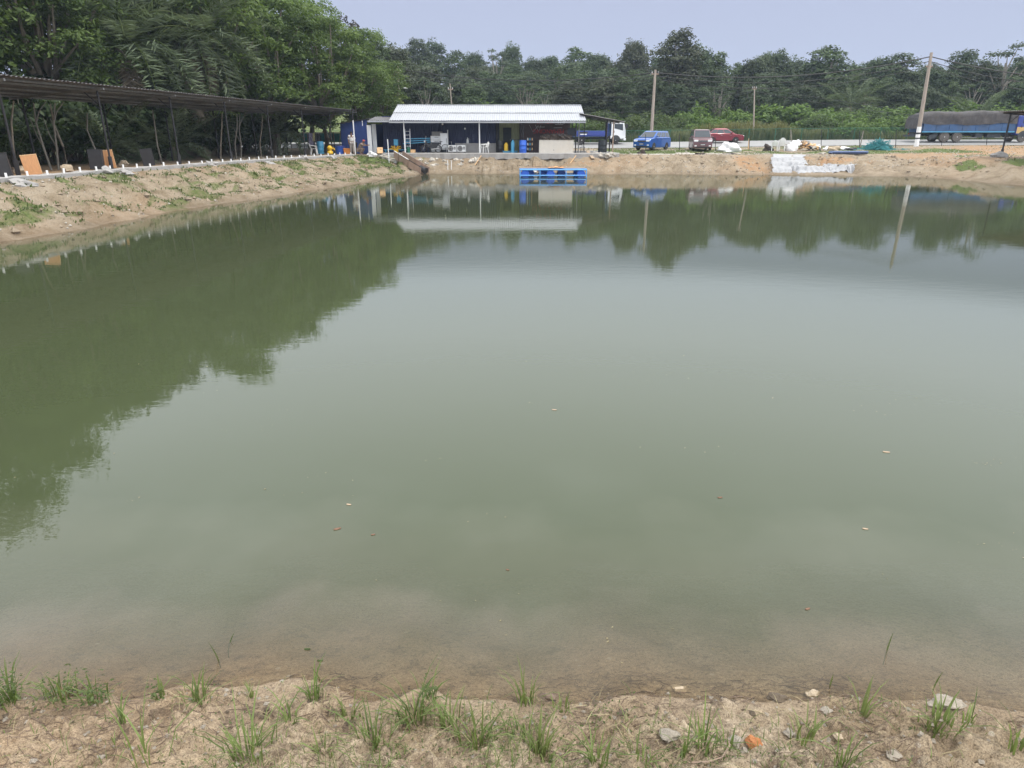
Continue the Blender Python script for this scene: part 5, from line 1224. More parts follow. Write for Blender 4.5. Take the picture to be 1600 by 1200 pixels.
def ring(parent, c, r, tr, m='tyre', name='wheel'):
    w = MB().tube([(c[0]+r*math.cos(a), c[1], c[2]+r*math.sin(a)) for a in np.linspace(0, 2*math.pi, 25)], tr, 6, caps=False).build(name, M[m], parent, True)
    b = MB()
    for k in range(10):
        a = k*math.pi/5; b.tube([c, (c[0]+r*math.cos(a), c[1], c[2]+r*math.sin(a))], .004, 3, caps=False)
    b.build('spokes', M['rim'], w); return w
t = thing('motorbike', 'dark motorbike parked sideways on the porch before the white cabinet', 'motorbike', on_y(674, 58.7, SLAB), R(4))
for x in (-.62, .58): ring(t, (x, 0, .29), .27, .04)
MB().tube([(-.62, .0, .29), (-.5, 0, .62), (-.42, 0, .95)], .028, 6).build('fork', M['rim'], t)
MB().tube([(-.42, 0, .95), (-.44, .28, 1.0)], .014, 5).tube([(-.42, 0, .95), (-.44, -.28, 1.0)], .014, 5).build('handlebar', M['black_steel'], t)
b = MB(); b.prism([(-.48,.70),(-.30,.42),(.10,.32),(.42,.34),(.62,.62),(.80,.74),(.10,.70),(-.15,.62),(-.40,.88)], -.09, .09); b.build('body', M['black_plastic'], t, bevel=.03)
MB().box(-.02, .72, -.11, .11, .70, .80).build('seat', M['screen_black'], t, bevel=.03)
MB().lathe([(.02, 0), (.075, .02), (.075, .08), (.05, .1)], 10, (-.50, -.02, .86), 'y').build('headlight', M['lamp_glass'], t, True)
MB().tube([(.0, -.13, .25), (.7, -.13, .33)], .04, 7).build('exhaust', M['rim'], t)
for s in (-1, 1): MB().tube([(-.43, .22*s, 1.0), (-.40, .25*s, 1.2)], .008, 4).lathe([(.01, 0), (.055, .01), (.05, .02)], 8, (-.4, .25*s, 1.24), 'x').build('mirror', M['rim'], t)
t = thing('bicycle', 'bicycle leaning behind the motorbike near the porch post', 'bicycle', on_y(686.5, 59.3, SLAB), R(-6))
for x in (-.5, .52): ring(t, (x, 0, .33), .31, .018)
MB().tube([(-.5, 0, .33), (-.34, 0, .82)], .016, 5).tube([(-.36, 0, .74), (.0, 0, .30), (.16, 0, .80)], .018, 5).tube([(-.36, 0, .76), (.14, 0, .74)], .018, 5).tube([(0, 0, .30), (.52, 0, .33), (.14, 0, .70)], .012, 5).build('frame', M['black_steel'], t)
MB().box(.04, .28, -.06, .06, .82, .87).build('saddle', M['black_plastic'], t, bevel=.015); MB().tube([(-.34, -.26, .9), (-.34, 0, .84), (-.34, .26, .9)], .012, 5).build('handlebar', M['rim'], t)
t = thing('white_cabinet', 'white three drawer cabinet with a grey top behind the motorbike', 'cabinet', on_y(683.5, 59.8, SLAB)); MB().box(-.5, .5, -.28, .28, 0, 1.3).build('body', M['pale_concrete'], t, bevel=.015)
for k in range(4): dr = MB().box(-.46, .46, -.305, -.282, .06+.31*k, .34+.31*k).build('drawer', M['white_paint'], t, bevel=.008); MB().box(-.16, .16, -.325, -.306, .24+.31*k, .265+.31*k).build('handle', M['black_steel'], dr)
MB().box(-.40, .45, -.25, .25, 1.305, 1.62).build('top_box', M['grey_steel'], t, bevel=.02)
t = thing('white_fridge', 'tall white fridge standing right of the drawer cabinet', 'fridge', on_y(694.5, 59.6, SLAB)); MB().box(-.3, .3, -.26, .26, .22, 1.5).build('body', M['white_paint'], t, bevel=.02); d = MB().box(-.29, .29, -.30, -.265, .24, 1.48).build('door', M['white_paint'], t, bevel=.015); MB().box(.2, .24, -.335, -.301, .8, 1.1).build('handle', M['grey_steel'], d)
MB().box(-.28, .28, -.24, .24, 0, .215).build('stand', M['screen_black'], t); MB().box(.31, .35, -.3, .1, .5, 1.75).build('side_board', M['white_paint'], t)
t = thing('walking_frame', 'thin metal frame stood upright before the left fan unit', 'frame', on_y(702, 58.4, SLAB)); MB().tube([(-.22, 0, 0), (-.22, 0, .8), (.2, 0, .85), (.24, 0, 0)], .018, 6).build('tube', M['rim'], t); MB().tube([(-.22, 0, .4), (.22, 0, .42)], .014, 5).build('rail', M['rim'], t)
for i, u in enumerate((707, 721.5)):
    t = thing('fan_unit', ('left air conditioner outdoor unit, half behind the metal frame', 'right air conditioner outdoor unit beside the low cement wall')[i], 'air conditioner', on_y(u, 58.9, SLAB), R(-6), 'outdoor units on the porch')
    MB().box(-.34, .34, -.15, .15, .06, .58).build('casing', M['white_plastic'], t, bevel=.02)
    g = MB().lathe([(.21, 0), (.21, .012), (.19, .014)], 20, (-.10, -.166, .32), 'y').build('fan_grille', M['grey_steel'], t); b = MB()
    for k in range(6): b.tube([(-.10, -.168, .32), (-.10+.19*math.cos(k*1.047), -.168, .32+.19*math.sin(k*1.047))], .008, 4)
    b.build('grille_bar', M['black_plastic'], g)
    for k in range(2): MB().box(.14, .31, -.158, -.151, .26+.12*k, .33+.12*k).build('louvre', M['black_plastic'], t)
    for x in (-.24, .24): MB().box(x-.04, x+.04, -.15, .15, 0, .058).build('foot', M['black_plastic'], t)
t = thing('white_bottle', 'pale bottle shaped jug on the left end of the low cement wall', 'jug', (on_y(731.5, 60.1, 0).x, 60.1, SLAB+.72)); MB().lathe([(.10, 0), (.11, .04), (.10, .26), (.04, .36), (.035, .44)], 12).build('body', M['white_plastic'], t, True); MB().tube([(.1, 0, .25), (.16, 0, .3), (.05, 0, .38)], .014, 5).build('handle', M['white_plastic'], t)
chair('white plastic armchair beside the middle white post of the porch', on_y(757, 57.95, SLAB), R(-62))
for u, y, z, lab in ((691.5,58.4,3.55,'small bulb hanging under the eave above the fridge'),(726.5,60.2,3.22,'small lamp on the navy wall above the right fan unit')):
    p = on_y(u, y, z); t = thing('bulb_lamp', lab, 'lamp', (p.x, y, z)); MB().lathe([(.02, 0), (.07, .04), (.075, .1), (.03, .16)], 10).build('bulb', M['white_plastic'], t, True); MB().tube([(0, 0, .16), (0, .05, .5)], .01, 4).build('cord', M['wire_black'], t)
def cylinder(name, label, m, loc, r, h):
    t = thing(name, label, 'gas cylinder', loc); MB().lathe([(r*.9, 0), (r, .05), (r, h*.78), (r*.75, h*.88), (r*.3, h*.93)], 16).build('body', M[m], t, True)
    MB().lathe([(r*.5, h*.9), (r*.5, h), (r*.44, h), (r*.44, h*.9)], 12).build('collar', M[m], t); MB().lathe([(.02, h*.93), (.02, h*1.0)], 8).build('valve', M['grey_steel'], t); return t
cylinder('gas_cylinder', 'yellow gas cylinder on the porch', 'yellow_paint', on_y(790.8, 58.9, SLAB), .17, .78)
cylinder('gas_cylinder', 'slim light blue cylinder left of the blue drum', 'cyan_paint', on_y(801.2, 58.5, SLAB), .15, .98)
drum('blue_drum', 'bright blue plastic drum standing on the porch edge', 'drum_blue', on_y(817, 57.95, SLAB), .285, .95)
drum('black_drum', 'black drum in the shade left of the yellow cylinder', 'black_plastic', on_y(782, 59.4, SLAB), .28, .9)
t = thing('black_table', 'dark table behind the blue drum', 'table', on_y(812, 59.6, SLAB)); MB().box(-.72, .72, -.35, .35, .95, 1.02).build('tabletop', M['screen_black'], t)
for x in (-.66, .66): MB().box(x-.04, x+.04, -.3, .3, 0, .948).build('leg', M['screen_black'], t)
t = thing('cyan_trough', 'shallow light blue trough on the floor by the cylinders', 'trough', on_y(797, 58.9, SLAB)); MB().frustum(-.55, .55, -.2, .2, 0, -.6, .6, -.24, .24, .12).build('body', M['cyan_paint'], t, bevel=.01); MB().box(-.62, .62, -.26, .26, .12, .14).build('rim', M['cyan_paint'], t)
t = thing('bottle_rack', 'cluttered rack of small bottles beside the blue drum', 'rack', on_y(828, 59.0, SLAB))
for k in range(3): MB().box(-.28, .28, -.12, .12, .15+.38*k, .18+.38*k).build('shelf', M['black_steel'], t)
for x in (-.28, .28): MB().box(x-.02, x+.02, -.12, .12, 0, 1.1).build('upright', M['black_steel'], t)
for k in range(9):
    j = MB().lathe([(.05, 0), (.05, .14), (.02, .18), (.02, .21)], 8).build('bottle', M[('white_plastic','cyan_paint','cut_board')[k % 3]]); j.location = on_y(828, 58.98, SLAB+.18+.38*(k//3))+Vector((-.18+.18*(k % 3), 0, .002)); tag(j, f'{("white","light blue","brown")[k % 3]} bottle on the {("lowest","middle","top")[k//3]} shelf of the cluttered rack', 'bottle', 'bottles on the rack')
# right annex: sloping canopy on posts
an = thing('side_canopy', 'dark sloping canopy on thin posts at the right end of the house', 'canopy', (0, 0, 0))
ax0, ax1 = HX1-.35, on_y(969, 60, 0).x
z0, z1 = 4.42, 3.80; n = 5; pw = (ax1-ax0)/n; sm = corrugated(5.2, math.hypot(pw, (z1-z0)/n)+.03, 22, .03, 'roof_sheet', M['shelter_metal'])
for i in range(n): link('roof_sheet', sm, an, (ax0+pw*i, 64.0, z0+(z1-z0)*i/n+.01*(i % 2)), (-math.atan2(z0-z1, ax1-ax0), 0, R(-90)))
for y in (59.0, 61.4, 63.8): MB().tube([(ax0, y, z0-.06), (ax1-.05, y, z1-.06)], .035, 6).build('beam', M['black_steel'], an)
for u, y in ((945.5,59),(950.5,61.4),(955.5,59.2),(944,63.8),(911,63.8)):
    p = on_y(u, y, 0); zt = z0+(z1-z0)*min(1, (p.x-ax0)/(ax1-ax0))-.08; MB().tube([(p.x, y, 1.3), (p.x, y, zt)], .055 if u > 940 else .035, 7).build('post', M['black_steel' if u != 955.5 else 'weathered_wood'], an)
drum('dark_barrel', 'dark blue-black barrel under the side canopy', 'chassis', on_y(941, 59.6, 1.36), .36, 1.05)
t = thing('blue_sheet_strip', 'light blue strip hanging between the canopy posts', 'cloth', (on_y(950, 60.5, 0).x, 60.5, 2.75)); MB().box(-.13, .13, -.01, .01, 0, .95).build('strip', M['truck_blue'], t)
t = thing('black_bench_frame', 'small black chair frame beside the counter', 'chair', on_y(908, 58.6, SLAB-.02), R(30))
for x in (-.2, .2):
    for y in (-.18, .18): MB().tube([(x, y, 0), (x, y, .45 if y < 0 else .8)], .018, 5).build('leg', M['black_steel'], t)
MB().box(-.22, .22, -.2, .2, .43, .46).build('seat', M['black_plastic'], t); MB().box(-.22, .22, .17, .2, .6, .8).build('backrest', M['black_plastic'], t)
for i, (u, y, s_, lab) in enumerate(((921,57.9,.24,'rubble lump at the right end of the slab, beside the fallen plank'),(929,58.0,.28,'pale rubble heap below the dark barrel'),(936,57.8,.30,'highest pale rubble lump below the dark barrel'),(943,58,.24,'rubble lump at the foot of the canopy post'),(950,57.6,.3,'tan rubble lump right of the canopy posts'),(958,57.7,.26,'low tan rubble mound right of the slab'))):
    p = on_y(u, y, 0); tag(MB().rock((0, 0, s_*.25), s_*1.2, s_, s_*.7, np.random.default_rng(i+30), 11, 7, .4).build('rubble_lump', M['rubble_stone'], None, loc=(p.x, y, gz(p.x, y)+.05)), lab, 'rubble', 'rubble lumps at the slab end')
def plank(label, a, b_, w, m='wood', name='plank', cat='plank'):
    d = Vector(b_)-Vector(a); o = MB().box(0, d.length, -w/2, w/2, -.015, .015).build(name, M[m], loc=a, bevel=.004); o.rotation_euler = d.to_track_quat('X', 'Z').to_euler(); return tag(o, label, cat)
plank('broad plank sliding off the right end of the slab', at_y(918, 236, 58.6), at_y(927, 247.5, 57.0), .28)
plank('thin pale stick leaning on the far bank under the white chair', at_y(752, 243, 57.4), at_y(742, 258, 56.0), .05, 'cut_board', 'stick', 'stick')
plank('thin pale stick leaning from the counter towards the raft', at_y(900, 243, 57.4), at_y(888, 259, 55.8), .05, 'cut_board', 'stick', 'stick')
# broken stones below the slab
rr = np.random.default_rng(44)
for i in range(30):
    u = rr.uniform(655, 748); y = rr.uniform(56.35, 57.35); p = on_y(u, y, 1); s_ = rr.uniform(.08, .2); x = p.x
    if i == 0: mm = [MB().rock((0, 0, 0), 1.25, 1, .62, np.random.default_rng(80+k), 9, 6, .35).mesh('broken_stone', M['pale_concrete' if k % 2 else 'rubble_stone']) for k in range(4)]
    o = link('broken_stone', mm[i % 4], None, (x, y, gz(x, y)+s_*.25), (0, rr.uniform(-.3, .3), rr.uniform(0, 6)), (s_,)*3)
    tag(o, 'broken pale stone on the bank below the porch slab', 'stone', 'broken stones below the slab')

# ------------------------------------------------------------------ chute, stakes, raft
A = at_y(622, 243, 57.2); B = at_y(664, 268.5, 54.6)
def chute():
    t = thing('wooden_chute', 'long brown trough sloping down the corner of the bank into the water', 'chute', (A.x, A.y, A.z))
    d = B-A; L_ = d.length; q = d.to_track_quat('X', 'Z').to_euler()
    n = 5
    for i in range(n):
        b = MB().box(L_*i/n+.012, L_*(i+1)/n-.012, -.42, -.38, -.22, .34); o = b.build('side_panel', M['brown_chute'], t); o.rotation_euler = q
        b = MB().box(L_*i/n+.012, L_*(i+1)/n-.012, .38, .42, -.22, .34); o = b.build('side_panel', M['brown_chute'], t); o.rotation_euler = q
    o = MB().box(0, L_, -.38, .38, -.22, -.18).build('floor_board', M['weathered_wood'], t); o.rotation_euler = q
    o = MB().box(-.02, L_*.55, -.44, -.37, .342, .38).build('white_edge', M['white_paint'], t); o.rotation_euler = q
    o = MB().box(L_*.55, L_, -.44, -.37, .342, .365).build('dark_edge', M['black_steel'], t); o.rotation_euler = q
    for f in (.18, .55): o = MB().box(L_*f-.03, L_*f+.03, -.45, -.422, -.26, .40).build('batten', M['weathered_wood'], t); o.rotation_euler = q
    return t
chute()
p = at_y(664, 266.5, 54.5); t = thing('black_pipe_end', 'black pipe mouth at the water end of the trough', 'pipe', p); q = MB().lathe([(.22, -.5), (.22, .1), (.18, .1), (.18, -.4)], 16, (0, 0, 0), 'x').build('pipe', M['black_plastic'], t, True); q.rotation_euler = (0, R(22), R(-35)); q = MB().lathe([(.25, .02), (.25, .1), (.21, .1)], 16, (0, 0, 0), 'x').build('collar', M['black_plastic'], t, True); q.rotation_euler = (0, R(22), R(-35))
p = at_y(617, 247, 57.0); t = thing('white_bucket', 'whitish crumpled bucket at the top of the trough', 'bucket', (p.x, p.y, gz(p.x, p.y))); MB().lathe([(.16, 0), (.2, .4), (.215, .42), (.19, .42), (.15, .05)], 14).build('body', M['white_sheet'], t, True).rotation_euler = (0, R(20), 0); MB().tube([(-.1, 0, .42), (.12, .05, .58), (.3, 0, .36)], .012, 5).build('handle', M['grey_steel'], t)
def stake(name, label, u, v0, v1, y, m, r=.03, cat='stake', group=None, du=0):
    a = at_y(u, v0, y); b_ = at_y(u+du, v1, y); z0 = gz(a.x, y)-.1
    return tag(MB().tube([(0, 0, 0), (b_.x-a.x, 0, b_.z-z0)], r, 6).build(name, M[m], loc=(a.x, y, z0)), label, cat, group)
stake('white_pipe', 'white pipe stuck in the grass left of the trough', 608, 254, 217.5, 56.3, 'white_paint', .04, 'pipe', du=-2.5)
stake('brown_stake', 'short brown stake at the upper part of the trough', 626, 250, 238, 57.0, 'weathered_wood', .05)
for u, v0, v1, lab in ((699.5,258,250,'short white peg in the bank below the fan unit'),(705,255,250,'second short white peg on the bank, right of the first')): stake('bank_peg', lab, u, v0, v1, 56.0, 'white_paint', .03, 'peg')
p = at_y(581, 241.5, 57.0); tag(MB().rock((0, 0, .12), .35, .3, .25, np.random.default_rng(2), 12, 8, .3).build('crumpled_sack', M['white_sheet'], None, True, loc=(p.x, 57.0, gz(p.x, 57))), 'crumpled white sack on the corner of the bank near the blue wall', 'sack')
for i, (u, sz) in enumerate(((598,.25),(604,.3),(611,.28))):
    p = at_y(u, 243, 56.9); tag(MB().rock((0, 0, .08), sz*1.3, sz, sz*.5, np.random.default_rng(i+15), 11, 7, .35).build('rubble_lump', M['rubble_stone'], None, loc=(p.x, 56.9, gz(p.x, 56.9)+.03)), ('pale rubble lump right of the leaning orange board','long pale rubble lump between the board and the white pipe','pale rubble lump left of the white bucket')[i], 'rubble')
# raft
RA = at_z(812.5, 277, 0); RB = at_z(916.5, 277, 0); y0 = RA.y; Wr = RB.x-RA.x; Dr = 2.3
raft = thing('floating_raft', 'blue steel frame raft with plastic drums floating near the far bank', 'raft', (RA.x, y0, 0))
def rail(name, a, b_, w=.04, m='raft_blue'): return MB().tube([a, b_], w, 4).build(name, M[m], raft)
for y in (0, Dr):
    for z in (.12, .50): rail('long_rail', (0, y, z), (Wr, y, z), .045)
    for x in (.02, Wr*.30, Wr*.69, Wr-.02): rail('upright', (x, y, -.1), (x, y, .50), .035)
for x in (0, Wr*.3, Wr*.69, Wr):
    rail('cross_rail', (x, 0, .12), (x, Dr, .12)); rail('cross_rail', (x, 0, .50), (x, Dr, .50))
b = MB()
for k in range(3): MB().box(-.03, Wr+.03, .10+.2*k, .26+.2*k, .545, .565).build('deck_plank', M['raft_blue'], raft)
for k in range(5): MB().box(-.03, Wr+.03, .75+.33*k, 1.02+.33*k, .555, .59+.004*(k % 2)).build('deck_plank', M['weathered_wood'], raft)
for x, y, deep in ((.36,.12,0),(2.16,.12,0),(Wr-.36,.12,0),(.75,1.25,1),(1.75,1.25,1),(3.0,1.25,1),(Wr-.5,1.25,1)):
    d = MB().lathe([(.26, 0), (.285, .03), (.29, .30), (.302, .32), (.29, .34), (.29, .62), (.302, .64), (.29, .66), (.29, .86), (.26, .9)], 18, (x, y, .19), 'y').build('barrel', M['drum_blue'], raft, True)
    MB().lathe([(.24, -.012), (.27, -.02), (.285, .0), (.25, .004)], 18, (x, y, .19), 'y').build('barrel_rim', M['drum_blue'], d, True)
p = Vector((RA.x+Wr*.54, y0+.55, .61)); b = MB(); n = 9; r_ = np.random.default_rng(8)
hh = r_.random((n, n))*.10
for i in range(n):
    for j in range(n): b.v.append((-.55+1.1*i/(n-1)+r_.normal()*.03, -.4+.8*j/(n-1), hh[i, j]*(1-abs(i-4)/5)+.01))
for i in range(n-1):
    for j in range(n-1): b.f.append((i*n+j, (i+1)*n+j, (i+1)*n+j+1, i*n+j+1))
o = b.build('orange_cloth', M['cloth_orange'], None, True, loc=p); so_ = o.modifiers.new('thick', 'SOLIDIFY'); so_.thickness = .012; so_.offset = 1; tag(o, 'crumpled pale orange cloth lying on the raft', 'cloth')
plank('grey plank along the back edge of the raft deck', (RA.x+.4, y0+Dr-.2, .64), (RA.x+Wr*.5, y0+Dr-.2, .67), .2, 'weathered_wood')
p = at_y(836, 256, 53.6); tag(MB().rock((0, 0, .12), .2, .15, .16, np.random.default_rng(5), 10, 7, .3).build('white_block', M['white_sheet'], None, loc=(p.x, 54.9, gz(p.x, 54.9))), 'white block on the bank behind the raft', 'block')

# ------------------------------------------------------------------ vehicles
def arch_profile(x0, x1, zb, pts, wheels, r):
    """side outline with round wheel openings along the sill"""
    out = []
    for xw in sorted(wheels):
        out += [(xw-r, zb)]; out += [(xw-r*math.cos(a), zb+r*math.sin(a)*1.05) for a in np.linspace(.25, math.pi-.25, 9)]; out += [(xw+r, zb)]
    return [(x0, zb+.08), (x0+.06, zb)]+out+[(x1-.06, zb), (x1, zb+.08)]+pts
def car(name, label, loc, rz, paint, Lc, Wc, prof, belt, roof, wheels, wr, zb, sedan=False, group=None):
    """x forward; prof: outline from front to back above the sill; belt/roof: (rear x, front x, half width, z)"""
    t = thing(name, label, 'car', loc, rz, group); P_ = M[paint]; h = Wc/2
    b = MB().prism(arch_profile(-Lc/2, Lc/2, zb, prof, wheels, wr*1.18), -h, h); b.build('body', P_, t, True, bevel=.045)
    MB().box(-Lc/2+.25, Lc/2-.25, -h+.12, h-.12, zb-.02, zb+.5).build('underbody', M['chassis'], t)
    bx0, bx1, bw, bz = belt; rx0, rx1, rw, rz_ = roof
    b = MB(); b.frustum(bx0, bx1, -bw, bw, bz, rx0, rx1, -rw, rw, rz_-.04); b.build('cabin', P_, t, bevel=.06)
    b = MB(); b.frustum(rx0-.02, rx1+.02, -rw-.0, rw+.0, rz_-.045, rx0+.12, rx1-.16, -rw+.12, rw-.12, rz_); b.build('roof', P_, t, bevel=.03)
    def side(f, g): return (bx0+(bx1-bx0)*f)*(1-g)+(rx0+(rx1-rx0)*f)*g
    zz = lambda g: bz+(rz_-.04-bz)*g
    for s in (-1, 1):
        for f0, f1 in ((.035, .28), (.305, .60), (.63, .93)):
            g0, g1 = .10, .86; yo = lambda g: s*(bw+(rw-bw)*g+.008)
            q = [(side(f0, g0), yo(g0), zz(g0)), (side(f1, g0), yo(g0), zz(g0)), (side(f1, g1), yo(g1), zz(g1)), (side(f0, g1), yo(g1), zz(g1))]
            b = MB(); b.v = q+[(x, y-s*.02, z) for x, y, z in q]; b.f = [(0,1,2,3),(7,6,5,4),(0,4,5,1),(1,5,6,2),(2,6,7,3),(3,7,4,0)]; b.build('side_window', M['glass_dark'], t)
        MB().box(-.06, .10, s*(h+.05)-.09, s*(h+.05)+.09, bz+.02, bz+.17).build('mirror', P_, t, bevel=.03, loc=(bx1-.45, 0, 0))
        for x in (Lc*.0, Lc*.17) if False else (-.35, .62): MB().box(x, x+.2, s*(h+.012)-.012, s*(h+.012)+.012, bz-.16, bz-.13).build('door_handle', M['chrome'], t)
        for x in (bx1-.55, -.05): MB().box(x-.006, x+.006, s*(h+.001)-.003, s*(h+.001)+.003, zb+.15, bz-.02).build('door_seam', M['black_plastic'], t)
    for xb, xr, nm in ((bx1, rx1, 'windscreen'), (bx0, rx0, 'rear_window')):
        sg = 1 if nm == 'windscreen' else -1; g0, g1 = .08, .92; X = lambda g: xb+(xr-xb)*g+sg*.012; Yw = lambda g: (bw+(rw-bw)*g)*.90
        q = [(X(g0), -Yw(g0), zz(g0)), (X(g0), Yw(g0), zz(g0)), (X(g1), Yw(g1), zz(g1)), (X(g1), -Yw(g1), zz(g1))]
        b = MB(); b.v = q+[(x-sg*.02, y, z) for x, y, z in q]; b.f = [(0,1,2,3),(7,6,5,4),(0,4,5,1),(1,5,6,2),(2,6,7,3),(3,7,4,0)]; b.build(nm, M['glass_dark'], t)
    for xw in wheels:
        for s in (-1, 1): wheel(t, (xw, s*(h-.11), wr), wr, .21)
    fx = Lc/2
    for s in (-1, 1):
        MB().box(fx-.30, fx+.004, s*h*.72-.19, s*h*.72+.19, prof[0][1]-.10, prof[0][1]+.07).build('headlight', M['lamp_glass'], t, bevel=.03)
        MB().box(-fx-.012, -fx+.2, s*h*.82-.1, s*h*.82+.1, bz-.32, bz-.02).build('tail_light', M['lamp_red'], t, bevel=.03)
        MB().box(fx-.06, fx+.012, s*h*.75-.10, s*h*.75+.10, zb+.16, zb+.26).build('fog_light', M['lamp_glass'], t, bevel=.02)
    MB().box(fx-.05, fx+.012, -h*.48, h*.48, prof[0][1]-.13, prof[0][1]+.03).build('grille', M['black_plastic'], t, bevel=.02)
    MB().box(fx-.02, fx+.022, -h*.46, h*.46, prof[0][1]-.05, prof[0][1]-.015).build('chrome_bar', M['chrome'], t)
    MB().box(fx-.05, fx+.016, -h*.7, h*.7, zb+.06, zb+.15).build('air_intake', M['black_plastic'], t, bevel=.02)
    MB().box(fx+.0, fx+.026, -.26, .26, zb+.26, zb+.36).build('number_plate', M['black_plastic'], t)
    MB().box(fx+.02, fx+.029, -.2, .2, zb+.29, zb+.33).build('plate_characters', M['white_paint'], t)
    return t
p = on_y(1018.5, 69.0, 1.45); g = gz(p.x, 69.0)
car('parked_car', 'bright blue sport utility car parked facing the pond beside the utility pole', (p.x, 69, g), R(-127), 'car_blue', 4.5, 1.74,
    [(2.25, .84), (2.10, .99), (1.10, 1.12), (-2.05, 1.14), (-2.25, .98)], (-2.18, 1.35, .80, 1.10), (-1.95, .42, .66, 1.70), (-1.38, 1.36), .34, .24)
p = on_y(1093, 68.0, 1.45); g = gz(p.x, 68.0)
car('parked_van', 'dark maroon people carrier parked facing the camera', (p.x, 68, g), R(-98), 'car_maroon', 4.25, 1.70,
    [(2.12, .86), (2.02, 1.0), (1.45, 1.12), (-2.02, 1.14), (-2.12, .98)], (-2.08, 1.55, .80, 1.10), (-1.98, .62, .68, 1.84), (-1.25, 1.38), .31, .20)
p = on_y(1126.5, 79.0, 2.05); 
car('parked_car', 'dark red saloon car on the road behind the maroon van', (p.x, 79, float(road_z(p.x, 79))), R(0), 'car_red', 4.4, 1.70,
    [(2.20, .70), (2.02, .80), (1.05, .93), (-1.35, .98), (-2.05, 1.0), (-2.20, .82)], (-1.75, 1.25, .80, .92), (-.95, .38, .60, 1.48), (-1.28, 1.32), .31, .22)
def lorry_cab(t, x0, x1, w, z0, z1, m, band=None):
    h = w/2; Lx = x1-x0
    pf = [(x0, z0), (x1-.05, z0), (x1, z0+.25), (x1-.02, z0+(z1-z0)*.50), (x1-.22, z1-.10), (x1-.38, z1), (x0, z1)]
    MB().prism(pf, -h, h).build('cab', M[m], t, True, bevel=.06)
    for s in (-1, 1):
        b = MB(); zb_, zt = z0+(z1-z0)*.55, z1-.22; y = s*(h+.008)
        q = [(x0+Lx*.30, y, zb_+.10), (x1-.30, y, zb_-.12), (x1-.34, y, zt), (x0+Lx*.30, y, zt)]
        b.v = q+[(a, c-s*.02, d) for a, c, d in q]; b.f = [(0,1,2,3),(7,6,5,4),(0,4,5,1),(1,5,6,2),(2,6,7,3),(3,7,4,0)]; b.build('side_window', M['glass_dark'], t)
        MB().box(x0+Lx*.26, x0+Lx*.30, s*(h+.02)-.02, s*(h+.02)+.02, z0+(z1-z0)*.36, z0+(z1-z0)*.48).build('door_handle', M['black_plastic'], t)
        MB().box(x1-.10, x1+.16, s*(h+.16)-.06, s*(h+.16)+.06, zb_+.1, zt).build('mirror', M['black_plastic'], t, bevel=.02)
        MB().box(x1-.10, x1+.012, s*h*.75-.15, s*h*.75+.15, z0+.12, z0+.30).build('headlight', M['lamp_glass'], t, bevel=.02)
        if band: MB().box(x0+.05, x1-.02, s*(h+.012)-.01, s*(h+.012)+.01, z0+.12, z0+(z1-z0)*.40).build('cream_panel', M[band], t, bevel=.01)
    b = MB(); q = [(x1-.005, -h*.9, z0+(z1-z0)*.53), (x1-.005, h*.9, z0+(z1-z0)*.53), (x1-.19, h*.86, z1-.16), (x1-.19, -h*.86, z1-.16)]
    b.v = q+[(a-.02, c, d) for a, c, d in q]; b.f = [(0,1,2,3),(7,6,5,4),(0,4,5,1),(1,5,6,2),(2,6,7,3),(3,7,4,0)]; b.build('windscreen', M['glass_dark'], t)
    MB().box(x1-.2, x1+.06, -h, h, z0-.16, z0+.08).build('bumper', M[band or m], t, bevel=.03)
# white cabbed truck with a blue load bed
Fx = on_y(975.5, 79, 3).x; tz = float(road_z(Fx, 79)); t = thing('flatbed_truck', 'white cabbed truck with a dark blue drop side bed on the road beside the house', 'truck', (Fx, 79, tz))
lorry_cab(t, -1.75, 0, 1.9, .52, 2.25, 'truck_white')
MB().box(-6.0, -1.8, -.42, .42, .50, .68).build('chassis', M['chassis'], t)
for s in (-1, 1):
    for k in range(3): MB().box(-6.1+1.4*k+.01, -4.7+1.4*k-.01, s*1.0-.03, s*1.0+.03, .84, 1.34).build('side_board', M['truck_navy'], t, bevel=.01)
MB().box(-6.1, -1.9, -.96, .96, .74, .84).build('bed_floor', M['truck_navy'], t); MB().box(-6.13, -6.10, -1, 1, .84, 1.34).build('tail_board', M['truck_navy'], t); MB().box(-1.92, -1.86, -.95, .95, .84, 2.1).build('headboard', M['truck_navy'], t)
MB().box(-4.9, -4.2, -1.045, -1.032, .93, 1.02).build('marking_plate', M['white_paint'], t); MB().box(-5.0, -4.1, -1.040, -1.031, 1.05, 1.22).build('dark_panel', M['chassis'], t)
for x in (-1.05, -4.7):
    for s in (-1, 1): wheel(t, (x, s*.82, .38), .38, .22)
for s in (-1, 1): MB().prism([(-1.05-.5*math.cos(a), .40+.5*math.sin(a)) for a in np.linspace(0, math.pi, 9)], s*.965-.015, s*.965+.015).build('wheel_arch', M['chassis'], t)
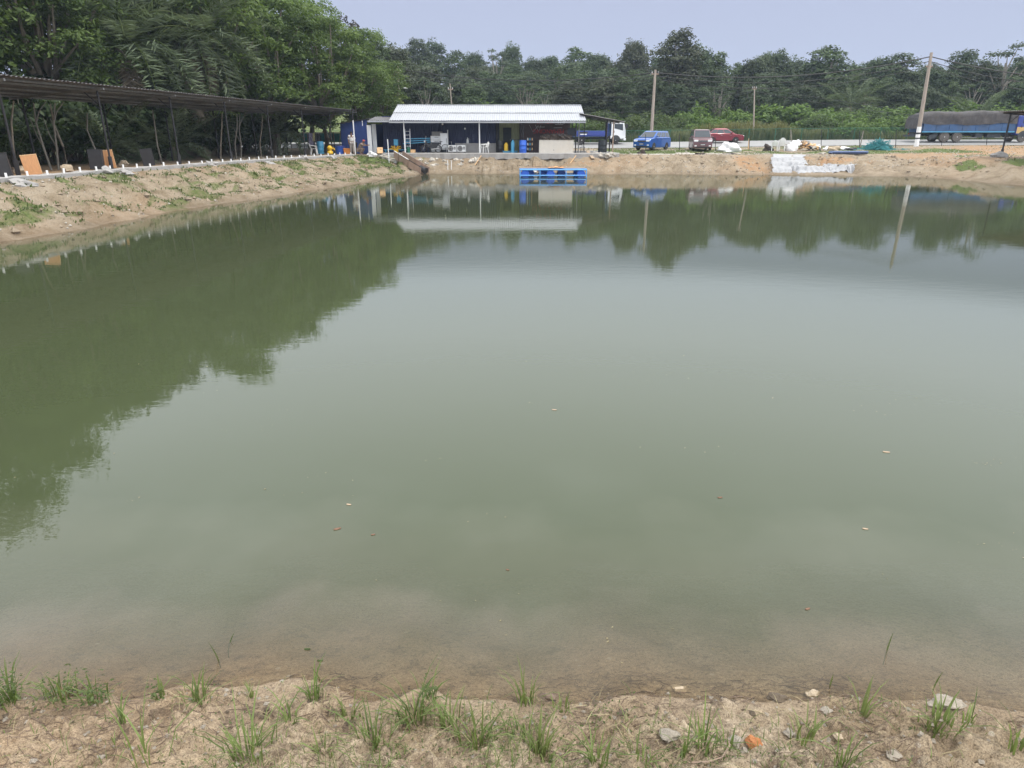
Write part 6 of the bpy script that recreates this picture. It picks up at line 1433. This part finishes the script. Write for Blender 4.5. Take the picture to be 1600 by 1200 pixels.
# long covered truck
Bx = on_y(1424, 77.5, 3.5).x; Cx = on_y(1574, 77.5, 3.5).x; Lb = Cx-Bx; tz = float(road_z(Bx+5, 77.5)); t = thing('covered_truck', 'long blue truck with a dark tarpaulin over its load on the road at right', 'truck', (Bx, 77.5, tz))
MB().box(.1, Lb+2.0, -.45, .45, .62, .90).build('chassis', M['chassis'], t)
n = 7
for s in (-1, 1):
    for k in range(n): MB().box(.55+(Lb-.6)*k/n+.015, .55+(Lb-.6)*(k+1)/n-.015, s*1.2-.04, s*1.2+.04, 1.03, 1.85).build('side_board', M['truck_blue'], t, bevel=.012)
    MB().box(.5, Lb, s*1.25-.03, s*1.25+.03, .98, 1.06).build('side_rail', M['cyan_paint'], t)
MB().box(.5, Lb, -1.2, 1.2, .92, 1.02).build('bed_floor', M['chassis'], t); MB().box(.46, .50, -1.2, 1.2, 1.02, 1.9).build('tail_board', M['truck_blue'], t); MB().box(Lb, Lb+.06, -1.2, 1.2, 1.02, 2.9).build('headboard', M['truck_blue'], t)
# tarpaulin: loft with sags
nu, nv = 60, 22; X, Vv = np.meshgrid(np.linspace(0, Lb+.05, nu), np.linspace(0, 1, nv), indexing='ij')
a = (Vv-.5)*2; hgt = 3.08-.14*np.exp(-X/.6)*2.2+.16*(fbm(X*.45, X*0, 3, 8)-.5)
hgt = hgt-.28*sstep(.55, 0, X)
sag = 1.72+.30*(fbm(X*.6, X*0+3, 2, 4)-.5)+.10*np.abs(np.sin(X*1.15+.6))
yy = np.sign(a)*np.minimum(np.abs(a)*2.2, 1)**.75*1.27; zz_ = np.where(np.abs(a) < .46, hgt-.28*(np.abs(a)/.46)**2.6, 0)
edge = hgt-.28; k = np.clip((np.abs(a)-.46)/.54, 0, 1); zz_ = np.where(np.abs(a) >= .46, edge*(1-k)+sag*k, zz_)
fo = .11*(fbm(X*1.6+a*2, Vv*5, 4, 3)-.5)*2
yy = yy+np.sign(a)*fo*(np.abs(a) > .3)+np.sign(a)*.03; zz_ = zz_+fo*.7
idx = np.arange(nu*nv).reshape(nu, nv); f = np.stack([idx[:-1,:-1], idx[1:,:-1], idx[1:,1:], idx[:-1,1:]], -1).reshape(-1, 4)
link('tarpaulin', mesh_np('tarpaulin', np.stack([X.ravel(), yy.ravel(), zz_.ravel()], 1), f, [M['tarp']], smooth=True), t)
b = MB(); ys = np.linspace(-1.28, 1.28, 9)
for i, y in enumerate(ys): b.v += [(-.02+.05*math.sin(i*2), y, 1.35+.08*math.sin(i*3)), (.0+.05*math.sin(i*1.3), y*.98, 2.2), (.12, y*.94, 2.72-.14*(abs(y)/1.28)**3)]
for i in range(8): b.f += [(i*3, i*3+3, i*3+4, i*3+1), (i*3+1, i*3+4, i*3+5, i*3+2)]
b.build('tarpaulin_end', M['tarp'], t, True)
for x in (3.0, 4.35):
    for s in (-1, 1): wheel(t, (x, s*1.05, .52), .52, .34, 'dusty_tyre', rimr=.5)
for s in (-1, 1): wheel(t, (Lb+1.05, s*1.0, .50), .50, .30, 'dusty_tyre', rimr=.5)
for x, w_ in ((8.2, 1.4), (6.6, .8)): MB().box(x-w_/2, x+w_/2, -1.15, -.6, .45, .85).build('tool_box', M['chassis'], t, bevel=.02)
MB().box(1.35, 2.2, -1.2, -1.16, .35, .8, Matrix.Rotation(R(-25), 3, 'Y')).build('mud_flap', M['chassis'], t); MB().box(-.15, .3, -1.1, 1.1, .55, .75).build('rear_bumper', M['chassis'], t)
for s in (-1, 1): MB().box(.35, .42, s*.9-.15, s*.9+.15, .78, .92).build('tail_light', M['lamp_red'], t)
for x in (5.5, 9.2): MB().box(x-.9, x+.9, -1.21, -1.18, .42, .48).build('side_guard', M['grey_steel'], t)
lorry_cab(t, Lb+.18, Lb+1.95, 2.3, .75, 2.62, 'truck_navy', 'truck_cream')
for s in (-1, 1): MB().prism([(Lb+1.05-.64*math.cos(a), .52+.64*math.sin(a)) for a in np.linspace(0, math.pi, 9)], s*1.165-.015, s*1.165+.015).build('wheel_arch', M['chassis'], t)

# ------------------------------------------------------------------ roadside fence, poles, wires
def fence():
    t = thing('chain_link_fence', 'green mesh fence along the far side of the road', 'fence', (-30, 82.6, 0))
    xs = np.arange(0, 92, 3.0); h = 1.35
    for x in xs: z = gz(-30+x, 82.6); MB().tube([(x, 0, z-.1), (x, 0, z+h+.05)], .035, 5).build('post', M['fence_green'], t)
    b = MB()
    for i, x in enumerate(np.arange(0, 90, .24)):
        z = gz(-30+x, 82.6)
        for s in (1, -1): b.v += [(x-.010, .01*s, z+(.02 if s > 0 else h)), (x+.010, .01*s, z+(.02 if s > 0 else h)), (x+h+.010, .01*s, z+(h if s > 0 else .02)), (x+h-.010, .01*s, z+(h if s > 0 else .02))]; n_ = len(b.v); b.f.append((n_-4, n_-3, n_-2, n_-1))
    me = bpy.data.meshes.new('mesh_panel'); me.from_pydata(b.v, [], b.f); me.materials.append(M['fence_green']); o = link('mesh_panel', me, t); o['kind'] = 'stuff'
    b = MB(); b.tube([(x, 0, gz(-30+x, 82.6)+h) for x in xs], .02, 4); b.build('top_rail', M['fence_green'], t)
fence()
# pale guard rail seen under the far end of the shelter
t = thing('road_barrier', 'low white barrier with green panels seen below the far end of the shelter', 'barrier', (0, 0, 0))
p0, p1 = on_y(455, 73.0, 1.8), on_y(536, 73.0, 1.8)
for k in range(7):
    x = p0.x+(p1.x-p0.x)*k/6; z = gz(x, 73); MB().box(x-.05, x+.05, 72.95, 73.05, z-.1, z+1.55).build('post', M['grey_steel'], t)
    if k < 6:
        xb = p0.x+(p1.x-p0.x)*(k+1)/6; MB().box(x+.06, xb-.06, 72.97, 73.03, z+.08, z+.42).build('white_rail', M['white_paint'], t); MB().box(x+.06, xb-.06, 72.98, 73.02, z+.62, z+1.45).build('panel', M['teal_net'], t); MB().box(x+.06, xb-.06, 72.96, 73.04, z+1.47, z+1.54).build('top_rail', M['white_paint'], t)
def pole(label, u0, v0, u1, v1, y, r, m='pole_wood', band=None, arms=(), lamp=False, z0=None):
    a = at_y(u0, v0, y); c = at_y(u1, v1, y); zb = gz(a.x, y)-.3 if z0 is None else z0; f = (c.z-zb)/(c.z-a.z)
    xb = c.x+(a.x-c.x)*f; t = thing('utility_pole', label, 'pole', (xb, y, zb)); d = Vector((c.x-xb, 0, c.z-zb))
    MB().tube([(0, 0, 0), tuple(d*.5), tuple(d)], [r, r*.85, r*.65], 10).build('shaft', M[m], t, True)
    for g0, g1, mm in band or (): MB().tube([tuple(d*g0), tuple(d*g1)], r*(1.03-.33*g0)+.008, 10, r*(1.03-.33*g1)+.008, ).build('painted_band', M[mm], t, True)
    for g, w in arms:
        q = d*g; MB().box(q.x-w, q.x+w, -.05, .05, q.z-.05, q.z+.05).build('cross_arm', M['weathered_wood'], t)
        for s in (-1, 0, 1): MB().lathe([(.03, 0), (.05, .04), (.03, .1), (.05, .14), (.02, .18)], 8, (q.x+s*w*.85, 0, q.z+.05)).build('insulator', M['rim'], t)
    if lamp:
        q = d*.72; MB().tube([tuple(q), tuple(q+Vector((.4, -.4, .12))), tuple(q+Vector((.8, -.8, .1)))], .03, 6).build('lamp_arm', M['grey_steel'], t); MB().box(q.x+.7, q.x+1.15, -1.0, -.75, q.z+.05, q.z+.14).build('lamp_head', M['white_paint'], t, bevel=.03)
    return t, Vector((xb, y, zb))+d
_, T1 = pole('straight wooden utility pole behind the blue car', 1017.5, 215, 1024, 109, 72.5, .17, band=((.14, .20, 'white_paint'),), arms=((.95, .35),))
_, T2 = pole('thin bare pole standing behind the fence in the middle right', 1177, 222, 1179, 135, 84.0, .09, arms=((.96, .25),))
_, T3 = pole('tall pole with white painted foot leaning before the covered truck', 1433, 219.5, 1455.5, 82, 71.0, .20, m='pole_wood', band=((.035, .115, 'white_paint'), (.115, .13, 'black_plastic'), (.13, .165, 'white_paint'), (.165, .185, 'black_plastic'), (.185, .245, 'white_paint')), arms=((.86, .3),))
_, T4 = pole('pole with a street lamp arm above the left end of the metal roof', 624, 166, 621.5, 104, 82.0, .15, arms=((.93, .3),), lamp=True)
_, T5 = pole('thin pole among the trees behind the metal roof', 706, 168, 703, 130, 90.0, .09, arms=((.9, .3),))
def wire(label, a, c, sag, r=.022):
    a, c = Vector(a), Vector(c); pts = []
    for i in range(25):
        s = i/24; p = a.lerp(c, s); p.z -= sag*4*s*(1-s); pts.append(tuple(p-a))
    tag(MB().tube(pts, r, 4).build('power_line', M['wire_black'], loc=a), label, 'wire', 'overhead wires')
OUT = at_y(1760, 118, 70); L0 = at_y(380, 130, 86)
for i, (dz, r) in enumerate(((-.35, .045), (-.75, .028), (-1.15, .022))):
    o = Vector((0, 0, dz)); nm = ('highest thick', 'middle', 'lowest')[i]
    wire(f'{nm} wire from the tall leaning pole to the pole behind the blue car', T3+o, T1+o*.7, 1.0+.18*i, r)
    wire(f'{nm} wire running out of the picture right from the tall leaning pole', T3+o, OUT+o*1.2, .55+.2*i, r)
    wire(f'{nm} wire from the pole behind the blue car to the street lamp pole', T1+o*.7, T4+o*.6, .95+.15*i, r*.9)
    wire(f'{nm} wire from the street lamp pole towards the wood', T4+o*.6, L0+o, .6, r*.8)
for i, dz in enumerate((0, -.5)):
    o = Vector((0, 0, dz)); wire(('upper', 'lower')[i]+' low wire from the thin bare pole to the right before the forest', T2+o, at_y(1700, 185+8*i, 86), .9, .02)
    wire(('upper', 'lower')[i]+' low wire from the thin bare pole to the left before the bushes', T2+o, at_y(900, 176+6*i, 88), .9, .02)
    wire(('upper', 'lower')[i]+' wire across the forest to the thin pole behind the roof', T2+o, T5+o*.4, 1.3, .018)
# stakes along the near verge
for u, v0, v1, y, lab in ((1009,238,209,67,'dark thin rod standing before the blue car'),(1062,233,208,68,'dark thin rod between the blue car and the maroon van'),(1118,236,214,66.5,'dark thin rod right of the maroon van'),(1171,232,216,68,'dark thin rod left of the white chairs'),
                           (1283.5,230,203,69,'dark thin rod at the right end of the rubbish heap'),(1343.5,229,205,69,'dark rod left of the teal netting'),(1400.5,226,202,70,'dark rod right of the teal netting'),(1472,226,217,72,'short dark rod under the covered truck'),(1542,226,216,72,'short dark rod left of the right shelter post')):
    stake('steel_rod', lab, u, v0, v1, y, 'black_steel', .03, group='rods along the verge')
for u, v0, v1, du, lab in ((1239.5,219,203,-4,'pale stick rising from the rubbish heap'),(1345,222,205,4,'pale stick leaning beside the dark rod near the teal netting'),(1170.5,224,216,0,'short orange brown stub post left of the white chairs')):
    stake('thin_stick', lab, u, v0, v1, 68.5, 'cut_board' if u < 1200 else 'pale_bark', .05, 'stick', du=du)

# ------------------------------------------------------------------ heaps and loose things on the verge
def heap(name, label, u, y, w, d, h, m, seed, cat='heap', rough=.3, group=None):
    p = on_y(u, y, 1.5); return tag(MB().rock((0, 0, h*.15), w, d, h, np.random.default_rng(seed), 20, 12, rough).build(name, M[m], None, True, loc=(p.x, y, gz(p.x, y))), label, cat, group)
heap('sheeted_heap', 'low heap covered with a white sheet right of the maroon van', 1141, 66.8, .95, .7, .62, 'white_sheet', 3)
heap('dark_heap', 'dark grey mound left of the white chairs', 1200, 67, .45, .4, .45, 'ash', 4)
def chair_stack(label, u, y, n):
    t = thing('chair_stack', label, 'chairs', (on_y(u, y, 1.5).x, y, gz(on_y(u, y, 1.5).x, y)), R(20)); return t
for u, n, lab in ((1209.5,2,'low stack of white plastic chairs'),(1221,4,'tall stack of white plastic chairs')):
    x = on_y(u, 66.5, 1.5).x; z = gz(x, 66.5)
    for k in range(n):
        nm = ('lowest', 'second', 'third', 'fourth')[k] if n > 2 else ('lower', 'upper')[k]
        chair(f'{nm} white plastic chair in the {lab.split(" ")[0]} stack beside the rubbish heap', (x, 66.5+.015*k, z+.10*k), R(165), 'stacked white chairs', 'stacked_chair')
rr = np.random.default_rng(31)
for i in range(46):
    u = 1256+rr.normal()*16; u = min(max(u, 1231), 1290); y = 67+rr.normal()*.35; h = max(0, .75-abs(u-1250)/42*.7)*rr.uniform(.1, 1); p = on_y(u, y, 1.5)
    m = ('white_sheet', 'white_plastic', 'cut_board', 'rubble_stone', 'black_plastic', 'wood')[rr.integers(0, 6)]
    if i % 3 == 0: mb = MB().box(-.3*rr.uniform(.6, 1.3), .3, -.12, .12, -.03, .03)
    elif i % 3 == 1: mb = MB().rock((0, 0, 0), .26, .2, .15, rr, 9, 6, .4)
    else: mb = MB().frustum(-.2, .2, -.16, .16, -.1, -.16, .17, -.12, .13, .12)
    o = mb.build('rubbish_piece', M[m], loc=(p.x, y, gz(p.x, y)+h+.08), rot=(rr.uniform(-.5, .5), rr.uniform(-.5, .5), rr.uniform(0, 6.2)))
    tag(o, f'{ {"white_sheet":"crumpled white","white_plastic":"white plastic","cut_board":"tan board","rubble_stone":"grey","black_plastic":"black","wood":"brown wooden"}[m] } scrap in the rubbish heap right of the white chairs', 'rubbish', 'scraps of the rubbish heap')
heap('white_bag', 'large white bag at the left end of the rubbish heap', 1236, 66.6, .55, .4, .62, 'white_sheet', 6, 'bag')
for u, y, w, h, m, lab in ((1302,67,.55,.28,'tan_stone','low tan mound right of the rubbish heap'),(1318,67.5,.5,.2,'white_sheet','flat white bag left of the black scrap'),(1328,67.2,.6,.17,'black_plastic','flat black scrap right of the tan mound')): heap('low_mound', lab, u, y, w, .4, h, m, int(u))
def netting():
    p = on_y(1372, 67.5, 1.6); r_ = np.random.default_rng(6); t = thing('net_heap', 'heap of teal netting lying on the verge', 'net', (p.x, 67.5, gz(p.x, 67.5))); b = MB()
    for i in range(260):
        a = r_.uniform(0, 6.28); q = abs(r_.normal())*.75; x, y = math.cos(a)*q*1.5, math.sin(a)*q*.6; h = max(.03, .95*math.exp(-q*q*1.3)*r_.uniform(.4, 1.1))
        pts = [(x+r_.normal()*.3, y+r_.normal()*.2, max(.01, h*s+r_.normal()*.06)) for s in (.2, .8, 1, .5)]; b.tube(pts, .018, 3, caps=False)
    o = b.build('net_strands', M['teal_net'], t); o['kind'] = 'stuff'
    MB().rock((0, 0, .05), 1.1, .45, .35, np.random.default_rng(1), 16, 9, .35).build('net_bundle', M['teal_net'], t, True)
netting()
p = on_y(1326, 60.2, 1.45); zt = gz(p.x, 60.2)
t = thing('roofing_sheet', 'bluish corrugated roofing sheets lying on the bank top', 'roofing sheet', (p.x-1.55, 60.0, zt+.06), 0)
for k in range(3): link('sheet', corrugated(1.05, 3.1, 5, .05, 'sheet', M['sheet_blue']), t, (3.1, -.1+.02*k, .05+.055*k), (R(0), 0, R(90)), (.72, 1-.02*k, 1))
MB().box(.05, 3.0, -.08, -.02, -.04, .04).build('bearer', M['screen_black'], t); MB().box(.05, 3.0, .5, .56, -.04, .04).build('bearer', M['screen_black'], t)
for i, (u, y, w, h) in enumerate(((1072,60.5,.28,.12),(1060,60.6,.25,.10),(1003,60.5,.34,.26),(1138,59.4,.5,.1),(1094,58.9,.4,.1),(1285,60.6,.3,.12),(1150,60.4,.3,.1))):
    heap('bank_rock', ('flat grey rock on the bank top below the maroon van, right one','flat grey rock on the bank top below the maroon van, left one','dark block on the bank top below the blue car','dark flat lump on the bank edge below the white sheeted heap','dark flat lump on the bank edge below the maroon van','pale rock left of the blue roofing sheets','small pale rock below the white sheeted heap')[i], u, y, w, w*.7, h, ('rubble_stone','rubble_stone','ash','ash','ash','rubble_stone','rubble_stone')[i], 50+i, 'rock')
# pale concrete strip along the bank top
p0, p1 = on_y(985, 59.3, 1.4), on_y(1140, 59.3, 1.4); b = MB(); n = 24
for i in range(n+1):
    x = p0.x+(p1.x-p0.x)*i/n; z = gz(x, 59.3)+.05; b.v += [(x, 58.9, z-.2), (x, 58.9, z), (x, 59.7, z+.01), (x, 59.7, z-.2)]
    if i: o = (i-1)*4; b.f += [(o, o+1, o+5, o+4), (o+1, o+2, o+6, o+5), (o+2, o+3, o+7, o+6)]
tag(b.build('concrete_strip', M['pale_concrete']), kind='structure')

# ------------------------------------------------------------------ right hand shelter
q = at_z(1563, 249.5, gz(32.8, 47.5)); q2 = at_y(1579, 178, q.y)
t = thing('right_shelter', 'end of a second open shelter on a black post at the right picture edge', 'shelter', (q.x, q.y, gz(q.x, q.y)))
hp = q2.z-gz(q.x, q.y)
for i in range(5):
    y = -5.2*i; MB().tube([(0, y, -.3), (0, y, hp)], .06, 8).build('post', M['black_steel'], t); MB().tube([(3.4, y, -.3), (3.4, y, hp-.3)], .05, 8).build('post', M['black_steel'], t)
    MB().tube([(0, y, .0), (0, y, .55)], .085, 8).build('post_sleeve', M['black_plastic'], t)
    MB().tube([(-.55, y, hp+.05), (3.9, y, hp-.33)], .045, 6).build('rafter', M['black_steel'], t); MB().tube([(0, y, hp-.6), (.6, y, hp-.04)], .03, 5).build('brace', M['black_steel'], t)
sm = corrugated(.92, 4.7, 4, .035, 'roof_sheet', M['shelter_metal'])
for i in range(25): link('roof_sheet', sm, t, (-.7, .35-.9*i, hp+.14+.006*(i % 2)), (0, R(4.9), 0)).rotation_euler = Matrix.Rotation(R(4.9), 3, 'Y').to_euler() if False else (R(-4.9), 0, R(-90))
for y in (.0, 1.6, 3.2): MB().box(y-.05, y+.05, -22, .4, hp-.0-.085*y, hp+.1-.085*y).build('purlin', M['black_steel'], t)
tag(MB().rock((0, 0, .0), .6, .5, .28, np.random.default_rng(8), 14, 8, .3).build('mortar_lump', M['concrete'], None, True, loc=(q.x-.25, q.y-.1, gz(q.x, q.y)+.05)), 'grey mortar lump at the foot of the right shelter post', 'rubble')
p = at_z(1587, 251, 1.42); t = thing('black_pot', 'black tub standing upside down right of the right shelter post', 'tub', (p.x, p.y, gz(p.x, p.y))); MB().lathe([(.36, 0), (.36, .06), (.33, .08), (.25, .50), (.22, .52)], 18).build('body', M['black_plastic'], t, True); MB().lathe([(.38, 0), (.38, .05), (.345, .06)], 18).build('rim', M['black_plastic'], t, True)


# ------------------------------------------------------------------ haze: humid air over the pond, the road and the forest
hz = MB().box(-430, 430, -40, 610, -4.5, 62).build('haze', None)
hm = bpy.data.materials.new('haze'); hm.use_nodes = True; hn = hm.node_tree.nodes; hn.remove(hn['Principled BSDF'])
pv = hn.new('ShaderNodeVolumePrincipled'); pv.inputs['Color'].default_value = (.66, .80, 1.0, 1); pv.inputs['Density'].default_value = 0.0004; pv.inputs['Anisotropy'].default_value = 0.2
hm.node_tree.links.new(pv.outputs[0], hn['Material Output'].inputs['Volume']); hz.data.materials.append(hm); tag(hz, kind='stuff')

# ------------------------------------------------------------------ tell twins apart by their place
bylab = {}
for o in S.objects:
    if o.get('category') and o.get('group') and o.name.split('.')[0] in ('forest_tree', 'undergrowth_bush', 'roadside_bush', 'wood_tree'): bylab.setdefault(o['label'], []).append(o)
for lab, os_ in bylab.items():
    if len(os_) < 2: continue
    os_.sort(key=lambda o: o.location.x/max(o.location.y, 1))
    nm = {2: ('left', 'right'), 3: ('left', 'middle', 'right'), 4: ('leftmost', 'second', 'third', 'rightmost')}.get(len(os_))
    if nm:
        for o, w_ in zip(os_, nm): o['label'] = w_+' '+lab
